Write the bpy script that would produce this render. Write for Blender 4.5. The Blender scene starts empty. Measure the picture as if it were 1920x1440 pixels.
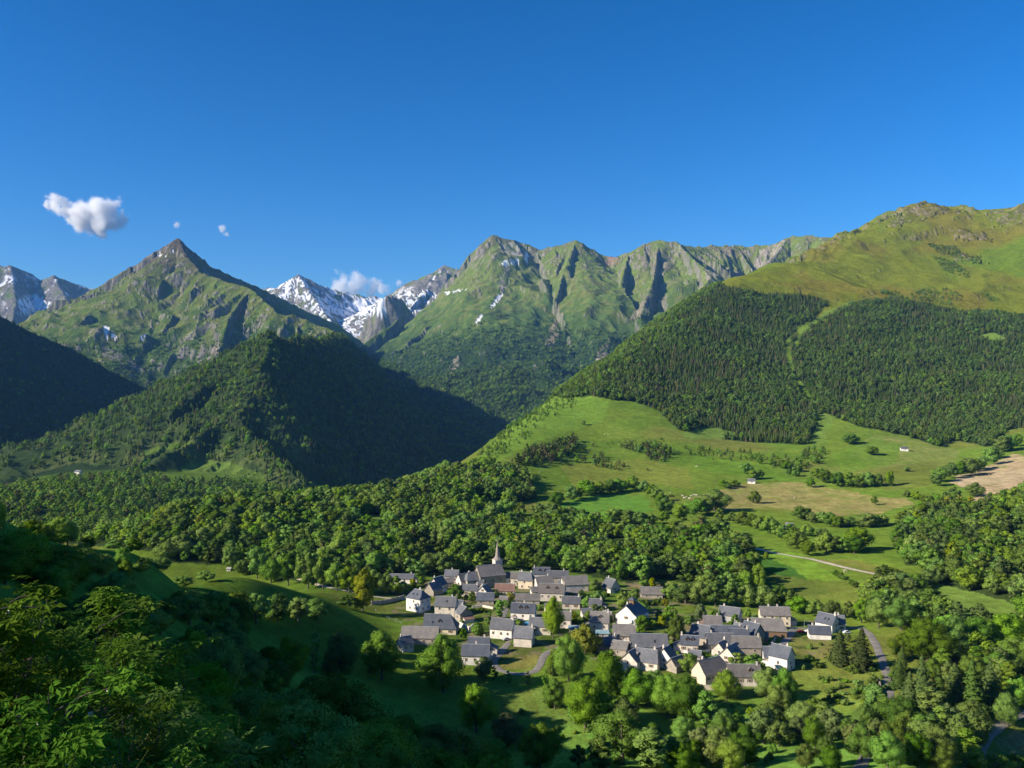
import bpy, bmesh, math, random, os
import numpy as np
from mathutils import Vector, Matrix

QUICK = os.environ.get('QUICK', '')      # empty for the real picture
rng = np.random.default_rng(7)
random.seed(7)
scene = bpy.context.scene
COL = scene.collection

# ------------------------------------------------------------------ camera
F = 1663.0                     # focal length in photograph pixels (1920 wide)
CZ = 140.0                     # the eye stands 140 m above the village terrace datum
cam_data = bpy.data.cameras.new('camera')
cam = bpy.data.objects.new('camera', cam_data)
COL.objects.link(cam)
cam.location = (0, 0, CZ)
cam.rotation_euler = (math.radians(90), 0, 0)
cam_data.sensor_width = 36.0
cam_data.lens = 36.0 * F / 1920.0
cam_data.clip_start = 0.2
cam_data.clip_end = 80000.0
scene.camera = cam

# ------------------------------------------------------------------ sky and sun
SUN_EL = math.radians(27.0)
SUN_SIDE = math.radians(-21.0)  # how far behind the camera's left hand the sun stands
sun_dir = Vector((-math.cos(-SUN_SIDE) * math.cos(SUN_EL), -math.sin(-SUN_SIDE) * math.cos(SUN_EL), math.sin(SUN_EL)))
world = bpy.data.worlds.new('World')
scene.world = world
world.use_nodes = True
wn = world.node_tree
for n in list(wn.nodes):
    wn.nodes.remove(n)
wo = wn.nodes.new('ShaderNodeOutputWorld')
wb = wn.nodes.new('ShaderNodeBackground')
sk = wn.nodes.new('ShaderNodeTexSky')
sk.sky_type = 'NISHITA'
sk.sun_disc = False
sk.sun_elevation = SUN_EL
sk.sun_rotation = math.atan2(sun_dir.x, sun_dir.y)
sk.altitude = 2200.0
sk.air_density = 1.25
sk.dust_density = 3.0
sk.ozone_density = 6.0
wb.inputs['Strength'].default_value = 0.0505
hs = wn.nodes.new('ShaderNodeHueSaturation')           # the deep, polarised blue of the photograph, all round the sky
hs.inputs['Saturation'].default_value = 1.17
gm = wn.nodes.new('ShaderNodeGamma'); gm.inputs['Gamma'].default_value = 1.3
wn.links.new(sk.outputs[0], gm.inputs['Color'])
wn.links.new(gm.outputs[0], hs.inputs['Color'])
wn.links.new(hs.outputs[0], wb.inputs['Color'])
wn.links.new(wb.outputs[0], wo.inputs['Surface'])

sd = bpy.data.lights.new('sun', 'SUN')
sd.energy = 4.4
sd.angle = math.radians(0.53)
sd.color = (1.0, 0.89, 0.72)
sun = bpy.data.objects.new('sun', sd)
COL.objects.link(sun)
sun.rotation_euler = (-sun_dir).to_track_quat('-Z', 'Y').to_euler()
sun.location = (-900, -400, 900)

scene.view_settings.view_transform = 'Standard'
scene.view_settings.look = 'None'
scene.view_settings.gamma = 1.0
scene.view_settings.use_curve_mapping = False
scene.view_settings.exposure = 0.90
scene.render.engine = 'CYCLES'
cy = scene.cycles
cy.max_bounces = 15
cy.diffuse_bounces = 3
cy.glossy_bounces = 1
cy.transmission_bounces = 2
cy.transparent_max_bounces = 6
cy.volume_bounces = 14
cy.use_adaptive_sampling = True
cy.adaptive_threshold = 0.02
cy.use_denoising = True
cy.caustics_reflective = False
cy.caustics_refractive = False

# ------------------------------------------------------------------ noise
_perm = np.random.default_rng(11).permutation(256).astype(np.int64)
_perm = np.concatenate([_perm, _perm])
_ga = np.linspace(0, 2 * np.pi, 32, endpoint=False)
_gx, _gy = np.cos(_ga), np.sin(_ga)

def perlin(x, y):
    xi = np.floor(x).astype(np.int64); yi = np.floor(y).astype(np.int64)
    xf = x - xi; yf = y - yi
    xi &= 255; yi &= 255
    u = xf * xf * xf * (xf * (xf * 6 - 15) + 10)
    v = yf * yf * yf * (yf * (yf * 6 - 15) + 10)
    def g(ix, iy, fx, fy):
        h = _perm[_perm[ix & 255] + (iy & 255)] & 31
        return _gx[h] * fx + _gy[h] * fy
    a = g(xi, yi, xf, yf); b = g(xi + 1, yi, xf - 1, yf)
    c = g(xi, yi + 1, xf, yf - 1); d = g(xi + 1, yi + 1, xf - 1, yf - 1)
    return ((a + u * (b - a)) + v * ((c + u * (d - c)) - (a + u * (b - a)))) * 1.5

def fbm(x, y, octaves=4, gain=0.5, lac=2.03):
    s = np.zeros_like(x); a = 1.0
    for i in range(octaves):
        s += a * perlin(x + 17.3 * i, y - 9.1 * i)
        x = x * lac; y = y * lac; a *= gain
    return s

def ridged(x, y, octaves=4, gain=0.5, lac=2.07):
    s = np.zeros_like(x); a = 1.0; w = 1.0
    for i in range(octaves):
        n = 1.0 - np.abs(perlin(x + 31.7 * i, y + 5.3 * i)) * 1.4
        n = n * n
        s += a * n * w
        w = np.clip(n, 0, 1)
        x = x * lac; y = y * lac; a *= gain
    return s

def sstep(a, b, x):
    t = np.clip((x - a) / (b - a), 0, 1)
    return t * t * (3 - 2 * t)

# ------------------------------------------------------------------ terrain
def W(px, py, Y):
    """a point of the place: picture column and row seen from the eye, at depth Y metres"""
    return (Y * (px - 960.0) / F, Y, Y * (720.0 - py) / F)

# control points of the valley, the village terrace, the meadows and the pasture mountain
CP = []
def cp(*pts):
    for p in pts:
        CP.append(W(*p))
def cw(*pts):
    CP.extend(pts)
# the slope under the eye
cw((0, 1, -1.7), (0, -6, 1.5), (-6, 0, -0.6), (6, 0, -3.0), (0, 6, -3.9), (-5, 6, -3.0), (5, 6, -5.2), (-4, 12, -6.2), (5, 12, -8.6),
   (0, -60, 28), (-60, -10, 18), (60, -30, -22), (-25, 10, -1.5), (-22, 25, -10), (0, 25, -13.5), (20, 25, -19),
   (-90, 40, 16), (-35, 60, -24), (0, 60, -31), (45, 60, -40), (100, 40, -55))
cp((0, 1290, 110), (250, 1400, 120), (520, 1440, 140), (900, 1475, 140), (1300, 1500, 150), (1800, 1530, 160),
   (0, 1130, 180), (200, 1210, 200), (420, 1330, 210), (640, 1420, 230), (900, 1460, 240), (1300, 1470, 250), (1900, 1480, 250),
   (0, 985, 250), (160, 1045, 270), (330, 1150, 290), (500, 1240, 300), (700, 1370, 310), (950, 1430, 314), (1300, 1432, 312), (1900, 1440, 310),
   (300, 1085, 345), (450, 1160, 370), (600, 1195, 395), (720, 1290, 370), (900, 1345, 355), (1200, 1350, 352), (1500, 1345, 350), (1900, 1345, 352))
cw((-144, 250, -38.5), (-205, 262, -20), (-255, 255, -3), (-270, 268, 3), (-280, 242, 8), (-280, 190, 21), (-262, 140, 38), (-239, 106, 50), (-217, 75, 64), (-200, 30, 84),
   (-160, -48, 81.5), (-250, -70, 118), (-320, -20, 130), (-312, 125, 82), (-330, 170, 58), (-450, 180, 82), (-450, 90, 135), (-600, 150, 140), (-450, 270, 40), (-170, 150, -8),
   (-110, 60, 14), (-120, 0, 42), (-200, -150, 125), (-350, 345, -40), (-275, 325, -24), (-285, 366, -30), (-310, 430, -115), (-520, 360, -40), (-200, 360, -60),
   (-800, 300, 110), (-1000, 0, 330), (-700, -300, 330), (0, -300, 140), (0, -900, 300), (500, -300, 60), (900, -200, 60), (900, -900, 200), (400, 60, -100), (300, 150, -125), (700, 200, -110), (1200, 300, -60),
   (-700, 560, -110), (-1000, 750, -130), (-1100, 420, 30), (-1600, 900, 40))
cp((270, 1030, 330), (430, 1072, 420), (520, 1095, 460), (600, 1115, 500))
cw((-185, 345, -72), (-210, 440, -128), (-175, 520, -150), (-300, 600, -180), (-500, 700, -200), (-260, 500, -160))
# village terrace
cp((760, 1190, 455), (850, 1190, 455), (950, 1200, 448), (1100, 1200, 448), (1250, 1230, 418), (1400, 1230, 420), (1500, 1210, 440),
   (700, 1130, 530), (860, 1110, 565), (960, 1085, 600), (1100, 1080, 606), (1240, 1110, 565), (1400, 1135, 530), (1560, 1170, 488), (1450, 1262, 398),
   (880, 1260, 402), (1050, 1260, 402), (1200, 1280, 388), (1400, 1300, 372), (1600, 1260, 392), (1660, 1300, 368), (1700, 1210, 430), (1860, 1380, 330), (1900, 1260, 390), (1800, 1180, 450), (1920, 1150, 480), (2200, 1200, 420), (2200, 1400, 320))
# the wood behind and the lower meadows
cp((660, 1085, 600), (780, 1060, 640), (960, 1050, 655), (1200, 1060, 640), (1400, 1075, 610), (1600, 1100, 560), (1800, 1090, 560), (1920, 1070, 560),
   (600, 1030, 700), (800, 1000, 760), (1000, 1000, 770), (1200, 1000, 780), (1400, 1010, 735), (1600, 1040, 670), (1750, 1040, 650), (1920, 1000, 690),
   (420, 1010, 730), (320, 1010, 720), (278, 1012, 715), (330, 970, 830), (450, 945, 910), (640, 935, 940), (800, 925, 950), (960, 960, 890), (1150, 965, 880), (1350, 975, 850), (1600, 985, 820), (1800, 960, 860),
   (880, 890, 1080), (1000, 915, 1030), (1150, 925, 1010), (1300, 935, 980), (1450, 940, 970), (1600, 935, 980), (1750, 915, 1010), (1920, 900, 1020))
# upper meadows
cp((880, 868, 1150), (950, 840, 1250), (1010, 800, 1400), (1100, 870, 1210), (1250, 870, 1210), (1400, 890, 1150), (1550, 890, 1150), (1700, 870, 1200), (1850, 880, 1150), (1920, 860, 1200),
   (1060, 745, 1660), (1130, 742, 1600), (1100, 800, 1440), (1200, 760, 1560), (1255, 795, 1440), (1330, 840, 1330), (1200, 820, 1370), (1450, 850, 1290), (1550, 840, 1330), (1640, 812, 1450), (1700, 825, 1420), (1800, 850, 1340), (1920, 820, 1400))
# forest mountain and pasture above it
RIDGE_R = [W(*p) for p in ((960, 795, 1500), (1040, 738, 1760), (1100, 698, 1900), (1150, 662, 2030), (1250, 590, 2280), (1335, 531, 2520), (1400, 506, 2740), (1470, 482, 2960), (1560, 448, 3240), (1600, 425, 3370), (1637, 406, 3480), (1660, 412, 3500), (1700, 380, 3570), (1738, 371, 3600), (1790, 385, 3560), (1820, 398, 3500), (1852, 392, 3460), (1885, 388, 3420), (1930, 380, 3380), (2100, 350, 3300), (2400, 300, 3200))]
CP.extend(RIDGE_R)
cp((1300, 800, 1500), (1400, 800, 1520), (1500, 810, 1500), (1600, 800, 1540), (1750, 805, 1530), (1920, 790, 1560),
   (1250, 720, 1780), (1400, 700, 1880), (1550, 700, 1900), (1700, 700, 1900), (1900, 700, 1900), (2200, 650, 1900),
   (1300, 640, 2060), (1400, 610, 2220), (1550, 610, 2240), (1700, 610, 2260), (1900, 620, 2220),
   (1450, 545, 2520), (1560, 560, 2470), (1700, 555, 2540), (1800, 570, 2480), (1920, 575, 2480), (2200, 520, 2400),
   (1500, 505, 2800), (1600, 500, 2880), (1700, 480, 3020), (1800, 490, 2940), (1920, 480, 2940),
   (1650, 450, 3220), (1740, 425, 3340), (1830, 440, 3200), (1900, 430, 3180), (2400, 800, 1500), (2400, 1000, 800))
# hidden ground behind, valley floors
cw((-1100, 900, -160), (-800, 1200, -185), (-450, 1150, -190), (-250, 1300, -215), (-170, 1600, -215), (-80, 1900, -225), (60, 2450, -240), (150, 3000, -235), (330, 3600, -215),
   (700, 3300, 60), (1000, 3700, 200), (1500, 4300, 420), (2300, 4500, 500), (500, 4500, -100), (-200, 4200, -190), (0, 3300, -240),
   (-900, 1500, -190), (-1300, 2000, -205), (-1500, 2800, -180), (-1900, 1600, -60), (-1400, 3800, -60), (-2600, 2200, 150), (-2500, 700, 250), (-2200, 4500, 0), (-3000, 6000, 100), (0, 6000, 100), (2500, 6500, 300), (5000, 4000, 400), (4000, 2000, 300), (0, 10000, 200), (-6000, 8000, 300), (6000, 9000, 400), (0, 14000, 0), (-6000, 0, 500), (6000, 0, 300), (0, -6000, 500))
cp((760, 720, 4300), (860, 790, 3500), (950, 820, 3200), (1050, 780, 3400), (1150, 720, 3700), (1250, 660, 4000))
cp((40, 905, 1560), (150, 915, 1400), (100, 960, 1150), (0, 950, 1150), (230, 950, 1200), (330, 905, 1500), (430, 910, 1500), (540, 915, 1600))
CP = np.array(CP)

_SA = 0.42
def _lp(x, y):
    return np.arctan2(x, y), _SA * 0.5 * np.log(x * x + y * y + 1.0)
_ca, _cl = _lp(CP[:, 0], CP[:, 1])
_cv = CP[:, 2] / np.sqrt(CP[:, 0] ** 2 + CP[:, 1] ** 2 + 1.0)
_c2 = 0.045 ** 2
def _ker(a, l):
    da = 2 * np.sin(0.5 * (a[:, None] - _ca[None, :]))
    return np.sqrt(da * da + (l[:, None] - _cl[None, :]) ** 2 + _c2)
_K = _ker(_ca, _cl)
_n = len(CP)
_A = np.zeros((_n + 1, _n + 1)); _A[:_n, :_n] = _K - np.eye(_n) * 0.004; _A[:_n, _n] = 1; _A[_n, :_n] = 1
_w = np.linalg.solve(_A, np.concatenate([_cv, [0]]))
def base_height(x, y):
    out = np.empty_like(x); r = np.sqrt(x * x + y * y + 1.0)
    a, l = _lp(x, y)
    for i in range(0, len(x), 20000):
        s = slice(i, i + 20000)
        out[s] = (_ker(a[s], l[s]) @ _w[:_n] + _w[_n]) * r[s]
    return out

# ridges of the far mountains: name, slope, rib wavelength, rib depth, crag size, list of polylines (column, row, depth)
MOUNTAINS = [
  ('wooded_hill', 0.66, 150, 30, 9, 0.55, [
     [(500, 622, 2300), (504, 655, 2200), (488, 690, 2110), (496, 722, 2030), (462, 752, 1950), (446, 778, 1900), (470, 812, 1800), (508, 850, 1690), (560, 895, 1580)],
     [(500, 622, 2300), (540, 634, 2420), (575, 630, 2560), (600, 638, 2750), (622, 628, 3050), (642, 626, 3350), (655, 634, 3750), (672, 655, 4050)],
     [(500, 622, 2300), (432, 676, 2330), (330, 742, 2330), (230, 812, 2250), (130, 862, 2100)],
     [(488, 710, 2050), (430, 780, 1900), (350, 830, 1760), (260, 875, 1640)]]),
  ('shaded_slope', 0.60, 240, 22, 5, 0.35, [
     [(-900, 180, 2300), (-500, 340, 2600), (-200, 490, 2900), (0, 592, 3100), (60, 622, 3150), (140, 655, 3250), (200, 690, 3350), (270, 725, 3450), (330, 748, 3600)],
     [(-900, 180, 2300), (-1500, 200, 2000), (-2400, 150, 1500)]]),
  ('pyramid_mountain', 0.74, 190, 62, 9, 0.25, [
     [(335, 446, 5300), (300, 466, 5330), (255, 494, 5360), (190, 532, 5420), (150, 556, 5450), (100, 585, 5400), (50, 604, 5300), (-40, 620, 5200)],
     [(335, 446, 5300), (362, 470, 5330), (395, 497, 5420), (450, 523, 5600), (500, 545, 5900), (560, 575, 6300), (640, 610, 6600)],
     [(335, 446, 5300), (350, 480, 5120), (378, 510, 4950), (412, 522, 4850), (470, 540, 4700), (520, 585, 4450), (560, 592, 4480), (620, 616, 4400), (655, 640, 4250), (690, 690, 4000)],
     [(350, 480, 5120), (345, 540, 4850), (350, 610, 4500), (345, 680, 4150), (330, 720, 3950)],
     [(470, 540, 4700), (430, 590, 4450), (410, 660, 4150)],
     [(190, 532, 5420), (215, 580, 5100), (250, 640, 4700), (300, 700, 4300)],
     [(100, 585, 5400), (140, 640, 4900), (210, 690, 4500)]]),
  ('rocky_range', 0.80, 220, 42, 14, 0.1, [
     [(-500, 430, 8200), (-200, 470, 8200), (-60, 500, 8200), (5, 497, 8300), (20, 496, 8300), (50, 508, 8400), (75, 522, 8450), (100, 515, 8400), (130, 527, 8500), (170, 540, 8600), (240, 560, 8800), (330, 560, 9000)],
     [(20, 496, 8300), (30, 560, 7700), (20, 620, 7200)], [(100, 515, 8400), (130, 570, 7800), (150, 620, 7300)]]),
  ('snowy_range', 0.62, 260, 34, 14, 0.1, [
     [(330, 545, 9600), (440, 530, 9400), (490, 540, 9300), (528, 537, 9000), (545, 521, 8950), (560, 514, 8900), (580, 522, 8950), (620, 541, 9100), (660, 550, 9200), (710, 556, 9300), (760, 556, 9200), (800, 535, 8900), (832, 497, 8700), (860, 505, 8600), (920, 530, 8500)],
     [(560, 514, 8900), (590, 560, 8300), (620, 600, 7700)], [(832, 497, 8700), (800, 540, 8200), (770, 575, 7800)]]),
  ('rock_knob', 2.3, 110, 30, 14, 0.0, [
     [(690, 590, 7100), (715, 556, 7100), (735, 549, 7150), (755, 560, 7200), (775, 585, 7250)]]),
  ('green_massif', 0.62, 230, 72, 12, 0.10, [
     [(640, 690, 5600), (680, 645, 5900), (720, 615, 6100), (760, 590, 6300), (800, 556, 6500), (850, 512, 6600), (885, 472, 6700), (912, 446, 6700), (925, 439, 6700), (945, 444, 6700), (975, 453, 6750), (1012, 466, 6700), (1040, 460, 6600), (1062, 456, 6550), (1080, 449, 6500), (1105, 463, 6500), (1130, 475, 6500), (1150, 482, 6450), (1180, 470, 6350), (1205, 456, 6300), (1235, 450, 6250), (1270, 453, 6200), (1300, 462, 6300), (1340, 458, 6400), (1400, 460, 6400), (1450, 455, 6300), (1480, 443, 6200), (1500, 440, 6100), (1540, 442, 6000), (1600, 440, 5900), (1800, 430, 5600)],
     [(1270, 453, 6200), (1295, 480, 5950), (1318, 500, 5750), (1332, 520, 5500), (1300, 560, 5200)],
     [(1080, 449, 6500), (1060, 500, 6100), (1040, 560, 5700), (1020, 600, 5400), (1055, 660, 5050), (1040, 730, 4600)],
     [(925, 439, 6700), (900, 520, 6200), (880, 570, 5800), (850, 640, 5300), (830, 690, 4900)],
     [(1012, 466, 6700), (990, 530, 6200), (950, 590, 5700), (910, 660, 5200), (890, 720, 4800)],
     [(1180, 470, 6350), (1160, 540, 5800), (1140, 600, 5300), (1130, 660, 4900)],
     [(1235, 450, 6250), (1225, 520, 5750), (1200, 590, 5200)],
     [(1480, 443, 6200), (1430, 500, 5700), (1400, 540, 5400)]]),
]

def mountain_height(m, x, y):
    _, slope, lam, depth, crag, asym, lines = m
    best = np.full(x.shape, -1e9); bu = np.zeros_like(x); bd = np.zeros_like(x)
    wx = x + 45 * fbm(x / 420.0, y / 420.0, 2); wy = y + 45 * fbm(x / 420.0 + 40, y / 420.0 + 7, 2)
    L = 3200.0
    off = 0.0
    for li, line in enumerate(lines):
        P = [W(*p) for p in line]
        for (x0, y0, z0), (x1, y1, z1) in zip(P[:-1], P[1:]):
            dx, dy = x1 - x0, y1 - y0; ln = math.hypot(dx, dy)
            t = np.clip(((x - x0) * dx + (y - y0) * dy) / (ln * ln), 0, 1)
            d = np.hypot(x - x0 - t * dx, y - y0 - t * dy)
            side = (x - x0 - t * dx) / (d + 1.0)
            z = z0 + t * (z1 - z0) - slope * L * (1 - np.exp(-d / L)) * (1.0 if li < 3 else 1.12) * (1 + np.where(side > 0, asym, asym * 0.35) * side + (0.75 * np.clip(-side, 0, 1) if m[0] == 'green_massif' else 0.0))
            k = z > best
            best[k] = z[k]; bd[k] = d[k]
            bu[k] = (off + t * ln)[k]
            off += ln
    # ribs and gullies run down from the crest
    rib = ridged((bu + (wx - x)) / lam, bd / (lam * 5.0), 3)
    rib2 = ridged((bu + (wx - x) * 0.7) / (lam * 0.37) + 9.3, bd / (lam * 2.2), 3)
    near = sstep(0, 420, bd)
    rib3 = ridged((bu + (wx - x) * 0.5) / (lam * 0.17) + 3.1, bd / (lam * 1.1), 2)
    z = best + depth * near * (rib - 1.1) + depth * 0.62 * sstep(0, 160, bd) * (rib2 - 1.0) + depth * 0.20 * sstep(10, 120, bd) * (rib3 - 0.9)
    z += crag * (ridged(wx / (crag * 9 + 20), wy / (crag * 9 + 20), 3) - 1.0)
    z += crag * 1.4 * fbm(x / 260.0, y / 260.0, 3) * sstep(20, 300, bd)
    return z, bd, rib

def _cubic_rows(src, arr, new):
    """Catmull-Rom interpolation of arr (first axis sampled at src) at positions new"""
    i = np.clip(np.searchsorted(src, new) - 1, 0, len(src) - 2)
    t = ((new - src[i]) / (src[i + 1] - src[i]))[:, None]
    p0 = arr[np.maximum(i - 1, 0)]; p1 = arr[i]; p2 = arr[i + 1]; p3 = arr[np.minimum(i + 2, len(src) - 1)]
    h = (src[i + 1] - src[i])[:, None]
    m1 = (p2 - p0) / (src[i + 1] - src[np.maximum(i - 1, 0)])[:, None] * h
    m2 = (p3 - p1) / (src[np.minimum(i + 2, len(src) - 1)] - src[i])[:, None] * h
    t2 = t * t; t3 = t2 * t
    return (2 * t3 - 3 * t2 + 1) * p1 + (t3 - 2 * t2 + t) * m1 + (3 * t2 - 2 * t3) * p2 + (t3 - t2) * m2

def base_on_grid(az, rr):
    ca = np.unique(np.concatenate([az[::4], az[-1:]])); cl = np.unique(np.concatenate([np.log(rr)[::3], np.log(rr)[-1:]]))
    aa, ll = np.meshgrid(ca, cl, indexing='ij')
    h = base_height((np.exp(ll) * np.sin(aa)).ravel(), (np.exp(ll) * np.cos(aa)).ravel()).reshape(aa.shape) / np.exp(ll)
    h = _cubic_rows(ca, h, az)
    return (_cubic_rows(cl, h.T, np.log(rr)).T * rr[None, :]).ravel()

def height(x, y, base=None):
    """ground height (relative to the eye), owner index and rib value for arrays of world positions"""
    z = base_height(x, y) if base is None else base
    r = np.hypot(x, y)
    # rolling of the meadows and the pasture
    z = z + sstep(150, 700, r) * (2.2 * fbm(x / 160.0, y / 160.0, 3)) + sstep(1600, 2400, r) * (16 * (ridged(x / 420.0, y / 420.0, 4) - 0.9) + 7 * fbm(x / 130.0, y / 130.0, 3))
    z = z + sstep(2, 30, r) * (1 - sstep(200, 330, r)) * 0.8 * fbm(x / 9.0, y / 9.0, 3)
    k = (r > 2900) & (r < 4000) & (x > 900)
    if k.any():
        xs, ys = x[k], y[k]; dm = np.full(xs.shape, 1e9)
        for (x0, y0, z0), (x1, y1, z1) in zip(RIDGE_R[7:-1], RIDGE_R[8:]):
            t = np.clip(((xs - x0) * (x1 - x0) + (ys - y0) * (y1 - y0)) / ((x1 - x0) ** 2 + (y1 - y0) ** 2), 0, 1)
            dm = np.minimum(dm, np.hypot(xs - x0 - t * (x1 - x0), ys - y0 - t * (y1 - y0)))
        z[k] += np.exp(-dm / 60.0) * 19 * (ridged(xs / 60.0, ys / 60.0, 4) - 0.95) + np.exp(-dm / 420.0) * 11 * (ridged(xs / 240.0 + 3, ys / 240.0, 4) - 1.0)
    owner = np.zeros(x.shape, np.int32); ribv = np.ones_like(x); crest = np.full(x.shape, 9e3)
    for i, m in enumerate(MOUNTAINS):
        ys = [p[2] for l in m[6] for p in l]; xs = [W(*p)[0] for l in m[6] for p in l]
        far = (r > 1150) & (y > min(ys) - 1500) & (y < max(ys) + 1800) & (x > min(xs) - 1800) & (x < max(xs) + 1800)
        if not far.any():
            continue
        zm, bd, rb = mountain_height(m, x[far], y[far])
        zb = z[far]
        k = 14.0
        hgt = np.maximum(zb, zm) + k * np.exp(-np.abs(zb - zm) / k) * 0.35
        w = zm > zb
        oo = owner[far]; oo[w] = i + 1; owner[far] = oo
        rr = ribv[far]; rr[w] = rb[w]; ribv[far] = rr
        cc = crest[far]; cc[w] = bd[w]; crest[far] = cc
        z[far] = hgt
    return z, owner, ribv, crest
# ------------------------------------------------------------------ polar ground grid, finest where the photograph looks
_q = 0.45 if QUICK else 1.0
def _lin(a, b, n): return np.linspace(a, b, max(3, int(n * _q)), endpoint=False)
AZ = np.concatenate([np.linspace(-math.pi, -0.80, 44, endpoint=False), _lin(-0.80, -0.56, 60), _lin(-0.56, 0.56, 800), _lin(0.56, 0.80, 60), np.linspace(0.80, math.pi, 44)])
def _geo(a, b, n): return np.geomspace(a, b, max(3, int(n * _q)), endpoint=False)
RR = np.concatenate([_geo(1.2, 60, 60), _geo(60, 330, 90), _geo(330, 700, 150), _geo(700, 2000, 210), _geo(2000, 4200, 210), _geo(4200, 7300, 230), _geo(7300, 9800, 90), np.geomspace(9800, 12000, 6)])
NA, NR = len(AZ), len(RR)
_aa, _rr = np.meshgrid(AZ, RR, indexing='ij')
GX = (_rr * np.sin(_aa)).ravel(); GY = (_rr * np.cos(_aa)).ravel()
_hz, OWN, RIB, CREST = height(GX, GY, base_on_grid(AZ, RR))
GZ = _hz.reshape(NA, NR)
OWN = OWN.reshape(NA, NR); RIB = RIB.reshape(NA, NR); CREST = CREST.reshape(NA, NR)
GX = GX.reshape(NA, NR); GY = GY.reshape(NA, NR)
LRR = np.log(RR)

def ground(x, y):
    """ground height of the built mesh (relative to the eye) at world positions"""
    x = np.asarray(x, float); y = np.asarray(y, float)
    a = np.arctan2(x, y); r = np.maximum(np.hypot(x, y), RR[0])
    i = np.clip(np.searchsorted(AZ, a) - 1, 0, NA - 2)
    j = np.clip(np.searchsorted(RR, r) - 1, 0, NR - 2)
    u = np.clip((a - AZ[i]) / (AZ[i + 1] - AZ[i]), 0, 1); v = np.clip((r - RR[j]) / (RR[j + 1] - RR[j]), 0, 1)
    return (GZ[i, j] * (1 - u) + GZ[i + 1, j] * u) * (1 - v) + (GZ[i, j + 1] * (1 - u) + GZ[i + 1, j + 1] * u) * v

def g1(x, y):
    return float(ground(np.array([x]), np.array([y]))[0]) + CZ

def hit(px, py, rmin=60.0, rmax=20000.0):
    """world position where the line of sight through a picture point meets the ground"""
    a = math.atan2(px - 960.0, F)
    rs = RR[(RR >= rmin) & (RR <= rmax)]
    rs = np.sort(np.concatenate([rs, 0.5 * (rs[1:] + rs[:-1])]))
    z = ground(rs * math.sin(a), rs * math.cos(a))
    line = rs * math.cos(a) * (720.0 - py) / F
    below = np.nonzero(z >= line)[0]
    if len(below) == 0:
        k = int(np.argmin(np.abs(z - line)))
        r = rs[k]
    else:
        k = below[0]
        if k == 0:
            r = rs[0]
        else:
            d0 = line[k - 1] - z[k - 1]; d1 = line[k] - z[k]
            r = rs[k - 1] + (rs[k] - rs[k - 1]) * d0 / max(d0 - d1, 1e-9)
    x, y = r * math.sin(a), r * math.cos(a)
    return x, y, g1(x, y)

# picture position of every ground vertex, and whether the eye sees it
_den = np.maximum(GY, 1e-3)
GPX = np.where(GY > 0.3, 960.0 + F * GX / _den, -99999.0)
GPY = np.where(GY > 0.3, 720.0 - F * GZ / _den, 99999.0)
_el = GZ / np.hypot(GX, GY)
_run = np.maximum.accumulate(_el, axis=1)
GVIS = _el >= _run - 0.004
# ------------------------------------------------------------------ material helpers
def mat(name):
    m = bpy.data.materials.new(name); m.use_nodes = True
    nt = m.node_tree
    for n in list(nt.nodes): nt.nodes.remove(n)
    return m, nt, nt.nodes.new('ShaderNodeOutputMaterial')
def node(nt, t, **kw):
    n = nt.nodes.new(t)
    for k, v in kw.items(): setattr(n, k, v)
    return n
def noise_node(nt, scale, detail=3, rough=0.55, coord=None, dim='3D'):
    n = node(nt, 'ShaderNodeTexNoise', noise_dimensions=dim)
    n.inputs['Scale'].default_value = scale; n.inputs['Detail'].default_value = detail; n.inputs['Roughness'].default_value = rough
    if coord is not None: nt.links.new(coord, n.inputs['Vector'])
    return n
def ramp(nt, fac, lo, hi, c0, c1):
    r = node(nt, 'ShaderNodeMapRange'); r.inputs[1].default_value = lo; r.inputs[2].default_value = hi
    r.inputs[3].default_value = c0; r.inputs[4].default_value = c1; r.clamp = True
    nt.links.new(fac, r.inputs[0]); return r.outputs[0]
def mixc(nt, fac, a, b, mode='MIX'):
    n = node(nt, 'ShaderNodeMix', data_type='RGBA', blend_type=mode)
    for key, v in ((0, fac), (6, a), (7, b)):
        if hasattr(v, 'node'): nt.links.new(v, n.inputs[key])
        elif key == 0: n.inputs[0].default_value = v
        else: n.inputs[key].default_value = (*v, 1)
    return n.outputs[2]
def math_node(nt, op, a, b):
    n = node(nt, 'ShaderNodeMath', operation=op)
    for k, v in ((0, a), (1, b)):
        if hasattr(v, 'node'): nt.links.new(v, n.inputs[k])
        else: n.inputs[k].default_value = v
    return n.outputs[0]

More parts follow.
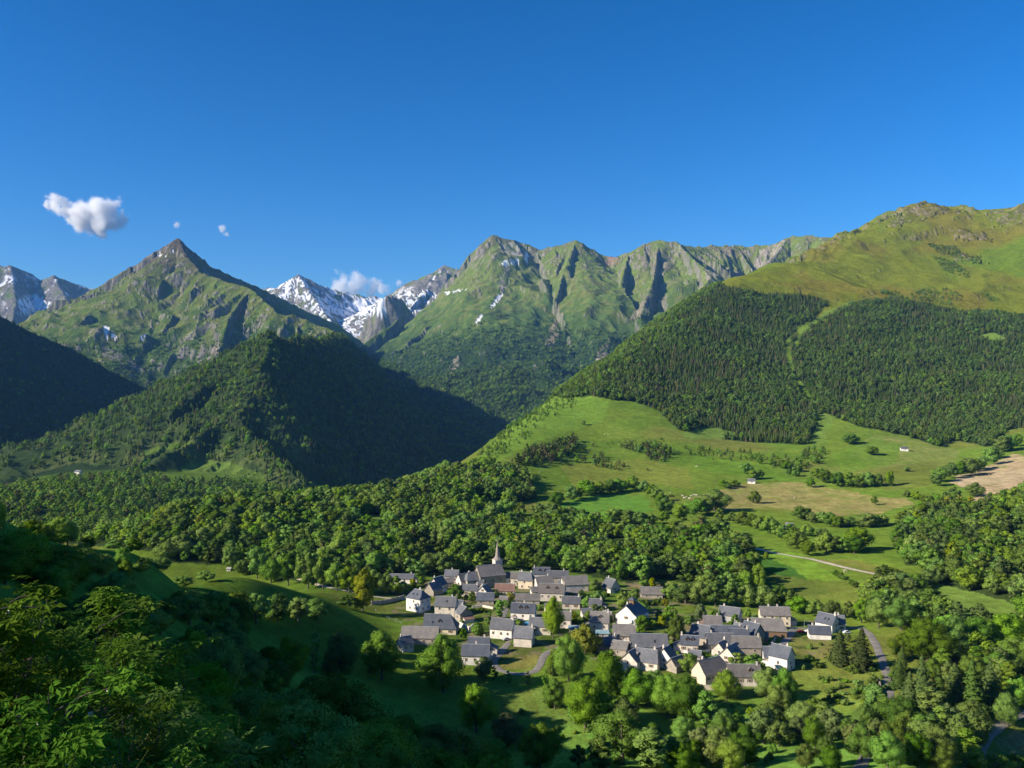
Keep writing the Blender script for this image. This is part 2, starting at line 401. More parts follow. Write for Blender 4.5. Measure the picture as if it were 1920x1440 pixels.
def surface(name, col_a, col_b, scale, rough=0.85, bump=0.3, bump_scale=None, vary=0.0, dist=0.05, detail=4):
    """a rough procedural surface: two tones of one colour, grain and fine relief"""
    m, nt, out = mat(name)
    tc = node(nt, 'ShaderNodeTexCoord').outputs['Object']
    n1 = noise_node(nt, scale, detail, 0.6, tc)
    c = mixc(nt, ramp(nt, n1.outputs[0], 0.32, 0.68, 0, 1), col_a, col_b)
    if vary:
        oi = node(nt, 'ShaderNodeObjectInfo')
        c = mixc(nt, 1.0, c, mixc(nt, oi.outputs['Random'], (1 - vary,) * 3, (1 + vary,) * 3), 'MULTIPLY')
    big = noise_node(nt, 0.28, 3, 0.6, tc)          # weathering in broad patches
    c = mixc(nt, 1.0, c, mixc(nt, ramp(nt, big.outputs[0], 0.35, 0.65, 0, 1), (0.84, 0.84, 0.86), (1.14, 1.12, 1.08)), 'MULTIPLY')
    b = node(nt, 'ShaderNodeBsdfPrincipled'); b.inputs['Roughness'].default_value = rough
    b.inputs['Specular IOR Level'].default_value = 0.25
    nt.links.new(c, b.inputs['Base Color'])
    if bump:
        n2 = noise_node(nt, bump_scale or scale * 3, 3, 0.6, tc)
        bp = node(nt, 'ShaderNodeBump'); bp.inputs['Strength'].default_value = bump; bp.inputs['Distance'].default_value = dist
        nt.links.new(n2.outputs[0], bp.inputs['Height']); nt.links.new(bp.outputs[0], b.inputs['Normal'])
    nt.links.new(b.outputs[0], out.inputs['Surface'])
    return m

# ground material: land cover from the mesh, grain and relief from noise at several sizes
def ground_material():
    m, nt, out = mat('ground')
    geo = node(nt, 'ShaderNodeNewGeometry').outputs['Position']
    at = node(nt, 'ShaderNodeAttribute', attribute_name='cover')
    big = noise_node(nt, 0.02, 4, 0.65, geo); mid = noise_node(nt, 0.11, 4, 0.65, geo); fine = noise_node(nt, 0.8, 4, 0.7, geo)
    mp = node(nt, 'ShaderNodeMapping'); mp.inputs['Scale'].default_value = (0.9, 0.16, 0.5); mp.inputs['Rotation'].default_value = (0, 0, 0.25)
    nt.links.new(geo, mp.inputs['Vector'])
    streak = noise_node(nt, 0.35, 3, 0.6, mp.outputs[0])
    k = math_node(nt, 'MULTIPLY', ramp(nt, big.outputs[0], 0.3, 0.7, 0.82, 1.18), ramp(nt, mid.outputs[0], 0.3, 0.7, 0.74, 1.26))
    k = math_node(nt, 'MULTIPLY', k, ramp(nt, fine.outputs[0], 0.3, 0.7, 0.72, 1.28))
    k = math_node(nt, 'MULTIPLY', k, ramp(nt, streak.outputs[0], 0.3, 0.7, 0.86, 1.14))
    cmb = node(nt, 'ShaderNodeCombineXYZ')
    for i in range(3): nt.links.new(k, cmb.inputs[i])
    c = mixc(nt, 1.0, at.outputs['Color'], cmb.outputs[0], 'MULTIPLY')
    # yellower and greener tufts
    hue = node(nt, 'ShaderNodeHueSaturation'); nt.links.new(c, hue.inputs['Color'])
    nt.links.new(ramp(nt, mid.outputs[1] if False else streak.outputs[0], 0.3, 0.7, 0.485, 0.515), hue.inputs['Hue'])
    d = node(nt, 'ShaderNodeBsdfDiffuse'); nt.links.new(hue.outputs[0], d.inputs['Color']); d.inputs['Roughness'].default_value = 0.6
    # relief: metres on the mountains (alpha of the cover), decimetres in the meadows
    rock = noise_node(nt, 0.013, 7, 0.72, geo)
    add = math_node(nt, 'MULTIPLY', rock.outputs[0], math_node(nt, 'MULTIPLY', at.outputs['Alpha'], 60.0))
    add = math_node(nt, 'ADD', add, math_node(nt, 'MULTIPLY', fine.outputs[0], 0.5))
    add = math_node(nt, 'ADD', add, math_node(nt, 'MULTIPLY', mid.outputs[0], 1.2))
    bp = node(nt, 'ShaderNodeBump'); bp.inputs['Strength'].default_value = 0.8; bp.inputs['Distance'].default_value = 1.0
    nt.links.new(add, bp.inputs['Height']); nt.links.new(bp.outputs[0], d.inputs['Normal'])
    nt.links.new(d.outputs[0], out.inputs['Surface'])
    return m
M_GROUND = ground_material()

# ------------------------------------------------------------------ land cover
def inpoly(px, py, poly):
    """points inside a polygon given in picture coordinates"""
    p = np.array(poly, float)
    res = np.zeros(px.shape, bool)
    k = (px >= p[:, 0].min()) & (px <= p[:, 0].max()) & (py >= p[:, 1].min()) & (py <= p[:, 1].max())
    if not k.any(): return res
    x, y = px[k], py[k]; ins = np.zeros(x.shape, bool)
    j = len(p) - 1
    for i in range(len(p)):
        c = (p[i, 1] > y) != (p[j, 1] > y)
        with np.errstate(divide='ignore', invalid='ignore'):
            xi = (p[j, 0] - p[i, 0]) * (y - p[i, 1]) / (p[j, 1] - p[i, 1] + 1e-12) + p[i, 0]
        ins ^= c & (x < xi); j = i
    res[k] = ins
    return res

# outlines of woods, clearings and fields: where they lie on the ground, drawn as seen from the eye
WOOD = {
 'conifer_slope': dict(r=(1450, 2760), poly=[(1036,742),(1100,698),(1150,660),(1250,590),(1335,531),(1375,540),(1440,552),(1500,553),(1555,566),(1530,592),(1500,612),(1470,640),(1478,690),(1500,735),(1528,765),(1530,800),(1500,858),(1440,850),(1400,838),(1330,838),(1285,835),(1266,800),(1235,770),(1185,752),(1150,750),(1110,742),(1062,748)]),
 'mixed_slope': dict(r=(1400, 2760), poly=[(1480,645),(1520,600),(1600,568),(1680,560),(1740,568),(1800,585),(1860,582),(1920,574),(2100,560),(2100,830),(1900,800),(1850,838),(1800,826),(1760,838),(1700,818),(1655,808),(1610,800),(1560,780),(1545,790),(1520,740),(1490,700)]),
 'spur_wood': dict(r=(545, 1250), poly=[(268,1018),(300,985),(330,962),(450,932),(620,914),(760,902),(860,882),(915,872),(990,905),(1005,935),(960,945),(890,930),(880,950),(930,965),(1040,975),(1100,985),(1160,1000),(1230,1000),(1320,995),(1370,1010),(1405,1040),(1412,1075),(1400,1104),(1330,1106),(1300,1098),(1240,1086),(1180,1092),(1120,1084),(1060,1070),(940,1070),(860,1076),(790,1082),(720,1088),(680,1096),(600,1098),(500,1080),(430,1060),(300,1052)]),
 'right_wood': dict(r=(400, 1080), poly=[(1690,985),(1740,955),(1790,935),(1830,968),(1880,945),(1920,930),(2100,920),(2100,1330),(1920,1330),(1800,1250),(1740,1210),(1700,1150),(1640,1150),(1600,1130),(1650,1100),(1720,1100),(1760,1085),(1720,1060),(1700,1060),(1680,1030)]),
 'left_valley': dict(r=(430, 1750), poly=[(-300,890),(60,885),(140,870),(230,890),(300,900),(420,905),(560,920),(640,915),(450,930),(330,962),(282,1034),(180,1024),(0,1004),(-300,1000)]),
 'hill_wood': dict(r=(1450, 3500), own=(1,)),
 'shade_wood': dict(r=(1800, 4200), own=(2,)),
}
CLEAR = [  # meadows inside or between the woods
 dict(r=(600, 1100), poly=[(664,970),(700,964),(726,982),(716,996),(680,990)]),
 dict(r=(600, 1100), poly=[(925,968),(1010,972),(1020,985),(940,985)]),
 dict(r=(600, 720), poly=[(770,1052),(800,1042),(845,1046),(850,1062),(800,1072),(775,1066)]),
 dict(r=(1400, 2800), poly=[(1545,772),(1562,780),(1545,830),(1520,842),(1528,800)]),
 dict(r=(1400, 2800), poly=[(1832,630),(1862,624),(1888,634),(1866,640),(1838,638)]),
 dict(r=(1400, 2800), poly=[(1275,812),(1330,800),(1380,812),(1375,820),(1290,826)]),
 dict(r=(1400, 2800), poly=[(1486,650),(1500,620),(1543,586),(1599,563),(1608,567),(1550,593),(1507,627),(1493,652)]),
 dict(r=(1200, 2600), poly=[(335,878),(370,862),(440,870),(500,892),(480,900),(420,893),(350,886)]),
 dict(r=(1200, 2600), poly=[(255,850),(330,828),(365,830),(330,842),(270,856)]),
 dict(r=(400, 900), poly=[(1690,1094),(1760,1096),(1830,1110),(1930,1140),(1930,1222),(1850,1194),(1780,1166),(1715,1145)]),
 dict(r=(400, 900), poly=[(1860,1015),(1920,1010),(1920,1040),(1880,1035)]),
]
DRY = [  # mown or dry fields
 (dict(r=(800, 1500), poly=[(1290,935),(1400,905),(1500,905),(1640,930),(1700,935),(1710,945),(1640,965),(1560,968),(1440,950),(1330,960)]), (0.240, 0.210, 0.075), 0.8),
 (dict(r=(700, 1500), poly=[(1775,905),(1840,880),(1880,860),(1900,850),(1925,855),(1925,930),(1880,942),(1830,948),(1800,950),(1850,915)]), (0.36, 0.27, 0.16), 0.9),
 (dict(r=(700, 1500), poly=[(1790,892),(1925,878),(1925,900),(1800,915)]), (0.36, 0.285, 0.17), 0.9),
 (dict(r=(500, 700), poly=[(1180,1095),(1240,1092),(1290,1100),(1300,1112),(1240,1118),(1185,1112)]), (0.26, 0.21, 0.09), 0.9),
 (dict(r=(350, 470), poly=[(940,1222),(965,1210),(1012,1214),(1010,1240),(995,1258),(935,1254)]), (0.22, 0.20, 0.055), 0.8),
 (dict(r=(300, 420), poly=[(890,1290),(1010,1290),(1080,1340),(1120,1400),(1180,1440),(900,1440),(880,1370)]), (0.17, 0.19, 0.045), 0.6),
 (dict(r=(330, 480), poly=[(1480,1195),(1570,1190),(1560,1215),(1540,1235),(1490,1228)]), (0.20, 0.17, 0.065), 0.7),
 (dict(r=(280, 400), poly=[(1865,1390),(1900,1372),(1960,1385),(1960,1420),(1880,1412)]), (0.26, 0.2, 0.1), 0.85),
 (dict(r=(1100, 1700), poly=[(1640,815),(1700,822),(1800,845),(1790,870),(1640,880),(1590,850)]), (0.185, 0.205, 0.058), 0.6),
]
FIELDS = [((1050,872),(1200,860),(1290,880),(1300,915),(1180,905),(1080,920)), ((1300,850),(1420,868),(1500,880),(1490,905),(1380,890),(1300,880)), ((1420,1075),(1560,1090),(1680,1090),(1700,1115),(1600,1130),(1500,1118)), ((1520,1050),(1600,1050),(1690,1068),(1690,1082),(1600,1066)), ((1130,985),(1330,982),(1400,1000),(1340,1004),(1200,1000)), ((1560,850),(1640,822),(1690,835),(1680,870),(1580,885)), ((1640,880),(1780,860),(1800,885),(1740,910),(1660,920)), ((905,930),(1000,940),(1040,962),(950,958))]
LUSH = [
 (dict(r=(550, 850), poly=[(1400,1062),(1430,1040),(1480,1058),(1530,1080),(1560,1110),(1530,1118),(1440,1110)]), (0.045, 0.115, 0.018)),
 (dict(r=(800, 1200), poly=[(1040,945),(1120,925),(1210,932),(1225,960),(1130,968),(1070,960)]), (0.10, 0.215, 0.028)),
 (dict(r=(600, 900), poly=[(1420,1030),(1500,1040),(1560,1075),(1600,1100),(1540,1098),(1480,1065)]), (0.14, 0.24, 0.026)),
 (dict(r=(1100, 2000), poly=[(870,880),(1000,765),(1060,742),(1150,745),(1130,790),(1000,830),(930,868)]), (0.135, 0.225, 0.028)),
]
_jx = 5.0 * fbm(GX / 23.0, GY / 23.0, 3); _jy = 2.2 * fbm(GX / 19.0 + 50, GY / 19.0, 3)
_far_j = np.clip(1.6 - np.hypot(GX, GY) / 1500.0, 0.45, 1.5)
PXJ = GPX + _jx * _far_j; PYJ = GPY + _jy * _far_j
RG = np.hypot(GX, GY)
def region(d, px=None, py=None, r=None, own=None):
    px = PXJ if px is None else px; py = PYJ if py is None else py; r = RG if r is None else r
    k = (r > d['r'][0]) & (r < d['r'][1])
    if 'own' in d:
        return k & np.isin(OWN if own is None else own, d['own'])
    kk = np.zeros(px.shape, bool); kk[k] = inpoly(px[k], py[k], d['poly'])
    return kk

# normals of the whole ground (also keeps the seams between its pieces smooth)
_co = np.stack([GX, GY, GZ], -1)
_da = np.gradient(_co, axis=0); _dr = np.gradient(_co, axis=1)
NRM = np.cross(_dr, _da); NRM /= np.linalg.norm(NRM, axis=-1, keepdims=True) + 1e-9
NRM[NRM[..., 2] < 0] *= -1
SLOPE = 1 - NRM[..., 2]

def land_cover():
    def lerp(c, k, col): return c + (np.array(col) - c) * np.clip(k, 0, 1)[..., None]
    nA = fbm(GX / 90.0, GY / 90.0, 4); nB = fbm(GX / 300.0 + 8, GY / 300.0, 4); nC = fbm(GX / 25.0, GY / 25.0 + 3, 3); nD = fbm(GX / 700.0, GY / 700.0 + 30, 3); nE = fbm(GX / 11.0, GY / 11.0 + 9, 3)
    c = np.zeros(GX.shape + (3,)) + np.array([0.098, 0.165, 0.020])
    c = lerp(c, 0.5 + 1.1 * nA, (0.125, 0.185, 0.024)); c = lerp(c, sstep(0.1, 0.6, nB), (0.140, 0.160, 0.032))
    a = np.zeros(GX.shape)
    for d, col in LUSH: c = lerp(c, region(d) * 0.9, col)
    for d, col, k in DRY: c = lerp(c, region(d) * np.clip(k + 0.5 * nC, 0, 1), col)
    for n_, poly in enumerate(FIELDS):      # each field has its own grass
        kf = region(dict(r=(500, 1700), poly=poly))
        c = lerp(c, kf * 0.7, ((0.165, 0.185, 0.034), (0.105, 0.190, 0.020), (0.130, 0.150, 0.030), (0.175, 0.170, 0.040))[n_ % 4])
    # gardens, yards and beaten earth in the village
    vil = region(dict(r=(380, 660), poly=[(730,1090),(900,1080),(1100,1078),(1240,1095),(1300,1130),(1480,1160),(1590,1170),(1560,1200),(1480,1260),(1420,1290),(1300,1285),(1130,1240),(1030,1225),(900,1245),(800,1205),(740,1160)]))
    c = lerp(c, vil * 0.75 * sstep(0.12, 0.32, nE + 0.5 * nC), (0.200, 0.165, 0.105)); c = lerp(c, vil * 0.7 * sstep(0.08, 0.3, -nE + 0.4 * nC), (0.055, 0.085, 0.020))
    # the slope under the eye: grass painted brighter to lift its shade
    c = lerp(c, 1 - sstep(300, 420, RG), (0.135, 0.250, 0.040))
    # wooded floor and flanks of the inner valley
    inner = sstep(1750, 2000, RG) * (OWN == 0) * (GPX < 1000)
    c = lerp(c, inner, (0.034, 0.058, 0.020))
    # pasture mountain
    up = sstep(2250, 2600, RG) * (OWN == 0) * (GPX >= 1000)
    c = lerp(c, up, (0.132, 0.154, 0.014)); c = lerp(c, up * 0.75 * sstep(0.0, 0.6, nB + 0.4 * nA + 0.15 * sstep(2700, 3300, RG)), (0.148, 0.128, 0.020)); c = lerp(c, up * sstep(0.05, 0.5, nD + 0.3 * nA), (0.105, 0.158, 0.014))
    rz = up * 0.6 * sstep(0.28, 0.46, SLOPE + 0.12 * nC + 0.12 * nE + 0.08 * nA + 0.06 * sstep(3250, 3550, RG))
    c = lerp(c, rz, (0.23, 0.19, 0.14)); a = np.maximum(a, 0.20 * up + 0.4 * rz)
    # rocky teeth along the crest at the right and under the summit
    for poly in ([(1845,380),(1925,378),(1925,420),(1880,425),(1850,410)], [(1690,395),(1720,375),(1790,385),(1810,400),(1770,398),(1700,420),(1660,430)], [(1780,432),(1815,430),(1850,445),(1860,455),(1800,450)], [(1790,470),(1835,478),(1845,496),(1800,490)]):
        k = inpoly(PXJ + 14 * nC, PYJ + 7 * nA, poly) & (RG > 2600) & (RG < 3900)
        c = lerp(c, k * 0.85 * sstep(0.0, 0.5, 0.7 * nE + 0.6 * nC + 0.3 * nA), (0.27, 0.225, 0.17)); a = np.maximum(a, k * 0.6)
    # far mountains
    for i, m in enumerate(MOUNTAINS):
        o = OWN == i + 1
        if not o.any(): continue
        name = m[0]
        z = GZ
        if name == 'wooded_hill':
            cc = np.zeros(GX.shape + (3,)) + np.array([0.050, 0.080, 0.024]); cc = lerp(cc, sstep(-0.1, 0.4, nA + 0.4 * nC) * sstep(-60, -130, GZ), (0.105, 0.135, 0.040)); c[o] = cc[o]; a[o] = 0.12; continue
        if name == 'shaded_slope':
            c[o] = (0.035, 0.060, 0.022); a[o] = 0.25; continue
        grass = np.zeros(GX.shape + (3,)) + np.array([0.140, 0.190, 0.034])
        grass = lerp(grass, sstep(-0.3, 0.5, nA), (0.165, 0.188, 0.042))
        shrub = np.array((0.072, 0.128, 0.028)); forest = np.array((0.034, 0.064, 0.019))
        cc = grass
        lowz = {'pyramid_mountain': (420, 60), 'green_massif': (640, 300)}.get(name, (-500, -900))
        cc = lerp(cc, sstep(lowz[0], lowz[1], z + 190 * nA + 130 * nC + 60 * (RIB - 1)) * 0.85, shrub)
        cc = lerp(cc, sstep(lowz[1] + 40, lowz[1] - 130, z + 120 * nA + 60 * nC), forest)
        if name == 'pyramid_mountain':
            cc = lerp(cc, sstep(430, 850, z + 120 * nA), (0.120, 0.098, 0.058))
            rock = sstep(0.40, 0.54, SLOPE + 0.18 * nC + 0.10 * nA) * 0.8 + sstep(0.32, 0.62, nC + 0.5 * nA) * 0.30
        elif name == 'green_massif':
            cc = lerp(cc, sstep(850, 1150, z + 150 * nA) * 0.6, (0.130, 0.112, 0.062))
            rock = 0.7 * sstep(0.50, 0.68, SLOPE + 0.20 * nC + 0.14 * nA + 0.12 * sstep(700, 1150, z)) + sstep(0.32, 0.62, nC + 0.5 * nA + 0.3 * nE) * 0.6 * sstep(350, 950, z)
        else:
            rock = np.ones(GX.shape) * sstep(-0.9, -0.1, nA + 0.6 * nB + 0.02)
        tone = np.clip(0.5 + 0.9 * nC, 0, 1)[..., None]
        rk = (np.array((0.15, 0.14, 0.125)) * (1 - tone) + np.array((0.30, 0.275, 0.235)) * tone)
        cc = cc + (rk - cc) * np.clip(rock, 0, 1)[..., None]
        a2 = 0.30 + 0.45 * np.clip(rock, 0, 1)
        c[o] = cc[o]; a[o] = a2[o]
    # pale rock faces and screes
    for poly, col in (([(1322,505),(1333,495),(1352,515),(1345,528),(1325,528)], (0.34, 0.30, 0.25)), ([(1365,512),(1385,507),(1398,520),(1380,522)], (0.3, 0.26, 0.21)),
                      ([(935,462),(960,455),(990,458),(985,482),(955,478)], (0.40, 0.38, 0.33)), ([(1030,620),(1042,600),(1050,625),(1035,655),(1022,648)], (0.36, 0.29, 0.21)),
                      ([(1430,470),(1455,448),(1475,450),(1450,492),(1420,505),(1405,510)], (0.34, 0.30, 0.25)), ([(1340,470),(1360,462),(1400,470),(1380,490),(1345,486)], (0.27, 0.22, 0.17)),
                      ([(935,530),(950,500),(958,505),(940,560),(930,568)], (0.36, 0.32, 0.26)), ([(1180,480),(1240,470),(1270,490),(1240,520),(1190,505)], (0.26, 0.23, 0.17)),
                      ([(1130,478),(1150,475),(1168,490),(1150,500),(1132,495)], (0.29, 0.20, 0.15)), ([(1220,540),(1250,530),(1240,570),(1205,595),(1180,600)], (0.3, 0.26, 0.2)),
                      ([(400,648),(412,640),(414,660),(402,690),(396,684)], (0.42, 0.35, 0.3)), ([(170,648),(200,650),(240,668),(270,690),(280,705),(240,690),(190,665)], (0.22, 0.21, 0.17)),
                      ([(1120,660),(1140,640),(1150,620),(1135,690),(1115,700)], (0.30, 0.26, 0.2)), ([(840,690),(860,665),(866,680),(845,705)], (0.33, 0.29, 0.22))):
        k = inpoly(PXJ, PYJ, poly) & (RG > 3700) & GVIS
        c = lerp(c, k * sstep(-0.45, 0.15, nC + 0.5 * nA), col); a = np.maximum(a, k * 1.0)
    # snow lying in hollows of the high ranges
    sn = np.zeros(GX.shape)
    hi = np.isin(OWN, [4, 5])
    hollow = sstep(1.15, 0.75, RIB + 0.35 * nC)
    sn = np.maximum(sn, hi * hollow * sstep(0.0, 0.25, nA + 0.6 * nC + np.where(OWN == 5, np.where(GPX > 770, -0.30, 0.06), -0.55)) * sstep(0.55, 0.35, SLOPE))
    for poly, th in (([(588,556),(640,566),(690,556),(725,555),(725,592),(690,592),(640,592),(605,582)], -0.42), ([(540,520),(575,525),(590,560),(610,600),(640,625),(620,610),(585,575),(550,548)], 0.02),
                     ([(760,570),(790,545),(808,548),(790,566),(768,585)], -0.2), ([(30,565),(60,548),(95,565),(105,580),(80,585),(45,590)], -0.3), ([(5,515),(25,518),(40,532),(10,530)], -0.2), ([(60,520),(75,525),(68,535)], -0.2), ([(146,532),(175,533),(172,542),(150,538)], -0.4),
                     ([(930,490),(958,488),(985,484),(975,496),(950,500)], -0.25), ([(984,470),(992,476),(986,492),(981,486)], -0.2), ([(938,548),(945,552),(922,580),(920,572)], -0.5), ([(900,590),(906,592),(895,608),(891,604)], -0.5), ([(830,548),(880,540),(880,545),(840,552)], 0.15),
                     ([(194,613),(204,612),(206,624),(200,634),(194,626)], -0.9), ([(207,622),(218,624),(216,636),(208,630)], -0.9), ([(262,632),(276,622),(274,630),(264,640)], -0.9), ([(318,468),(326,466),(322,474)], -0.9), ([(308,478),(313,476),(310,484)], -0.9), ([(295,478),(303,477),(300,482)], -0.9), ([(277,485),(283,487),(279,490)], -0.9),
                     ([(640,600),(655,612),(668,628),(655,632),(640,618)], -0.3)):
        own_ok = np.isin(OWN, [4, 5, 6]) if (poly[0][0] < 180 or 530 < poly[0][0] < 820) else (OWN == 7 if poly[0][0] > 820 else OWN == 3)
        k = inpoly(GPX + _jx * 0.4, GPY + _jy * 0.5, poly) & (RG > 3900) & GVIS & own_ok
        sn = np.maximum(sn, k * sstep(th, th + 0.12, nC + 0.5 * nA))
    c = lerp(c, sn, (0.84, 0.86, 0.90)); a = a * (1 - 0.85 * sn)
    # floor of the woods
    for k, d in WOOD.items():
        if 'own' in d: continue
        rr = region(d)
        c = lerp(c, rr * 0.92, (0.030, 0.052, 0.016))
    for d in CLEAR:
        rr = region(d)
        c = lerp(c, rr * 0.92, (0.125, 0.195, 0.034))
    return c, a
COVER, RELIEF = land_cover()

# ------------------------------------------------------------------ ground meshes (pieces of one continuous surface)
def ground_pieces():
    names = ['valley_ground'] + [m[0] for m in MOUNTAINS]
    pid = OWN[:-1, :-1].copy()
    rc = RR[:-1][None, :] + 0 * AZ[:-1][:, None]
    own0 = pid == 0
    pid[own0 & (rc < 330)] = 20
    right = own0 & (rc > 1600) & (AZ[:-1][:, None] > 0.0)
    pid[right] = 21
    table = {20: 'foreground_slope', 21: 'pasture_mountain', 0: 'valley_ground'}
    col4 = np.concatenate([COVER, RELIEF[..., None]], -1).reshape(-1, 4).astype(np.float32)
    co = np.stack([GX, GY, GZ + CZ], -1).reshape(-1, 3).astype(np.float32)
    nr = NRM.reshape(-1, 3)
    ii, jj = np.meshgrid(np.arange(NA - 1), np.arange(NR - 1), indexing='ij')
    quads = np.stack([(ii + 1) * NR + jj, (ii + 1) * NR + jj + 1, ii * NR + jj + 1, ii * NR + jj], -1)
    for k in np.unique(pid):
        q = quads[pid == k]
        used, inv = np.unique(q, return_inverse=True)
        inv = inv.reshape(-1, 4).astype(np.int32)
        me = bpy.data.meshes.new('ground')
        me.vertices.add(len(used)); me.vertices.foreach_set('co', co[used].ravel())
        me.loops.add(inv.size); me.loops.foreach_set('vertex_index', inv.ravel())
        me.polygons.add(len(inv)); me.polygons.foreach_set('loop_start', np.arange(0, inv.size, 4, dtype=np.int32))
        me.polygons.foreach_set('loop_total', np.full(len(inv), 4, np.int32))
        me.update(calc_edges=True)
        at = me.attributes.new('cover', 'FLOAT_COLOR', 'POINT'); at.data.foreach_set('color', col4[used].ravel())
        me.shade_smooth()
        me.normals_split_custom_set_from_vertices(nr[used].tolist())
        me.materials.append(M_GROUND)
        o = bpy.data.objects.new(table.get(int(k), names[int(k)] if k < len(names) else 'terrain'), me)
        o['kind'] = 'structure'; COL.objects.link(o)
ground_pieces()
# ------------------------------------------------------------------ foliage
def leaf_material(name, col, col2, vary=0.35, trans=0.25):
    m, nt, out = mat(name)
    oi = node(nt, 'ShaderNodeObjectInfo')
    tc = node(nt, 'ShaderNodeTexCoord').outputs['Object']
    n1 = noise_node(nt, 0.9, 2, 0.6, tc)
    c = mixc(nt, ramp(nt, n1.outputs[0], 0.35, 0.65, 0, 1), col, col2)
    rnd = oi.outputs['Random']
    h = node(nt, 'ShaderNodeHueSaturation'); nt.links.new(c, h.inputs['Color'])
    nt.links.new(ramp(nt, rnd, 0, 1, 0.482, 0.525), h.inputs['Hue'])
    r2 = math_node(nt, 'FRACT', math_node(nt, 'MULTIPLY', rnd, 7.31), 0.0)
    nt.links.new(ramp(nt, r2, 0, 1, 1 - vary, 1 + vary), h.inputs['Value'])
    r3 = math_node(nt, 'FRACT', math_node(nt, 'MULTIPLY', rnd, 23.7), 0.0)
    nt.links.new(ramp(nt, r3, 0, 1, 0.90, 1.12), h.inputs['Saturation'])
    d = node(nt, 'ShaderNodeBsdfDiffuse'); nt.links.new(h.outputs[0], d.inputs['Color'])
    t = node(nt, 'ShaderNodeBsdfTranslucent'); nt.links.new(h.outputs[0], t.inputs['Color'])
    mx = node(nt, 'ShaderNodeMixShader'); mx.inputs[0].default_value = trans
    nt.links.new(d.outputs[0], mx.inputs[1]); nt.links.new(t.outputs[0], mx.inputs[2])
    nt.links.new(mx.outputs[0], out.inputs['Surface'])
    return m
M_LEAF = leaf_material('leaf_green', (0.128, 0.228, 0.032), (0.200, 0.295, 0.050), 0.38)
M_LEAF_Y = leaf_material('leaf_yellow_green', (0.225, 0.265, 0.016), (0.270, 0.290, 0.022), 0.2)
M_LEAF_G = leaf_material('leaf_grey_green', (0.140, 0.190, 0.055), (0.175, 0.220, 0.065), 0.2)
M_NEEDLE = leaf_material('needle_dark', (0.062, 0.100, 0.024), (0.088, 0.125, 0.030), 0.4, 0.1)
M_NEEDLE_B = leaf_material('needle_brown', (0.105, 0.100, 0.045), (0.125, 0.115, 0.050), 0.3, 0.1)
M_LEAF_D = leaf_material('leaf_dark', (0.092, 0.148, 0.034), (0.130, 0.190, 0.042), 0.3)
M_BARK = surface('bark', (0.10, 0.085, 0.065), (0.16, 0.14, 0.11), 4.0, 0.95, 0.5, 14)

def raw_mesh(name, co, faces, material, normals=None, smooth=False):
    me = bpy.data.meshes.new(name)
    me.from_pydata([tuple(v) for v in co], [], [tuple(int(i) for i in f) for f in faces])
    me.update()
    if smooth or normals is not None: me.shade_smooth()
    if normals is not None: me.normals_split_custom_set_from_vertices([tuple(n) for n in normals])
    if material: me.materials.append(material)
    return me

_ICO = {}
def ico(sub):
    if sub not in _ICO:
        bm = bmesh.new(); bmesh.ops.create_icosphere(bm, subdivisions=sub, radius=1.0)
        bm.verts.ensure_lookup_table()
        _ICO[sub] = (np.array([v.co[:] for v in bm.verts]), np.array([[v.index for v in f.verts] for f in bm.faces])); bm.free()
    return _ICO[sub]

def unit(v): return v / (np.linalg.norm(v, axis=-1, keepdims=True) + 1e-9)

def leaf_quads(rg, pos, nrm, size, shade_n):
    n = len(pos)
    t = unit(np.cross(nrm, unit(rg.normal(size=(n, 3))))); b = np.cross(nrm, t)
    r = size[:, None] * rg.uniform(0.55, 1.0, (n, 4))
    v = np.stack([pos + t * r[:, :1], pos + b * r[:, 1:2] * 0.75, pos - t * r[:, 2:3], pos - b * r[:, 3:4] * 0.75], 1)
    v[:, 1] -= nrm * size[:, None] * 0.18; v[:, 3] -= nrm * size[:, None] * 0.18
    f = np.arange(4 * n).reshape(n, 4)
    return v.reshape(-1, 3), f, np.repeat(shade_n, 4, axis=0)

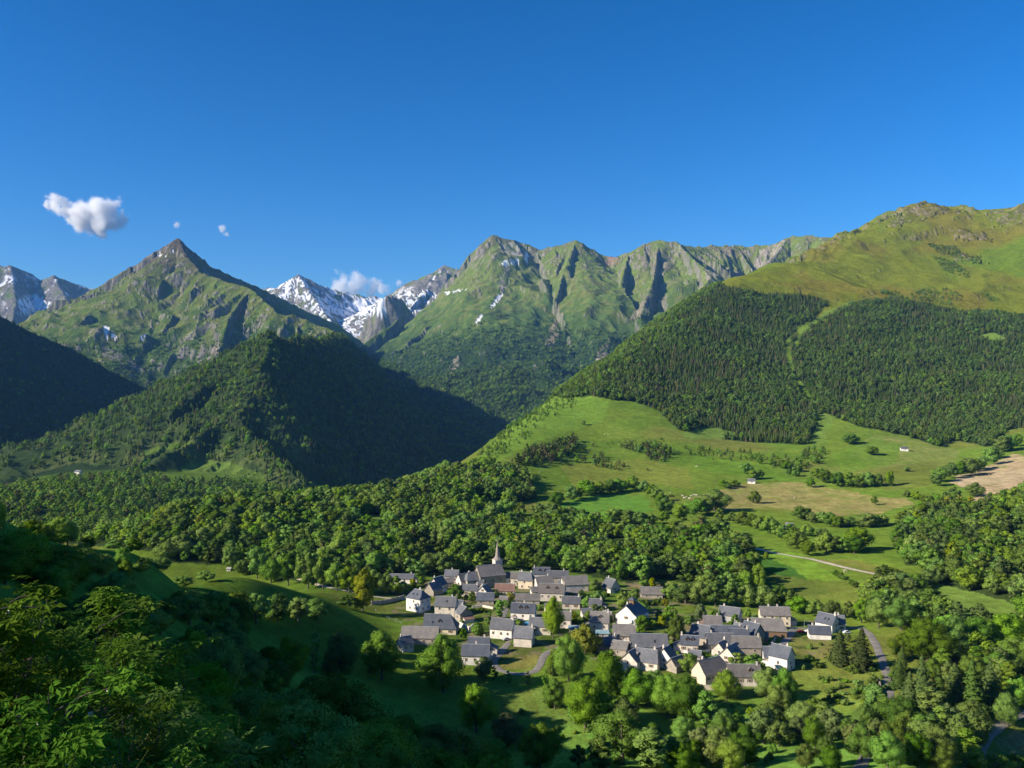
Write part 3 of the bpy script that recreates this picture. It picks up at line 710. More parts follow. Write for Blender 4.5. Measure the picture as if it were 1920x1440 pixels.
def broadleaf_crown(seed, H=14.0, base=2.2, rad=5.0, lobes=14, leaves=1200, leaf=0.6, core_sub=1, material=None, tall=0.0, top=0.75):
    rg = np.random.default_rng(seed)
    cen, rr = [], []
    for k in range(lobes):
        t = (k + 0.5) / lobes
        ph = k * 2.4 + rg.uniform(-0.5, 0.5)
        prof = (math.sin(math.pi * (0.16 + 0.74 * t)) ** 0.8) * (1 - tall * 0.4)
        q = rg.uniform(0.35, 0.92) if k < lobes - 1 else 0.1
        lr = rad * rg.uniform(0.22, 0.52) * (0.8 + 0.3 * (1 - abs(2 * t - 0.8)))
        z = base + lr * 0.7 + t ** 0.92 * (H - base - 1.7 * lr)
        cen.append((math.cos(ph) * rad * q * prof, math.sin(ph) * rad * q * prof, z)); rr.append(lr)
    cen = np.array(cen); rr = np.array(rr)
    V, Fc, N = [], [], []; off = 0
    iv, ifc = ico(core_sub)
    mid = np.array([0, 0, base + 0.42 * (H - base)])
    for c, r in zip(cen, rr):
        d = 0.72 + 0.13 * rg.normal(size=(len(iv), 1))
        v = c + iv * r * d * np.array([1, 1, 0.9])
        V.append(v); Fc.extend((ifc + off).tolist()); N.append(unit(0.8 * iv + 0.35 * unit(v - mid))); off += len(v)
    li = rg.choice(lobes, size=int(leaves * 1.9), p=rr ** 2 / (rr ** 2).sum())
    dr = unit(rg.normal(size=(len(li), 3)) + np.array([0, 0, 0.15]))
    p = cen[li] + dr * rr[li][:, None] * (0.80 + 0.42 * rg.uniform(0, 1, (len(li), 1)) ** 1.6) * np.array([1, 1, 0.95])
    dist = np.linalg.norm(p[:, None, :] - cen[None], axis=-1) / rr[None]
    dist[np.arange(len(li)), li] = 9
    keep = dist.min(1) > 0.86
    p, dr, li = p[keep][:leaves], dr[keep][:leaves], li[keep][:leaves]
    ln = unit(dr + 0.75 * rg.normal(size=p.shape))
    flip = (ln * dr).sum(-1) < 0; ln[flip] *= -1
    sh = unit(0.60 * dr + 0.32 * unit(p - mid) + 0.32 * ln)
    v, f, n = leaf_quads(rg, p, ln, leaf * rg.uniform(0.6, 1.25, len(p)), sh)
    V.append(v); N.append(n); Fc.extend((f + off).tolist())
    return raw_mesh('crown', np.concatenate(V), Fc, material or M_LEAF, np.concatenate(N))

def conifer_crown(seed, H=16.0, base=1.0, rad=2.8, leaves=900, leaf=0.55, material=None, tiers=11):
    rg = np.random.default_rng(seed)
    V, Fc, N = [], [], []; off = 0
    # inner cone, ragged in tiers
    seg = 9
    for k in range(tiers):
        t0 = k / tiers; t1 = min(1.0, (k + 1.45) / tiers)
        r0 = rad * (1 - t0) ** 0.75 * rg.uniform(0.55, 0.85)
        z0 = base + t0 * (H - base); z1 = base + t1 * (H - base)
        a = np.arange(seg) * 2 * math.pi / seg + rg.uniform(0, 6)
        rj = r0 * rg.uniform(0.7, 1.15, seg)
        ring = np.stack([np.cos(a) * rj, np.sin(a) * rj, z0 - 0.05 * H / tiers + rg.uniform(-0.2, 0.2, seg)], -1)
        v = np.concatenate([ring, [[0, 0, z1]]])
        n = np.concatenate([unit(np.stack([np.cos(a), np.sin(a), np.full(seg, 0.45)], -1)), [[0, 0, 1]]])
        V.append(v); N.append(n); Fc.extend([[off + i, off + (i + 1) % seg, off + seg] for i in range(seg)]); off += len(v)
    if leaves:
        t = 1 - np.sqrt(rg.uniform(0, 1, leaves)) * 0.99
        ph = rg.uniform(0, 2 * math.pi, leaves)
        saw = 0.75 + 0.32 * (1 - ((t * tiers) % 1.0))
        r = rad * (1 - t) ** 0.72 * saw * rg.uniform(0.55, 1.2, leaves) * (0.85 + 0.3 * np.sin(ph * 3 + t * 25))
        p = np.stack([np.cos(ph) * r, np.sin(ph) * r, base + t * (H - base)], -1)
        out = np.stack([np.cos(ph), np.sin(ph), np.full(leaves, 0.4)], -1)
        ln = unit(unit(out) + 0.6 * rg.normal(size=p.shape)); fl = (ln * out).sum(-1) < 0; ln[fl] *= -1
        v, f, n = leaf_quads(rg, p, ln, leaf * rg.uniform(0.6, 1.2, leaves) * (0.6 + 0.5 * (1 - t)), unit(unit(out) + 0.5 * ln))
        V.append(v); N.append(n); Fc.extend((f + off).tolist())
    return raw_mesh('crown', np.concatenate(V), Fc, material or M_NEEDLE, np.concatenate(N))

def tube(path, radii, seg=7):
    V, Fc = [], []
    P = np.array(path, float)
    for i in range(len(P)):
        d = unit(P[min(i + 1, len(P) - 1)] - P[max(i - 1, 0)])
        a = unit(np.cross(d, [0.31, 0.95, 0.12])); b = np.cross(d, a)
        for s in range(seg):
            th = 2 * math.pi * s / seg
            V.append(P[i] + radii[i] * (math.cos(th) * a + math.sin(th) * b))
    for i in range(len(P) - 1):
        for s in range(seg):
            Fc.append([i * seg + s, i * seg + (s + 1) % seg, (i + 1) * seg + (s + 1) % seg, (i + 1) * seg + s])
    return np.array(V), Fc

def trunk_mesh(seed, H, base, rad, limbs=6, conifer=False):
    rg = np.random.default_rng(seed)
    r0 = H * 0.022 + 0.04
    V, Fc = tube([(0, 0, -0.8), (0.05 * rad * rg.normal(), 0.02, base * 0.6), (0.04 * rad * rg.normal(), 0.04 * rad * rg.normal(), base + 0.25 * (H - base)), (0, 0, H * (0.95 if conifer else 0.8))], [r0 * 1.35, r0, r0 * 0.7, 0.04])
    V, Fc = [V], list(Fc); off = len(V[0])
    for k in range(limbs):
        ph = k * 2.4 + rg.uniform(-0.4, 0.4); z0 = base * 0.85 + (H - base) * 0.45 * k / max(limbs, 1)
        L = rad * rg.uniform(0.5, 0.8)
        q = [(0, 0, z0), (math.cos(ph) * L * 0.5, math.sin(ph) * L * 0.5, z0 + L * 0.45), (math.cos(ph) * L, math.sin(ph) * L, z0 + L * 1.0)]
        v, f = tube(q, [r0 * 0.5, r0 * 0.33, 0.03], 5)
        V.append(v); Fc.extend([[i + off for i in ff] for ff in f]); off += len(v)
    return raw_mesh('trunk', np.concatenate(V), Fc, M_BARK, None, True)

# prototypes: kind -> list of (crown mesh, trunk mesh, nominal height, nominal width)
PROTO = {}
def add_proto(kind, n, fn):
    PROTO[kind] = [fn(i) for i in range(n)]
add_proto('broad', 7, lambda i: (broadleaf_crown(100 + i, 14, (1.2, 1.8, 1.5, 2.4, 1.0, 1.6, 2.0)[i], (5.2, 4.6, 5.6, 4.4, 5.0, 4.2, 5.6)[i], (15, 13, 18, 14, 16, 12, 20)[i], 2300, 0.50), trunk_mesh(200 + i, 14, 2.2, 4.6), 14, 10.6))
add_proto('near', 6, lambda i: (broadleaf_crown(140 + i, 14, (1.2, 1.6, 1.4, 2.0, 1.2, 1.5)[i], (5.2, 4.8, 5.6, 4.6, 5.4, 5.0)[i], (22, 18, 26, 20, 24, 19)[i], 9000, 0.235), trunk_mesh(240 + i, 14, 2.2, 4.8, 9), 14, 10.8))
add_proto('tall', 3, lambda i: (broadleaf_crown(160 + i, 16, 1.2, 3.2, 14, 2000, 0.46, tall=0.5), trunk_mesh(260 + i, 16, 2.0, 3.0), 16, 6.6))
add_proto('yellow', 2, lambda i: (broadleaf_crown(170 + i, 13, 1.2, 4.9, 15, 2300, 0.48, material=M_LEAF_Y), trunk_mesh(270 + i, 13, 1.8, 4.4), 13, 10))
add_proto('grey', 2, lambda i: (broadleaf_crown(175 + i, 12, 1.4, 4.6, 14, 2100, 0.46, material=M_LEAF_G), trunk_mesh(275 + i, 12, 1.8, 4.0), 12, 9.5))
add_proto('conifer', 4, lambda i: (conifer_crown(180 + i, 16, 0.8, (2.8, 3.1, 2.5, 3.0)[i], 1500, 0.46, None if i % 2 else M_NEEDLE), trunk_mesh(280 + i, 16, 1.0, 2.0, 0, True), 16, 5.6))
add_proto('pine', 2, lambda i: (broadleaf_crown(190 + i, 14, 2.4, 3.1, 11, 1500, 0.45, material=M_NEEDLE_B if i else M_NEEDLE), trunk_mesh(290 + i, 14, 3, 2.6), 14, 6.4))
add_proto('cypress', 1, lambda i: (broadleaf_crown(195, 8, 0.2, 1.5, 10, 900, 0.3, tall=0.4), trunk_mesh(295, 8, 0.6, 0.8, 0), 8, 3.1))
add_proto('bush', 3, lambda i: (broadleaf_crown(196 + i, 4, 0.1, 2.6, 9, 900, 0.32), trunk_mesh(296 + i, 4, 0.3, 1.8, 4), 4, 5.4))

def wood_mesh(crown, trunk):
    """crown and trunk in one mesh, for trees of a far wood"""
    bm = bmesh.new(); bm.from_mesh(crown); k = len(bm.faces); bm.from_mesh(trunk)
    for f in bm.faces:
        f.material_index = 0
    bm.faces.ensure_lookup_table()
    for f in list(bm.faces)[k:]: f.material_index = 1
    me = bpy.data.meshes.new('wood_tree'); bm.to_mesh(me); bm.free()
    me.materials.append(crown.materials[0]); me.materials.append(M_BARK)
    return me
WOOD_COL = bpy.data.collections.new('wood_trees')      # sources of the far woods, referenced by their geometry nodes only
WOOD_KIND = {}
def add_wood(kind, meshes, h):
    idx = []
    for me in meshes:
        o = bpy.data.objects.new('w%02d' % len(WOOD_COL.objects), me); WOOD_COL.objects.link(o); idx.append(len(WOOD_COL.objects) - 1)
    WOOD_KIND[kind] = (idx, h)
add_wood('b', [broadleaf_crown(300 + i, 14, 0.8, (4.8, 5.4, 4.3, 5.0, 4.6)[i], (9, 11, 8, 10, 9)[i], 420, 0.72, core_sub=1) for i in range(5)], 14.0)
add_wood('d', [broadleaf_crown(305 + i, 14, 0.8, (4.8, 5.2, 4.4)[i], (9, 11, 8)[i], 420, 0.66, material=M_LEAF_D) for i in range(3)], 14.0)
add_wood('y', [broadleaf_crown(310, 14, 0.8, 4.8, 9, 420, 0.72, material=M_LEAF_Y)], 14.0)
add_wood('c', [conifer_crown(320 + i, 16, 0.3, (2.7, 3.0, 2.4)[i], 260, 0.75, M_NEEDLE, 8) for i in range(3)], 16.0)
add_wood('p', [conifer_crown(330 + i, 15, 0.3, 2.9, 260, 0.75, M_NEEDLE_B, 8) for i in range(1)], 15.0)
add_wood('P', [broadleaf_crown(340 + i, 14, 1.5, 3.2, 8, 320, 0.66, material=M_NEEDLE_B if i else M_NEEDLE) for i in range(2)], 14.0)
add_wood('m', [p[0] for p in PROTO['broad'][:4]], 14.0)

def wood_nodes():
    ng = bpy.data.node_groups.new('wood', 'GeometryNodeTree')
    ng.interface.new_socket('Geometry', in_out='INPUT', socket_type='NodeSocketGeometry')
    ng.interface.new_socket('Geometry', in_out='OUTPUT', socket_type='NodeSocketGeometry')
    gi = ng.nodes.new('NodeGroupInput'); go = ng.nodes.new('NodeGroupOutput')
    ci = ng.nodes.new('GeometryNodeCollectionInfo'); ci.inputs['Collection'].default_value = WOOD_COL
    ci.inputs['Separate Children'].default_value = True; ci.inputs['Reset Children'].default_value = True
    ip = ng.nodes.new('GeometryNodeInstanceOnPoints'); ip.inputs['Pick Instance'].default_value = True
    def attr(name, dt):
        n = ng.nodes.new('GeometryNodeInputNamedAttribute'); n.data_type = dt; n.inputs['Name'].default_value = name; return n.outputs['Attribute']
    ng.links.new(gi.outputs[0], ip.inputs['Points']); ng.links.new(ci.outputs[0], ip.inputs['Instance'])
    ng.links.new(attr('which', 'INT'), ip.inputs['Instance Index']); ng.links.new(attr('size', 'FLOAT_VECTOR'), ip.inputs['Scale'])
    er = ng.nodes.new('FunctionNodeEulerToRotation'); ng.links.new(attr('turn', 'FLOAT_VECTOR'), er.inputs[0]); ng.links.new(er.outputs[0], ip.inputs['Rotation'])
    ng.links.new(ip.outputs[0], go.inputs[0])
    return ng
WOOD_NG = wood_nodes()

def wood_object(name, label, cat, pts, which, size, turn):
    me = bpy.data.meshes.new(name)
    n = len(pts)
    me.vertices.add(n); me.vertices.foreach_set('co', pts.astype(np.float32).ravel())
    a = me.attributes.new('which', 'INT', 'POINT'); a.data.foreach_set('value', which.astype(np.int32))
    a = me.attributes.new('size', 'FLOAT_VECTOR', 'POINT'); a.data.foreach_set('vector', size.astype(np.float32).ravel())
    a = me.attributes.new('turn', 'FLOAT_VECTOR', 'POINT'); a.data.foreach_set('vector', turn.astype(np.float32).ravel())
    me.update()
    o = bpy.data.objects.new(name, me); COL.objects.link(o)
    md = o.modifiers.new('wood', 'NODES'); md.node_group = WOOD_NG
    o['kind'] = 'stuff'; o['label'] = label; o['category'] = cat
    return o

def grid_index(x, y):
    a = np.arctan2(x, y); r = np.hypot(x, y)
    return np.clip(np.searchsorted(AZ, a) - 1, 0, NA - 2), np.clip(np.searchsorted(RR, r) - 1, 0, NR - 2)

def seen(x, y, z, h):
    """is any of a tree of height h at these places in sight (or nearly so)?"""
    i, j = grid_index(x, y)
    jj = np.maximum(j - 3, 0)
    return (z + h * 1.15) / np.hypot(x, y) >= _run[i, jj] - 0.0015

def scatter(d, spacing, jitter=0.48, seed=1, exclude=CLEAR, thin=0.0, bounds=None):
    rg = np.random.default_rng(seed)
    k = region(d, GPX, GPY) if 'own' not in d else region(d)
    k = k & (np.abs(AZ[:, None]) < 0.62)
    if not k.any(): return np.zeros((0, 3))
    x0, x1, y0, y1 = GX[k].min(), GX[k].max(), GY[k].min(), GY[k].max()
    gx, gy = np.meshgrid(np.arange(x0, x1, spacing), np.arange(y0, y1, spacing))
    x = gx.ravel() + rg.uniform(-jitter, jitter, gx.size) * spacing; y = gy.ravel() + rg.uniform(-jitter, jitter, gx.size) * spacing
    a = np.arctan2(x, y); m = np.abs(a) < 0.60
    x, y = x[m], y[m]
    i, j = grid_index(x, y)
    own = OWN[i, j]; r = np.hypot(x, y)
    m = (r > d['r'][0]) & (r < d['r'][1]) & (np.isin(own, d['own']) if 'own' in d else True)
    x, y, r = x[m], y[m], r[m]
    z = ground(x, y)
    wob = np.clip(1.6 - r / 1500.0, 0.45, 1.5)
    px = 960 + F * x / y + 4 * wob * fbm(x / 23.0, y / 23.0, 2); py = 720 - F * z / y + 2.0 * wob * fbm(x / 19.0 + 50, y / 19.0, 2)
    m = np.ones(x.shape, bool) if 'own' in d else inpoly(px, py, d['poly'])
    for e in exclude:
        m &= ~((r > e['r'][0]) & (r < e['r'][1]) & inpoly(px, py, e['poly']))
    m &= rg.uniform(0, 1, len(x)) >= thin
    m &= seen(x, y, z, 15.0)
    return np.stack([x[m], y[m], z[m] + CZ], -1)

def plant_wood(name, label, pts, kinds, hmin, hmax, seed, pick=None, wide=1.0):
    """kinds: list of (kind, share) or a function of positions giving kind letters"""
    if len(pts) == 0: return
    rg = np.random.default_rng(seed)
    n = len(pts)
    letters = pick(pts, rg) if pick else rg.choice([k for k, _ in kinds], n, p=np.array([s for _, s in kinds]) / sum(s for _, s in kinds))
    which = np.zeros(n, int); nom = np.ones(n)
    for k, (idx, h) in WOOD_KIND.items():
        s = letters == k
        which[s] = rg.choice(idx, s.sum()); nom[s] = h
    h = rg.uniform(hmin, hmax, n) * (1 + 0.15 * fbm(pts[:, 0] / 60.0, pts[:, 1] / 60.0, 2))
    s = h / nom
    w = s * rg.uniform(0.85, 1.2, n) * wide
    turn = np.stack([rg.normal(0, 0.03, n), rg.normal(0, 0.03, n), rg.uniform(0, 6.28, n)], -1)
    p = pts.copy(); p[:, 2] -= 0.3
    return wood_object(name, label, 'woodland', p, which, np.stack([w, w, s], -1), turn)

def pick_slope(pts, rg):
    """conifers high and in belts, broadleaved trees lower and along the edges"""
    x, y, z = pts[:, 0], pts[:, 1], pts[:, 2] - CZ
    py = 720 - F * z / y; px = 960 + F * x / y
    v = fbm(x / 150.0, y / 150.0, 3) + 0.6 * fbm(x / 45.0, y / 45.0, 2)
    con = 0.50 + 1.0 * v + np.where(px < 1500, 0.15, -0.1) + (690 - py) / 520.0
    edge = np.clip((px - (1040 + (742 - py) * 1.35)) / 60.0, 0, 1)      # leafy fringe down the left edge of the slope
    con = con * np.where(px < 1360, edge, 1.0) - (1 - edge) * (px < 1360) * 0.6
    u = rg.uniform(0, 1, len(pts))
    return np.where(u < con, np.where(rg.uniform(0, 1, len(pts)) < 0.22, 'p', 'c'), np.where(rg.uniform(0, 1, len(pts)) < np.where(edge < 1, 0.6, 0.16), 'b', 'd'))

# ------------------------------------------------------------------ single trees
ORD = 'first second third fourth fifth sixth seventh eighth ninth tenth eleventh twelfth thirteenth fourteenth fifteenth sixteenth seventeenth eighteenth nineteenth twentieth'.split()
_o9 = ORD[:9]
for _a, _b in (('twenty', None), ('thirty', 'thirtieth'), ('forty', 'fortieth'), ('fifty', 'fiftieth'), ('sixty', 'sixtieth'), ('seventy', 'seventieth'), ('eighty', 'eightieth'), ('ninety', 'ninetieth')):
    ORD += ([_b] if _b else []) + [_a + '-' + o for o in _o9]
TREES = []     # name, group, x, y, z, height, width, kind
def tree(name, group, px, py, hpx, wpx, kind='broad', rmin=200, rmax=4000):
    x, y, z = hit(px, py, rmin, rmax); s = y / F
    TREES.append([name, group, x, y, z, hpx * s, wpx * s, kind])
def tree_at(name, group, px, Y, h, w, kind='near'):
    x = Y * (px - 960) / F
    TREES.append([name, group, x, Y, g1(x, Y), h, w, kind])
def hedge(name, group, line, hpx, step, kind='broad', wid=1.0, rmin=400, jit=3):
    for (x0, y0), (x1, y1) in zip(line[:-1], line[1:]):
        n = max(1, int(math.hypot(x1 - x0, (y1 - y0) * 1.5) / step))
        for k in range(n):
            t = (k + random.uniform(0.2, 0.8)) / n
            h = hpx * random.uniform(0.75, 1.15)
            tree(name, group, x0 + t * (x1 - x0) + random.uniform(-jit, jit), y0 + t * (y1 - y0) + random.uniform(-jit, jit) * 0.5, h, h * random.uniform(0.9, 1.15) * wid, kind, rmin)
# ------------------------------------------------------------------ village
M_SLATE = surface('slate_blue', (0.070, 0.080, 0.102), (0.110, 0.122, 0.146), 1.6, 0.55, 0.5, 5, 0.18)
M_SLATE_OLD = surface('slate_old', (0.138, 0.128, 0.120), (0.205, 0.192, 0.182), 1.3, 0.8, 0.6, 5, 0.22)
M_SLATE_MID = surface('slate_grey', (0.106, 0.112, 0.128), (0.160, 0.166, 0.180), 1.4, 0.7, 0.5, 5, 0.2)
M_TILE_RED = surface('tile_red', (0.21, 0.125, 0.10), (0.27, 0.165, 0.13), 1.6, 0.85, 0.5, 5, 0.1)
M_TIN = surface('roof_tin', (0.20, 0.33, 0.37), (0.25, 0.39, 0.43), 2.0, 0.5, 0.2, 6)
M_WHITE = surface('render_white', (0.74, 0.71, 0.66), (0.82, 0.79, 0.74), 0.9, 0.9, 0.2, 6, 0.06)
M_CREAM = surface('render_cream', (0.62, 0.53, 0.39), (0.70, 0.61, 0.46), 0.9, 0.9, 0.2, 6, 0.06)
M_BEIGE = surface('render_beige', (0.60, 0.54, 0.46), (0.72, 0.66, 0.58), 1.1, 0.9, 0.35, 5, 0.1)
M_STONE = surface('wall_stone', (0.30, 0.265, 0.215), (0.46, 0.41, 0.34), 2.2, 0.95, 0.8, 3.5, 0.15, 0.12)
M_GREY = surface('render_grey', (0.38, 0.38, 0.38), (0.46, 0.46, 0.46), 1.0, 0.9, 0.2, 6, 0.08)
M_WOOD = surface('old_wood', (0.16, 0.10, 0.06), (0.23, 0.15, 0.09), 3.0, 0.85, 0.3, 9, 0.15)
M_TRIM = surface('trim_zinc', (0.36, 0.38, 0.40), (0.44, 0.46, 0.48), 4, 0.5, 0.1, 9)
M_ROAD = surface('asphalt_pale', (0.19, 0.172, 0.150), (0.28, 0.255, 0.220), 0.6, 0.9, 0.2, 6)
M_TRACK = surface('track_gravel', (0.44, 0.38, 0.28), (0.56, 0.49, 0.37), 0.5, 0.95, 0.4, 3)
def glass_material():
    m, nt, out = mat('window_glass')
    b = node(nt, 'ShaderNodeBsdfPrincipled'); b.inputs['Roughness'].default_value = 0.12
    tc = node(nt, 'ShaderNodeTexCoord').outputs['Object']
    n = noise_node(nt, 1.5, 2, 0.5, tc)
    nt.links.new(mixc(nt, n.outputs[0], (0.02, 0.022, 0.025), (0.05, 0.05, 0.05)), b.inputs['Base Color'])
    nt.links.new(b.outputs[0], out.inputs['Surface']); return m
M_GLASS = glass_material()
def paint(name, c, rough=0.5):
    return surface(name, tuple(v * 0.9 for v in c), tuple(min(1, v * 1.08) for v in c), 2.5, rough, 0.1, 8)
M_SHUT = paint('shutter_red', (0.25, 0.07, 0.05)); M_BLUEP = paint('paint_blue', (0.10, 0.33, 0.55)); M_DOOR = paint('door_brown', (0.13, 0.08, 0.05))

def link(o, parent=None):
    COL.objects.link(o)
    if parent is not None: o.parent = parent
    return o
def box_geo(x0, x1, y0, y1, z0, z1):
    v = [(x0, y0, z0), (x1, y0, z0), (x1, y1, z0), (x0, y1, z0), (x0, y0, z1), (x1, y0, z1), (x1, y1, z1), (x0, y1, z1)]
    f = [(0, 3, 2, 1), (4, 5, 6, 7), (0, 1, 5, 4), (1, 2, 6, 5), (2, 3, 7, 6), (3, 0, 4, 7)]
    return v, f
class Geo:
    def __init__(s): s.v, s.f = [], []
    def add(s, v, f):
        o = len(s.v); s.v.extend(v); s.f.extend([tuple(i + o for i in q) for q in f]); return s
    def box(s, *a): return s.add(*box_geo(*a))
    def mesh(s, name, m, smooth=False): return raw_mesh(name, s.v, s.f, m, None, smooth)
    def obj(s, name, m, parent=None, smooth=False): return link(bpy.data.objects.new(name, s.mesh(name, m, smooth)), parent)

def window_meshes():
    w, h, t = 0.95, 1.25, 0.13
    g = Geo(); g.box(-w/2 - t, -w/2, -0.10, 0.08, -h/2 - t, h/2 + t); g.box(w/2, w/2 + t, -0.10, 0.08, -h/2 - t, h/2 + t)
    g.box(-w/2, w/2, -0.10, 0.08, h/2, h/2 + t); g.box(-w/2, w/2, -0.14, 0.08, -h/2 - t, -h/2); g.box(-0.03, 0.03, -0.06, 0.05, -h/2, h/2)
    fr = g.mesh('window', M_BEIGE)
    p = Geo().box(-w/2, -0.03, -0.035, 0.05, -h/2, h/2).box(0.03, w/2, -0.035, 0.05, -h/2, h/2).mesh('pane', M_GLASS)
    return fr, p
WIN, PANE = window_meshes()
def shutter_mesh():
    return Geo().box(-0.23, 0.23, -0.09, -0.015, -0.68, 0.68)
SHUT = shutter_mesh().mesh('shutter', M_SHUT); SHUTW = shutter_mesh().mesh('shutter', M_WOOD)
DOORM = Geo().box(-0.55, 0.55, -0.07, 0.05, -1.05, 1.05).box(-0.7, -0.57, -0.10, 0.06, -1.05, 1.25).box(0.57, 0.7, -0.10, 0.06, -1.05, 1.25).box(-0.57, 0.57, -0.10, 0.06, 1.07, 1.25).mesh('door', M_DOOR)
GARAGE = Geo().box(-1.3, 1.3, -0.06, 0.05, -1.1, 1.1).box(-1.45, -1.32, -0.10, 0.06, -1.1, 1.3).box(1.32, 1.45, -0.10, 0.06, -1.1, 1.3).box(-1.32, 1.32, -0.10, 0.06, 1.12, 1.3).mesh('garage_door', M_WOOD)
CHIM = Geo().box(-0.38, 0.38, -0.38, 0.38, -1.6, 1.0).box(-0.46, 0.46, -0.46, 0.46, 1.0, 1.15).box(-0.14, 0.14, -0.14, 0.14, 1.15, 1.5).mesh('chimney', M_BEIGE)

def roof_geo(L, D, wh, rh, over=0.45, th=0.22, hip=(0, 0), kick=0.35):
    """slate roof with eaves, thickness and a slight kick at the foot; hip = how far each end is hipped"""
    g = Geo()
    sl = rh / (D / 2)
    x0, x1 = -L/2 - over, L/2 + over
    def end(x, s, hp):
        # profile points from eave (s=-1 or 1) to ridge at one end
        ye = D/2 + over; ze = wh - over * sl * 0.55
        ym = D/2 - D * 0.09; zm = wh + D * 0.09 * sl
        return (x, s * ye, ze), (x + (hp * 0.22 if x < 0 else -hp * 0.22), s * ym, zm), (x + (hp if x < 0 else -hp), 0.0, wh + rh)
    for s in (-1, 1):
        a0, a1, a2 = end(x0, s, hip[0]); b0, b1, b2 = end(x1, s, hip[1])
        top = [a0, b0, b1, a1, a2, b2]
        bot = [(p[0], p[1], p[2] - th) for p in top]
        v = top + bot
        f = [(0, 1, 2, 3), (3, 2, 5, 4), (6, 9, 8, 7), (9, 10, 11, 8), (0, 6, 7, 1), (1, 7, 8, 2), (2, 8, 11, 5), (0, 3, 9, 6), (3, 4, 10, 9)]
        if s > 0: f = [tuple(reversed(q)) for q in f]
        g.add(v, f)
    for x, hp in ((x0, hip[0]), (x1, hip[1])):
        if hp > 0:
            a0, a1, a2 = end(x, -1, hp); b0, b1, b2 = end(x, 1, hp)
            v = [a0, b0, b1, a1, a2] + [(p[0] + (0.02 if x < 0 else -0.02), p[1], p[2] - th) for p in (a0, b0, b1, a1, a2)]
            f = [(1, 0, 3, 2), (2, 3, 4), (0, 1, 6, 5)]
            if x > 0: f = [tuple(reversed(q)) for q in f]
            g.add(v, f)
    return g

def body_geo(L, D, wh, rh, hip=(0, 0), foot=2.5):
    x0, x1, y0, y1 = -L/2, L/2, -D/2, D/2
    v = [(x0, y0, -foot), (x1, y0, -foot), (x1, y1, -foot), (x0, y1, -foot), (x0, y0, wh), (x1, y0, wh), (x1, y1, wh), (x0, y1, wh)]
    f = [(0, 1, 5, 4), (2, 3, 7, 6)]
    e = 0.12
    if hip[1] > 0: f.append((1, 2, 6, 5))
    else:
        v.append((x1, 0, wh + rh - e)); f.append((1, 2, 6, len(v) - 1, 5))
    if hip[0] > 0: f.append((3, 0, 4, 7))
    else:
        v.append((x0, 0, wh + rh - e)); f.append((3, 0, 4, len(v) - 1, 7))
    f += [(0, 3, 2, 1), (4, 5, 6, 7)] if hip[0] > 0 and hip[1] > 0 else [(0, 3, 2, 1)]
    return Geo().add(v, f)

def put(mesh, name, parent, loc, rz=0.0, sc=(1, 1, 1)):
    o = bpy.data.objects.new(name, mesh); link(o, parent); o.location = loc; o.rotation_euler = (0, 0, rz); o.scale = sc; return o

def windows_on(parent, wall, L, D, z, n, side, shut=None, rg=random, door=None, sc=1.0, skip=()):
    """a row of windows on one wall; side: f front, b back, l left gable, r right gable"""
    span = L if side in 'fb' else D
    for k in range(n):
        if k in skip: continue
        u = -span/2 + span * (k + 0.5 + rg.uniform(-0.06, 0.06)) / n
        if side == 'f': loc, rz = (u, -D/2, z), 0.0
        elif side == 'b': loc, rz = (-u, D/2, z), math.pi
        elif side == 'r': loc, rz = (L/2, u, z), math.pi/2
        else: loc, rz = (-L/2, -u, z), -math.pi/2
        if door is not None and k == door:
            put(DOORM, 'door', parent, (loc[0], loc[1], 1.0), rz); continue
        w = put(WIN, 'window', parent, loc, rz, (sc, 1, sc)); put(PANE, 'pane', w, (0, 0, 0))
        if shut:
            for sx in (-0.85, 0.85): put(shut, 'shutter', w, (sx, 0, 0))

def dormer(roof, x, D, wh, rh, t=0.40, w=1.5, h=1.5, roof_m=None, wall_m=None, side=-1):
    """a gabled dormer standing on the roof slope; t = how far up the slope its face stands"""
    y = side * D/2 * (1 - t); z = wh + rh * t
    dl = min(h / (rh / (D/2)) + 0.9, D/2 * (1 - t) + 0.3)
    g = Geo()
    s = -side
    f = lambda a, b: (min(a, b), max(a, b))
    g.box(x - w/2, x + w/2, *f(y, y + s * dl), z - 0.5, z + h * 0.62)
    d = g.obj('dormer', wall_m or M_WOOD, roof)
    r = Geo()
    yy0, yy1 = y - s * 0.25, y + s * (dl + 0.2)
    zt = z + h * 0.62
    for sx in (-1, 1):
        v = [(x + sx * (w/2 + 0.25), yy0, zt - 0.15), (x + sx * (w/2 + 0.25), yy1, zt - 0.15), (x, yy1, zt + w * 0.48), (x, yy0, zt + w * 0.48)]
        v += [(a, b, c - 0.12) for a, b, c in v]
        r.add(v, [(0, 1, 2, 3), (7, 6, 5, 4), (0, 4, 5, 1), (3, 2, 6, 7), (0, 3, 7, 4), (1, 5, 6, 2)])
    r.add([(x - w/2, y, zt), (x + w/2, y, zt), (x, y, zt + w * 0.42)], [(0, 1, 2)])
    r.obj('dormer_roof', roof_m or M_SLATE, roof)
    pm = Geo().box(x - w * 0.28, x + w * 0.28, *f(y - s * 0.03, y + s * 0.04), z - 0.15, z + h * 0.5)
    pm.obj('pane', M_GLASS, roof)

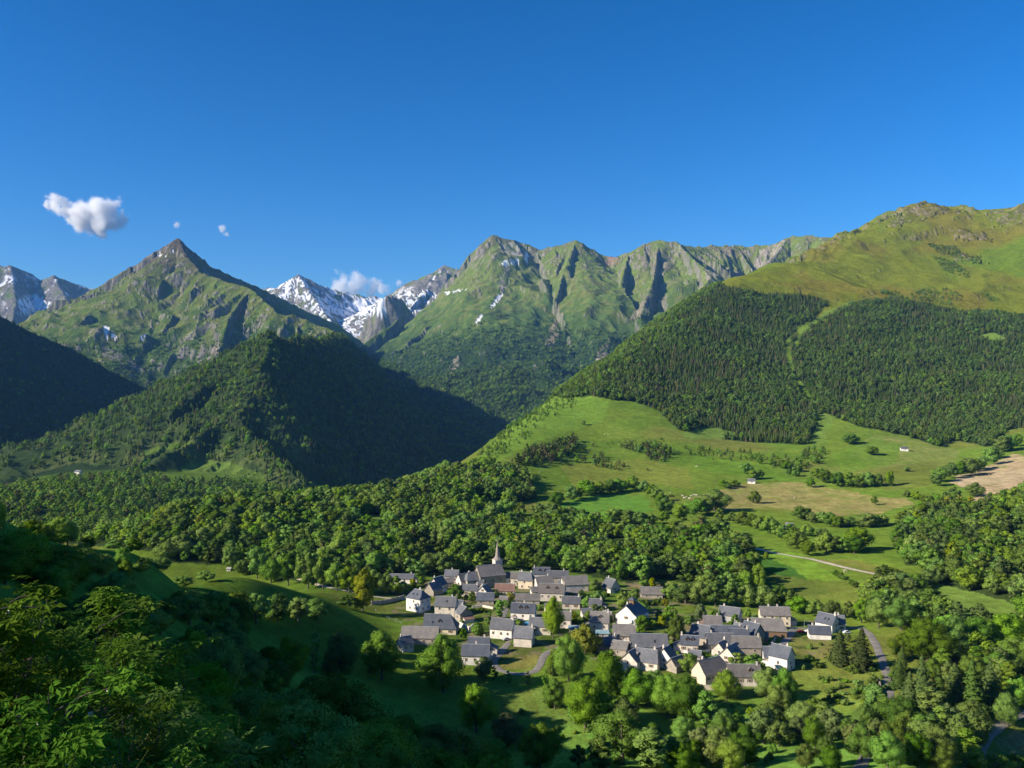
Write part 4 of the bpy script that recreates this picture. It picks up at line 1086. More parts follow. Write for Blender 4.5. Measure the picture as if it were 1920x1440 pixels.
HOUSES = []
def house(name, label, px, py, L, D, wh, rh, rot, roof=None, wall=None, hip=(0, 0), chim=(), front=(0,), gable_r=(), gable_l=(), dorm=(), shut=None, door=None, cat='house', garage=None, skylight=(), dy=0.0, rmin=300, sc=1.0, group='houses of the village'):
    """front: number of windows per floor, lowest first; rot in degrees, negative shows the right gable"""
    roof = roof or M_SLATE; wall = wall or M_WHITE
    x, y, z = hit(px, py, rmin)
    x += dy * math.sin(math.atan2(x, y)); y += dy + D * 0.45
    z = min(g1(x, y), z + 1.0)
    e = bpy.data.objects.new(name, None); link(e); e.empty_display_size = 1
    e.location = (x, y, z); e.rotation_euler = (0, 0, math.radians(rot))
    e['label'] = label; e['category'] = cat
    if group: e['group'] = group
    rg = random.Random(int(px * 31 + py * 7))
    if cat == 'house' and not chim and 'village' in (group or ''): chim = (rg.choice([-0.62, 0.58, 0.92]),)
    if cat == 'house' and shut is None and rg.random() < 0.4: shut = SHUTW
    body_geo(L, D, wh, rh, hip).obj('wall', wall, e)
    r = roof_geo(L, D, wh, rh, hip=hip).obj('roof', roof, e)
    if not (hip[0] or hip[1]) or True:
        xr0, xr1 = -L/2 - 0.45 + hip[0], L/2 + 0.45 - hip[1]
        Geo().box(xr0, xr1, -0.14, 0.14, wh + rh - 0.06, wh + rh + 0.09).obj('ridge_cap', M_TRIM, r)
    for c in chim:
        cx = c * L/2
        put(CHIM, 'chimney', r, (cx, 0.5 if abs(c) < 0.85 else 0, wh + rh + (0.1 if abs(c) > 0.85 else -0.15)), 0, (1, 1, 1))
    fl = max(len(front), 1); hs = wh / fl
    for k, n in enumerate(front):
        if n: windows_on(e, None, L, D, hs * (k + 0.55), n, 'f', shut, rg, door if k == 0 else None, sc)
    for k, n in enumerate(gable_r):
        if n: windows_on(e, None, L, D, wh / max(len(gable_r), 1) * (k + 0.55) if k < 2 else wh + rh * 0.25, n, 'r', shut, rg, None, sc)
    for k, n in enumerate(gable_l):
        if n: windows_on(e, None, L, D, wh / max(len(gable_l), 1) * (k + 0.55) if k < 2 else wh + rh * 0.25, n, 'l', shut, rg, None, sc)
    if garage is not None: put(GARAGE, 'garage_door', e, (garage * L/2, -D/2, 1.05))
    for dx in dorm: dormer(r, dx * L/2, D, wh, rh, roof_m=roof)
    for sx, st in skylight:
        yy = -D/2 * (1 - st); zz = wh + rh * st; ang = math.atan2(rh, D/2)
        o = put(Geo().box(-0.45, 0.45, -0.6, 0.6, -0.02, 0.10).mesh('skylight', M_GLASS), 'skylight', r, (sx * L/2, yy, zz + 0.03)); o.rotation_euler = (ang, 0, 0)
    HOUSES.append((x, y, L, D, math.radians(rot)))
    if cat == 'house' and 'village' in (group or '') and rg.random() < 0.55:      # lean-to against an end or the back
        sx = rg.choice([-1, 1]); w, dd, hh = rg.uniform(2.2, 4.2), D * rg.uniform(0.5, 0.8), rg.uniform(2.2, 2.9)
        x0, x1 = (L/2, L/2 + w) if sx > 0 else (-L/2 - w, -L/2)
        y0 = -D/2 + rg.uniform(0.2, D - dd)
        an = Geo().box(x0, x1, y0, y0 + dd, -2.5, hh).obj('annex', rg.choice([M_STONE, M_BEIGE, wall, M_WOOD]), e)
        hi, lo = hh + w * 0.5, hh + 0.05
        xa, xb = (L/2, L/2 + w + 0.35) if sx > 0 else (-L/2 - w - 0.35, -L/2)
        za, zb = (hi, lo) if sx > 0 else (lo, hi)
        q = [(xa, y0 - 0.3, za), (xb, y0 - 0.3, zb), (xb, y0 + dd + 0.3, zb), (xa, y0 + dd + 0.3, za)]
        q += [(a_, b_, c_ - 0.16) for a_, b_, c_ in q]
        Geo().add(q, [(0, 1, 2, 3), (7, 6, 5, 4), (0, 4, 5, 1), (1, 5, 6, 2), (2, 6, 7, 3), (3, 7, 4, 0)]).obj('annex_roof', rg.choice([roof, M_SLATE_OLD, M_TILE_RED]), an)
        tri = [(L/2 * sx, y0, hh), (L/2 * sx + w * sx, y0, hh), (L/2 * sx, y0, hi - 0.1)]
        Geo().add(tri, [(0, 1, 2)] if sx > 0 else [(1, 0, 2)]).obj('annex_gable', M_STONE, an)
    return e

SO, SM, SB = M_SLATE_OLD, M_SLATE_MID, M_SLATE
H = house
# ---- left part of the village
H('house', 'tall white house with hipped blue slate roof at the left end of the village', 783, 1147, 11, 9, 8.0, 4.3, -36, SB, M_WHITE, (3, 3), (0.2,), (2, 1), (2, 2), skylight=((-0.3, 0.45), (0.25, 0.45)))
H('house', 'beige stone house with grey roof right of the tall white house', 836, 1157, 11.5, 9, 6.4, 4.4, -9, SM, M_BEIGE, (0, 0), (), (2, 2), (1,), skylight=((0.15, 0.5),))
H('house', 'narrow stone wing with gable against the beige house', 869, 1167, 7.0, 7.5, 5.0, 3.6, -62, SM, M_STONE, (0, 0), (), (1,), (1,))
H('house', 'wide house with big dark slate roof and wooden dormer', 826, 1190, 17, 10, 3.6, 6.0, -6, SB, M_CREAM, (0, 4), (), (3,), (2,), dorm=(-0.05,), skylight=((-0.45, 0.4),))
H('barn', 'long low barn with brown roof beside the shaded meadow', 787, 1209, 18, 8, 3.8, 4.4, -4, SO, M_STONE, (0, 0), (), (4,), (1,), cat='barn')
H('cottage', 'small blue grey cottage in the shade at the meadow edge', 758, 1222, 6.0, 6.2, 3.9, 2.9, 38, SB, M_GREY, (0, 0), (), (2,), (1,), gable_l=(1,), cat='house')
H('house', 'white house with three small windows above the hay meadow', 943, 1198, 11.5, 8, 5.2, 4.3, -17, SM, M_WHITE, (0, 0), (), (3,), (1,))
H('house', 'short stone house with drainpipe front above the dry grass', 983, 1213, 9, 7.5, 4.6, 4.6, -14, SM, M_BEIGE, (0, 0), (0.9,), (0,), (1,))
H('house', 'white house with two dark dormers and a garage', 982, 1162, 13, 9, 4.2, 4.2, -10, SB, M_WHITE, (0, 0), (0.05,), (3,), (1,), dorm=(-0.25, 0.25), garage=-0.7)
H('house', 'low house with pale walls behind the leafy garden tree', 1014, 1190, 11, 8, 4.6, 3.4, -8, SM, M_BEIGE, (0, 0), (), (2,), (1,))
H('house', 'narrow beige house with end chimney beside the turquoise shed roof', 1062, 1178, 5.5, 7, 5.0, 3.4, -10, SO, M_BEIGE, (0, 0), (0.9,), (1,), (1,))
H('house', 'white house with dark roof shaded by trees below the lane', 892, 1247, 12.5, 8.5, 4.4, 4.0, -4, SB, M_WHITE, (0, 0), (0.0,), (3,), (1,))
H('house', 'house with blue slate roof behind the shaded white house', 898, 1228, 10, 7, 4.0, 3.6, -6, SB, M_GREY, (0, 0), (0.5,), (2,), (1,))
# ---- upper part round the church
H('house', 'long low white house at the far left behind orchard trees', 753, 1094, 16, 7, 3.2, 2.4, -4, SM, M_WHITE, (0, 0), (0.75,), (4,), (1,), rmin=480)
H('house', 'house with beige gable and slate roof left of the church', 820, 1113, 9, 8, 5.4, 4.6, 58, SB, M_BEIGE, (0, 0), (), (2,), (1,), gable_l=(1, 1), rmin=450)
H('house', 'stone gabled barn with dark opening left of the bright garden tree', 812, 1117, 8, 8, 3.6, 4.4, 50, SM, M_STONE, (0, 0), (), (1,), gable_l=(0, 0, 1), rmin=450, cat='barn')
H('house', 'grey roofed house with chimney above the gabled barn', 847, 1094, 9, 7, 5.0, 3.4, -5, SM, M_BEIGE, (0, 0), (0.0,), (2,), (1,), rmin=480)
H('house', 'house with beige gable in front of the church nave', 872, 1102, 10, 8, 4.6, 4.2, 30, SM, M_BEIGE, (0, 0), (0.6,), (2,), gable_l=(1,), rmin=480)
H('house', 'low grey roofed house below the church', 882, 1118, 9, 7, 4.0, 3.0, -8, SM, M_BEIGE, (0, 0), (), (2,), (1,), rmin=450)
H('house', 'small house with white gable below the church', 908, 1122, 6.5, 7, 4.2, 3.6, 66, SM, M_WHITE, (0, 0), (), (1,), gable_l=(1, 0, 1), rmin=440)
H('barn', 'dark roofed barn in front of the small white gable', 910, 1133, 10, 7, 2.8, 3.6, -2, SB, M_STONE, (0, 0), (), (2,), (1,), cat='barn', rmin=440)
H('house', 'house with faded red roof below the church', 947, 1118, 12, 7.5, 3.8, 3.6, -5, M_TILE_RED, M_BEIGE, (0, 0), (0.9,), (3,), (1,), rmin=450)
H('house', 'first grey house right of the church tower', 952, 1097, 9, 7, 5.0, 3.2, -8, SO, M_WHITE, (0, 0), (-0.8,), (2,), (1,), rmin=480)
H('house', 'second small house right of the church tower', 968, 1098, 6, 7, 5.0, 3.4, -12, SO, M_BEIGE, (0, 0), (0.85,), (1,), (1,), rmin=480)
H('house', 'cream house with hipped roof and twin chimneys right of the church', 988, 1104, 9.5, 8, 5.8, 4.4, -18, SM, M_CREAM, (0, 2.2), (-0.75, 0.6), (2, 1), (1,), rmin=460)
H('house', 'house with two dormers on the ridge behind the cream house', 1016, 1090, 11, 8, 5.0, 3.8, -2, SB, M_WHITE, (0, 0), (-0.9,), (2,), (1,), dorm=(-0.3, 0.4), rmin=500)
H('house', 'broad grey roof at the top right of the old village', 1046, 1094, 14, 8, 4.2, 3.6, -4, SM, M_STONE, (0, 0), (), (2,), (1,), rmin=500)
H('house', 'house with pale streaked roof facing the square', 1020, 1106, 11, 8, 3.6, 4.6, 18, SO, M_BEIGE, (0, 0), (), (2,), (1,), rmin=470)
H('barn', 'long brown roofed barn with lit gable at the edge of the wood', 1078, 1108, 16, 9, 4.4, 4.4, 10, SO, M_BEIGE, (0, 0), (), (2,), gable_l=(1,), cat='barn', rmin=460)
H('house', 'large beige house with two small dormers and white end wall', 1036, 1127, 15, 9, 5.2, 4.6, -9, SO, M_BEIGE, (0, 0), (0.95,), (4,), (1,), dorm=(-0.35, 0.35), rmin=430)
H('barn', 'low brown barn roof beside the large beige house', 1075, 1120, 11, 6, 2.8, 2.8, 8, SO, M_STONE, (0, 0), (), (1,), cat='barn', rmin=430)
H('barn', 'low brown roof in front of the village square', 990, 1134, 14, 6, 3.0, 3.0, -4, SO, M_STONE, (0, 0), (), (2,), cat='barn', rmin=430)
H('house', 'grey house with chimney below the garden of the large beige house', 1072, 1142, 10, 7, 3.6, 3.2, -6, SM, M_BEIGE, (0, 0), (0.85,), (2,), (1,), shut=SHUT, rmin=420)
H('house', 'small grey house with chimney among the central gardens', 1118, 1146, 7, 6.5, 3.4, 3.2, -14, SM, M_STONE, (0, 0), (0.85,), (1,), (1,), rmin=420)
H('house', 'gabled grey house standing alone above the gardens', 1147, 1112, 9, 8, 3.6, 5.0, -58, SM, M_BEIGE, (0, 0), (-0.6,), (1,), (1, 1), rmin=440)
H('barn', 'roughly patched barn below the stubble field', 1223, 1122, 13, 7, 3.0, 3.6, -4, SO, M_STONE, (0, 0), (), (2,), (1,), cat='barn', rmin=430)
# ---- middle
H('hall', 'big white hall with wide front gable', 1188, 1174, 15.5, 12, 6.4, 5.2, 57, SB, M_WHITE, (0, 3.5), (), (2,), gable_l=(0, 1), rmin=380)
H('house', 'stone house with wooden dormer left of the white hall', 1126, 1186, 9.5, 8, 5.4, 4.6, -12, SO, M_BEIGE, (0, 0), (0.9,), (2,), (1,), dorm=(0.1,), rmin=380)
H('house', 'tall beige house with tree shadow on its front below the hall', 1172, 1214, 10.5, 8, 6.0, 4.4, -7, SO, M_BEIGE, (0, 0), (0.95,), (2, 3), (1,), shut=SHUTW, rmin=360)
H('shed', 'low shed with pale turquoise roof in the central garden', 1082, 1186, 8, 4, 2.3, 0.9, -4, M_TIN, M_BEIGE, (0, 0), (), (1,), cat='shed', rmin=380)
H('shed', 'blue roofed shed beside the stone house', 1130, 1196, 6, 4.5, 2.4, 1.0, -4, M_TIN, M_GREY, (0, 0), (), (1,), cat='shed', rmin=380)
H('barn', 'long slate roofed barn below the hall', 1219, 1226, 17, 8.5, 3.6, 4.8, -4, SM, M_BEIGE, (0, 0), (), (2,), (1,), cat='barn', skylight=((0.3, 0.4),), rmin=350)
H('house', 'low roof at the left end of the lower hamlet', 1143, 1222, 7.5, 7, 3.2, 3.2, 20, SM, M_STONE, (0, 0), (), (1,), (1,), rmin=350)
H('house', 'small brown roofed house next to the tree line', 1165, 1230, 7.5, 7, 3.4, 3.0, -24, SO, M_STONE, (0, 0), (), (1,), (1,), rmin=350)
H('house', 'brown roofed house with lit gable half hidden by trees', 1188, 1258, 8, 8.5, 4.2, 4.2, 56, SO, M_BEIGE, (0, 0), (), (1,), gable_l=(1, 1), dorm=(0.2,), rmin=330)
H('house', 'slate house joined to the half hidden brown house', 1217, 1257, 11, 8.5, 3.8, 4.6, -24, SM, M_BEIGE, (0, 1.5), (), (2,), (1,), rmin=330)
H('house', 'narrow house with steep roof and lit front', 1252, 1254, 6, 8, 4.4, 4.4, 56, SO, M_WHITE, (0, 0), (), (1,), gable_l=(1, 1), rmin=330)
H('barn', 'small brown barn roof beside the narrow house', 1270, 1260, 7.5, 6, 2.8, 3.2, 42, SO, M_STONE, (0, 0), (), (1,), cat='barn', rmin=330)
# ---- right hamlet
H('house', 'cream cottage with twin dormers', 1296, 1225, 8, 7.5, 4.2, 3.4, -13, SB, M_BEIGE, (0, 0), (-0.95,), (3,), (1,), dorm=(-0.3, 0.3), door=1, rmin=340)
H('house', 'tall slate roof behind the twin dormer cottage', 1318, 1212, 9, 8, 4.6, 5.0, -35, SB, M_STONE, (0, 0), (-0.4,), (1,), (1,), rmin=350)
H('house', 'small brown roofed house at the back of the right hamlet', 1338, 1184, 9, 7, 4.0, 3.6, -6, SO, M_BEIGE, (0, 0), (), (1,), (1,), rmin=370)
H('house', 'wide slate roof in the middle of the right hamlet', 1362, 1206, 16, 7.5, 4.2, 3.8, -2, SB, M_BEIGE, (0, 0), (), (3,), rmin=350)
H('house', 'wide grey roof in front of the slate roofs', 1352, 1222, 12.5, 7.5, 3.8, 4.2, -3, SM, M_STONE, (0, 0), (), (2,), rmin=340)
H('house', 'dark slate roof joined to the wide grey roof', 1388, 1212, 9, 7, 4.2, 3.8, -5, SB, M_STONE, (0, 0), (0.9,), (2,), (1,), rmin=345)
H('house', 'small house with beige gable in the right hamlet', 1356, 1236, 6.5, 7, 4.0, 3.6, 50, SO, M_BEIGE, (0, 0), (), (1,), gable_l=(1, 1), rmin=330)
H('house', 'house with bright tin patched roof in the right hamlet', 1374, 1247, 8.5, 8, 4.0, 4.2, 52, SM, M_BEIGE, (0, 0), (), (2,), gable_l=(1, 1), skylight=((-0.4, 0.4), (0.1, 0.5), (0.4, 0.35)), rmin=325)
H('house', 'long brown roof beside the bright garden trees', 1402, 1228, 13, 7.5, 3.8, 4.2, -4, SO, M_STONE, (0, 0), (0.9,), (2,), (1,), rmin=335)
H('house', 'dark house with high chimney at the lane corner', 1414, 1208, 9, 8.5, 5.0, 5.0, -52, SB, M_STONE, (0, 0), (-0.6, 0.4), (1,), (1, 1), rmin=345)
H('barn', 'large brown barn with broad hipped roof beside the lane', 1446, 1194, 17, 11, 3.6, 4.8, -10, SO, M_WOOD, (0, 2.0), (), (0,), cat='barn', rmin=350)
H('house', 'grey house with pale gable at the back of the right hamlet', 1372, 1168, 11, 8, 4.4, 3.8, -30, SM, M_GREY, (0, 0), (), (2,), (1,), rmin=380)
H('house', 'cream farmhouse with two rows of windows on the green', 1456, 1173, 15.5, 9, 6.0, 3.6, -6, SO, M_CREAM, (0, 0), (-0.4, 0.2), (4, 4), (2, 1), rmin=380)
H('garage_block', 'white walled low house with dark roof on the lawn', 1540, 1199, 10.5, 7, 3.2, 3.2, -10, SB, M_WHITE, (0, 0), (), (0,), rmin=350)
H('house', 'dark blue roofed modern house behind the white walled low house', 1556, 1186, 9.5, 8, 5.2, 4.4, -48, SB, M_WHITE, (0, 0), (), (1,), (1, 1), skylight=((0.0, 0.45), (0.4, 0.45)), rmin=360)
H('house', 'steep grey roof at the right end of the village', 1572, 1184, 8, 7.5, 4.4, 3.8, -8, SM, M_WHITE, (0, 0), (0.3,), (2,), (1,), rmin=370)
H('house', 'pale grey gabled house standing apart at the lane', 1470, 1257, 9, 7.5, 6.0, 4.4, -44, SB, M_WHITE, (0, 0), (), (1,), (1, 1, 0), rmin=325)
H('house', 'low wing with dark roof left of the pale gabled house', 1455, 1246, 9.5, 6.5, 3.6, 3.8, -8, SB, M_WHITE, (0, 0), (), (2,), rmin=330)
H('house', 'long house with hipped brown roof and white shutters at the lower edge', 1338, 1280, 15, 9, 4.2, 5.2, 30, SO, M_CREAM, (0, 3.0), (), (5,), (1,), rmin=310)
H('house', 'low stone house with two roof recesses and end chimney at the lower edge', 1398, 1286, 13.5, 8, 4.0, 4.0, -3, SO, M_BEIGE, (0, 0), (0.85,), (4,), (1,), dorm=(0.35,), rmin=310)
for n_, (px, py, L, D, wh, rh, rot, rf, wl, lb) in enumerate(((842, 1100, 5, 5, 3.0, 2.2, 20, SO, M_STONE, 'small stone shed behind the gabled barn'), (900, 1104, 5, 4.5, 3.2, 2.2, -10, SM, M_WHITE, 'small white outbuilding under the church wall'), (1004, 1118, 5.5, 5, 3.2, 2.4, 12, SO, M_BEIGE, 'little outbuilding on the village square'),
        (1056, 1106, 5, 5, 3.2, 2.6, -30, SB, M_WHITE, 'small white annexe before the broad grey roof'), (945, 1134, 5, 4.5, 2.8, 2.0, -20, SO, M_STONE, 'stone shed at the top of the village lane'), (1100, 1158, 5.5, 4.5, 2.8, 2.0, 10, SM, M_BEIGE, 'shed in the middle of the central gardens'),
        (1140, 1166, 5, 5, 3.0, 2.4, -35, SO, M_STONE, 'stone outhouse left of the big white hall'), (1205, 1206, 5, 4.5, 2.6, 2.0, -8, SB, M_GREY, 'grey shed behind the long slate barn'), (1236, 1240, 5, 5, 3.0, 2.6, 30, SO, M_BEIGE, 'small brown roofed shed in the lower hamlet'),
        (1306, 1240, 5, 4.5, 2.6, 2.0, -20, SM, M_STONE, 'shed below the twin dormer cottage'), (1330, 1196, 5, 5, 3.2, 2.4, 35, SB, M_WHITE, 'small white outbuilding behind the slate roofs'), (1432, 1206, 5, 4.5, 2.8, 2.2, -15, SO, M_WOOD, 'wooden shed at the lane below the brown barn'),
        (1390, 1192, 6, 5, 3.4, 2.6, -40, SM, M_BEIGE, 'beige outbuilding between barn and slate roofs'), (862, 1140, 4.5, 4, 2.6, 1.8, -25, SB, M_STONE, 'tiny shed above the narrow stone wing'), (1030, 1148, 5, 4.5, 2.8, 2.0, 5, SO, M_WHITE, 'white shed below the large beige house'))):
    H('shed', lb, px, py, L, D, wh, rh, rot, rf, wl, (0, 0), (), (1,), cat='shed', rmin=330)
# ---- barns on the meadows
def barn(label, px, py, L, D, wh, rh, rot, roof, wall, rmin=500, name='barn'):
    return H(name, label, px, py, L, D, wh, rh, rot, roof, wall, (0, 0), (), (1,), (0,), cat='barn', rmin=rmin, group='barns out on the meadows')
barn('stone barn beside trees on the wide meadow', 1410, 907, 9, 6, 3.2, 2.6, -14, SM, M_WHITE, 700)
barn('small white barn high on the green meadow', 1697, 846, 10, 7, 3.6, 2.6, -10, SM, M_WHITE, 900)
barn('tiny gabled hut in the clearing above the church', 953, 975, 5, 6, 3.0, 3.2, 70, SO, M_WHITE, 700)
barn('small grey barn half hidden in the hedge above the track', 1482, 993, 6, 6, 3.0, 2.6, -30, SM, M_GREY, 600)
barn('little hut on the crest of the shaded shoulder', 429, 1071, 3.0, 2.6, 1.8, 0.6, -10, M_TRIM, M_GREY, 380, 'hut')
barn('white farm building at the foot of the pointed hill', 145, 890, 12, 8, 5, 3, -20, SM, M_WHITE, 1000)

# ------------------------------------------------------------------ church
def church():
    x, y, z = hit(918, 1101, 470); y += 6
    e = bpy.data.objects.new('church', None); link(e); e.location = (x, y, g1(x, y)); e.rotation_euler = (0, 0, math.radians(24))
    e['label'] = 'stone church with brown roofed nave and slender pointed spire'; e['category'] = 'church'
    L, D, wh, rh = 18, 11.5, 7.5, 6.2
    body_geo(L, D, wh, rh, (0, 2)).obj('wall', M_STONE, e)
    r = roof_geo(L, D, wh, rh, hip=(0, 2.0)).obj('roof', SO, e)
    Geo().box(-L/2, L/2 - 1.6, -0.15, 0.15, wh + rh - 0.05, wh + rh + 0.1).obj('ridge_cap', M_TRIM, r)
    # lower chancel towards the left
    g = body_geo(9, 9, 5.5, 4.6, (2.5, 0)); g.v = [(a - 13.0, b, c) for a, b, c in g.v]; g.obj('chancel', M_STONE, e)
    g = roof_geo(9, 9, 5.5, 4.6, hip=(2.5, 0)); g.v = [(a - 13.0, b, c) for a, b, c in g.v]; g.obj('chancel_roof', SM, e)
    for u in (-5.5, 0.0, 5.5):
        w = put(WIN, 'window', e, (u, -D/2, 4.2), 0, (1.0, 1, 1.9)); put(PANE, 'pane', w, (0, 0, 0))
    # tower: square shaft, belfry with louvred openings, broach spire
    tx, ty, tw = 7.6, 5.0, 2.6
    t = Geo().box(tx - tw, tx + tw, ty - tw, ty + tw, -2, 15.0).box(tx - tw - 0.2, tx + tw + 0.2, ty - tw - 0.2, ty + tw + 0.2, 15.0, 15.5).obj('tower', M_BEIGE, e)
    for k, (dx, dy2, rz) in enumerate(((0, -1, 0), (1, 0, math.pi/2), (0, 1, math.pi), (-1, 0, -math.pi/2))):
        for s in (-0.95, 0.95):
            w = put(WIN, 'belfry_opening', t, (tx + dx * tw + (s if dx == 0 else 0), ty + dy2 * tw + (s if dy2 == 0 else 0), 12.2), rz, (0.95, 1, 1.5)); put(PANE, 'louvre', w, (0, 0, 0))
    s = Geo(); q = tw + 0.45
    lv = [(15.5, q, 0.55), (17.4, 1.75, 0.42), (19.2, 1.35, 0.42), (28.5, 0.10, 0.42)]
    ring = []
    for zz, rad, sq in lv:
        for a in range(8):
            th = math.pi / 8 + a * math.pi / 4
            if zz < 16: sx, sy = (1 if math.cos(th) > 0 else -1), (1 if math.sin(th) > 0 else -1); ring.append((tx + (rad if abs(math.cos(th)) > 0.5 else rad * 0.42) * sx, ty + (rad if abs(math.sin(th)) > 0.5 else rad * 0.42) * sy, zz))
            else: ring.append((tx + rad * math.cos(th), ty + rad * math.sin(th), zz))
    f = [(i * 8 + k, i * 8 + (k + 1) % 8, (i + 1) * 8 + (k + 1) % 8, (i + 1) * 8 + k) for i in range(3) for k in range(8)] + [tuple(24 + k for k in range(8))]
    sp = s.add(ring, f).obj('spire', M_SPIRE, e)
    Geo().box(tx - 0.05, tx + 0.05, ty - 0.05, ty + 0.05, 28.5, 30.4).box(tx - 0.45, tx + 0.45, ty - 0.05, ty + 0.05, 29.5, 29.62).obj('cross', M_TRIM, sp)
    HOUSES.append((x, y, 30, 16, math.radians(24)))
M_SPIRE = surface('spire_shingle', (0.27, 0.235, 0.20), (0.36, 0.32, 0.28), 1.5, 0.75, 0.5, 5)
church()
# cupola on the white hall
def cupola():
    hall = [o for o in COL.objects if o.name.startswith('hall')][0]
    g = Geo().box(-1.4, 1.4, -1.4, 1.4, 10.2, 13.0).obj('cupola', M_WOOD, hall)
    v = [(-1.9, -1.9, 13.0), (1.9, -1.9, 13.0), (1.9, 1.9, 13.0), (-1.9, 1.9, 13.0), (0, 0, 14.6)]
    Geo().add(v, [(0, 1, 4), (1, 2, 4), (2, 3, 4), (3, 0, 4), (3, 2, 1, 0)]).obj('cupola_roof', SB, g)
cupola()

# ------------------------------------------------------------------ lanes, tracks, walls
def strip(name, label, line, width, material, rmin=200, lift=0.22, kind='structure', step=3.0):
    P = [hit(px, py, rmin)[:2] for px, py in line]
    # smooth polyline
    pts = []
    for k in range(len(P) - 1):
        p0 = np.array(P[max(k - 1, 0)]); p1 = np.array(P[k]); p2 = np.array(P[k + 1]); p3 = np.array(P[min(k + 2, len(P) - 1)])
        n = max(2, int(np.linalg.norm(p2 - p1) / step))
        for t in np.linspace(0, 1, n, endpoint=False):
            pts.append(0.5 * (2 * p1 + (p2 - p0) * t + (2 * p0 - 5 * p1 + 4 * p2 - p3) * t * t + (3 * p1 - p0 - 3 * p2 + p3) * t ** 3))
    pts.append(np.array(P[-1])); pts = np.array(pts)
    d = unit(np.gradient(pts, axis=0)); nrm = np.stack([-d[:, 1], d[:, 0]], -1)
    cols = np.linspace(-0.5, 0.5, 5)
    V = []
    for c in cols:
        w = width * (1 + 0.08 * np.sin(np.arange(len(pts)) * 0.9 + c * 5))
        q = pts + nrm * c * (w[:, None])
        V.append(np.stack([q[:, 0], q[:, 1], ground(q[:, 0], q[:, 1]) + CZ + lift * (1 if abs(c) < 0.45 else 0.4)], -1))
    n = len(pts); V = np.concatenate(V)
    f = [(a * n + k, (a + 1) * n + k, (a + 1) * n + k + 1, a * n + k + 1) for a in range(4) for k in range(n - 1)]
    me = raw_mesh(name, V, [tuple(reversed(q)) for q in f], material, None, True)
    o = link(bpy.data.objects.new(name, me)); o['kind'] = kind; return o
strip('track', '', [(1338, 1001), (1375, 1012), (1410, 1026), (1450, 1036), (1495, 1044), (1520, 1048), (1560, 1058), (1620, 1072), (1690, 1086)], 4.2, M_TRACK, 500)
strip('road', '', [(1612, 1176), (1632, 1192), (1646, 1218), (1658, 1250), (1666, 1285), (1666, 1312), (1656, 1350), (1630, 1400), (1600, 1460)], 3.8, M_ROAD, 250)
strip('road', '', [(1990, 1318), (1935, 1332), (1890, 1352), (1864, 1370), (1848, 1388), (1838, 1410), (1834, 1450), (1830, 1500)], 3.8, M_ROAD, 230)
strip('lane', '', [(1400, 1184), (1440, 1182), (1475, 1178), (1500, 1178), (1520, 1180), (1545, 1178), (1590, 1178), (1612, 1176)], 4, M_ROAD, 300)
strip('lane', '', [(1488, 1180), (1476, 1198), (1460, 1218), (1446, 1238), (1425, 1246), (1395, 1250), (1360, 1254)], 4, M_ROAD, 300)
strip('lane', '', [(1005, 1178), (985, 1180), (965, 1196), (948, 1212), (935, 1228), (926, 1245), (940, 1258), (970, 1264), (1000, 1260), (1013, 1246), (1018, 1232), (1030, 1222), (1060, 1212), (1100, 1200), (1142, 1200), (1146, 1188), (1150, 1176), (1165, 1172), (1200, 1190), (1250, 1188), (1300, 1186), (1345, 1188), (1400, 1184)], 3.6, M_ROAD, 300)
strip('lane', '', [(940, 1160), (965, 1168), (985, 1174), (1005, 1178)], 5, M_ROAD, 300)
strip('lane', '', [(940, 1160), (944, 1148), (950, 1140), (965, 1130), (985, 1118), (1002, 1110), (1012, 1102), (1040, 1100)], 4.5, M_ROAD, 300)
strip('lane', '', [(560, 1085), (610, 1100), (650, 1108), (700, 1118), (760, 1124)], 3.5, M_TRACK, 400)

def garden_wall(label, line, h=1.6, t=0.6, rmin=300, material=None):
    g = Geo(); P = []
    for (a, b), (c, d) in zip(line[:-1], line[1:]):
        for k in range(8): P.append((a + (c - a) * k / 8, b + (d - b) * k / 8))
    P.append(line[-1])
    Q = [hit(px, py, rmin) for px, py in P]
    for k in range(len(Q) - 1):
        (x0, y0, z0), (x1, y1, z1) = Q[k], Q[k + 1]
        d = math.hypot(x1 - x0, y1 - y0) + 1e-6; nx, ny = -(y1 - y0) / d * t/2, (x1 - x0) / d * t/2
        h0 = h * (1 + 0.06 * math.sin(k * 2.1)); h1 = h * (1 + 0.06 * math.sin((k + 1) * 2.1))
        v = [(x0 - nx, y0 - ny, z0 - 1), (x1 - nx, y1 - ny, z1 - 1), (x1 + nx, y1 + ny, z1 - 1), (x0 + nx, y0 + ny, z0 - 1), (x0 - nx, y0 - ny, z0 + h0), (x1 - nx, y1 - ny, z1 + h1), (x1 + nx, y1 + ny, z1 + h1), (x0 + nx, y0 + ny, z0 + h0)]
        f = [(4, 5, 6, 7), (0, 1, 5, 4), (2, 3, 7, 6)]
        if k == 0: f.append((3, 0, 4, 7))
        if k == len(Q) - 2: f.append((1, 2, 6, 5))
        g.add(v, f)
    o = g.obj('garden_wall', material or M_STONE); o['label'] = label; o['category'] = 'wall'; o['group'] = 'stone walls of the village'
garden_wall('stone wall running left from the tall white house', [(696, 1134), (720, 1132), (745, 1126), (758, 1122)], 2.2)
garden_wall('beige wall below the narrow stone wing', [(862, 1176), (880, 1186), (888, 1180)], 3.0, material=M_BEIGE)
garden_wall('low wall along the lane by the hay meadow', [(918, 1240), (925, 1228), (932, 1222)], 1.2, material=M_GREY)
garden_wall('retaining wall at the foot of the long hipped house', [(1312, 1292), (1340, 1294), (1366, 1292)], 2.0)
garden_wall('stone wall along the lane towards the pale gabled house', [(1456, 1196), (1448, 1208), (1440, 1220)], 1.4)
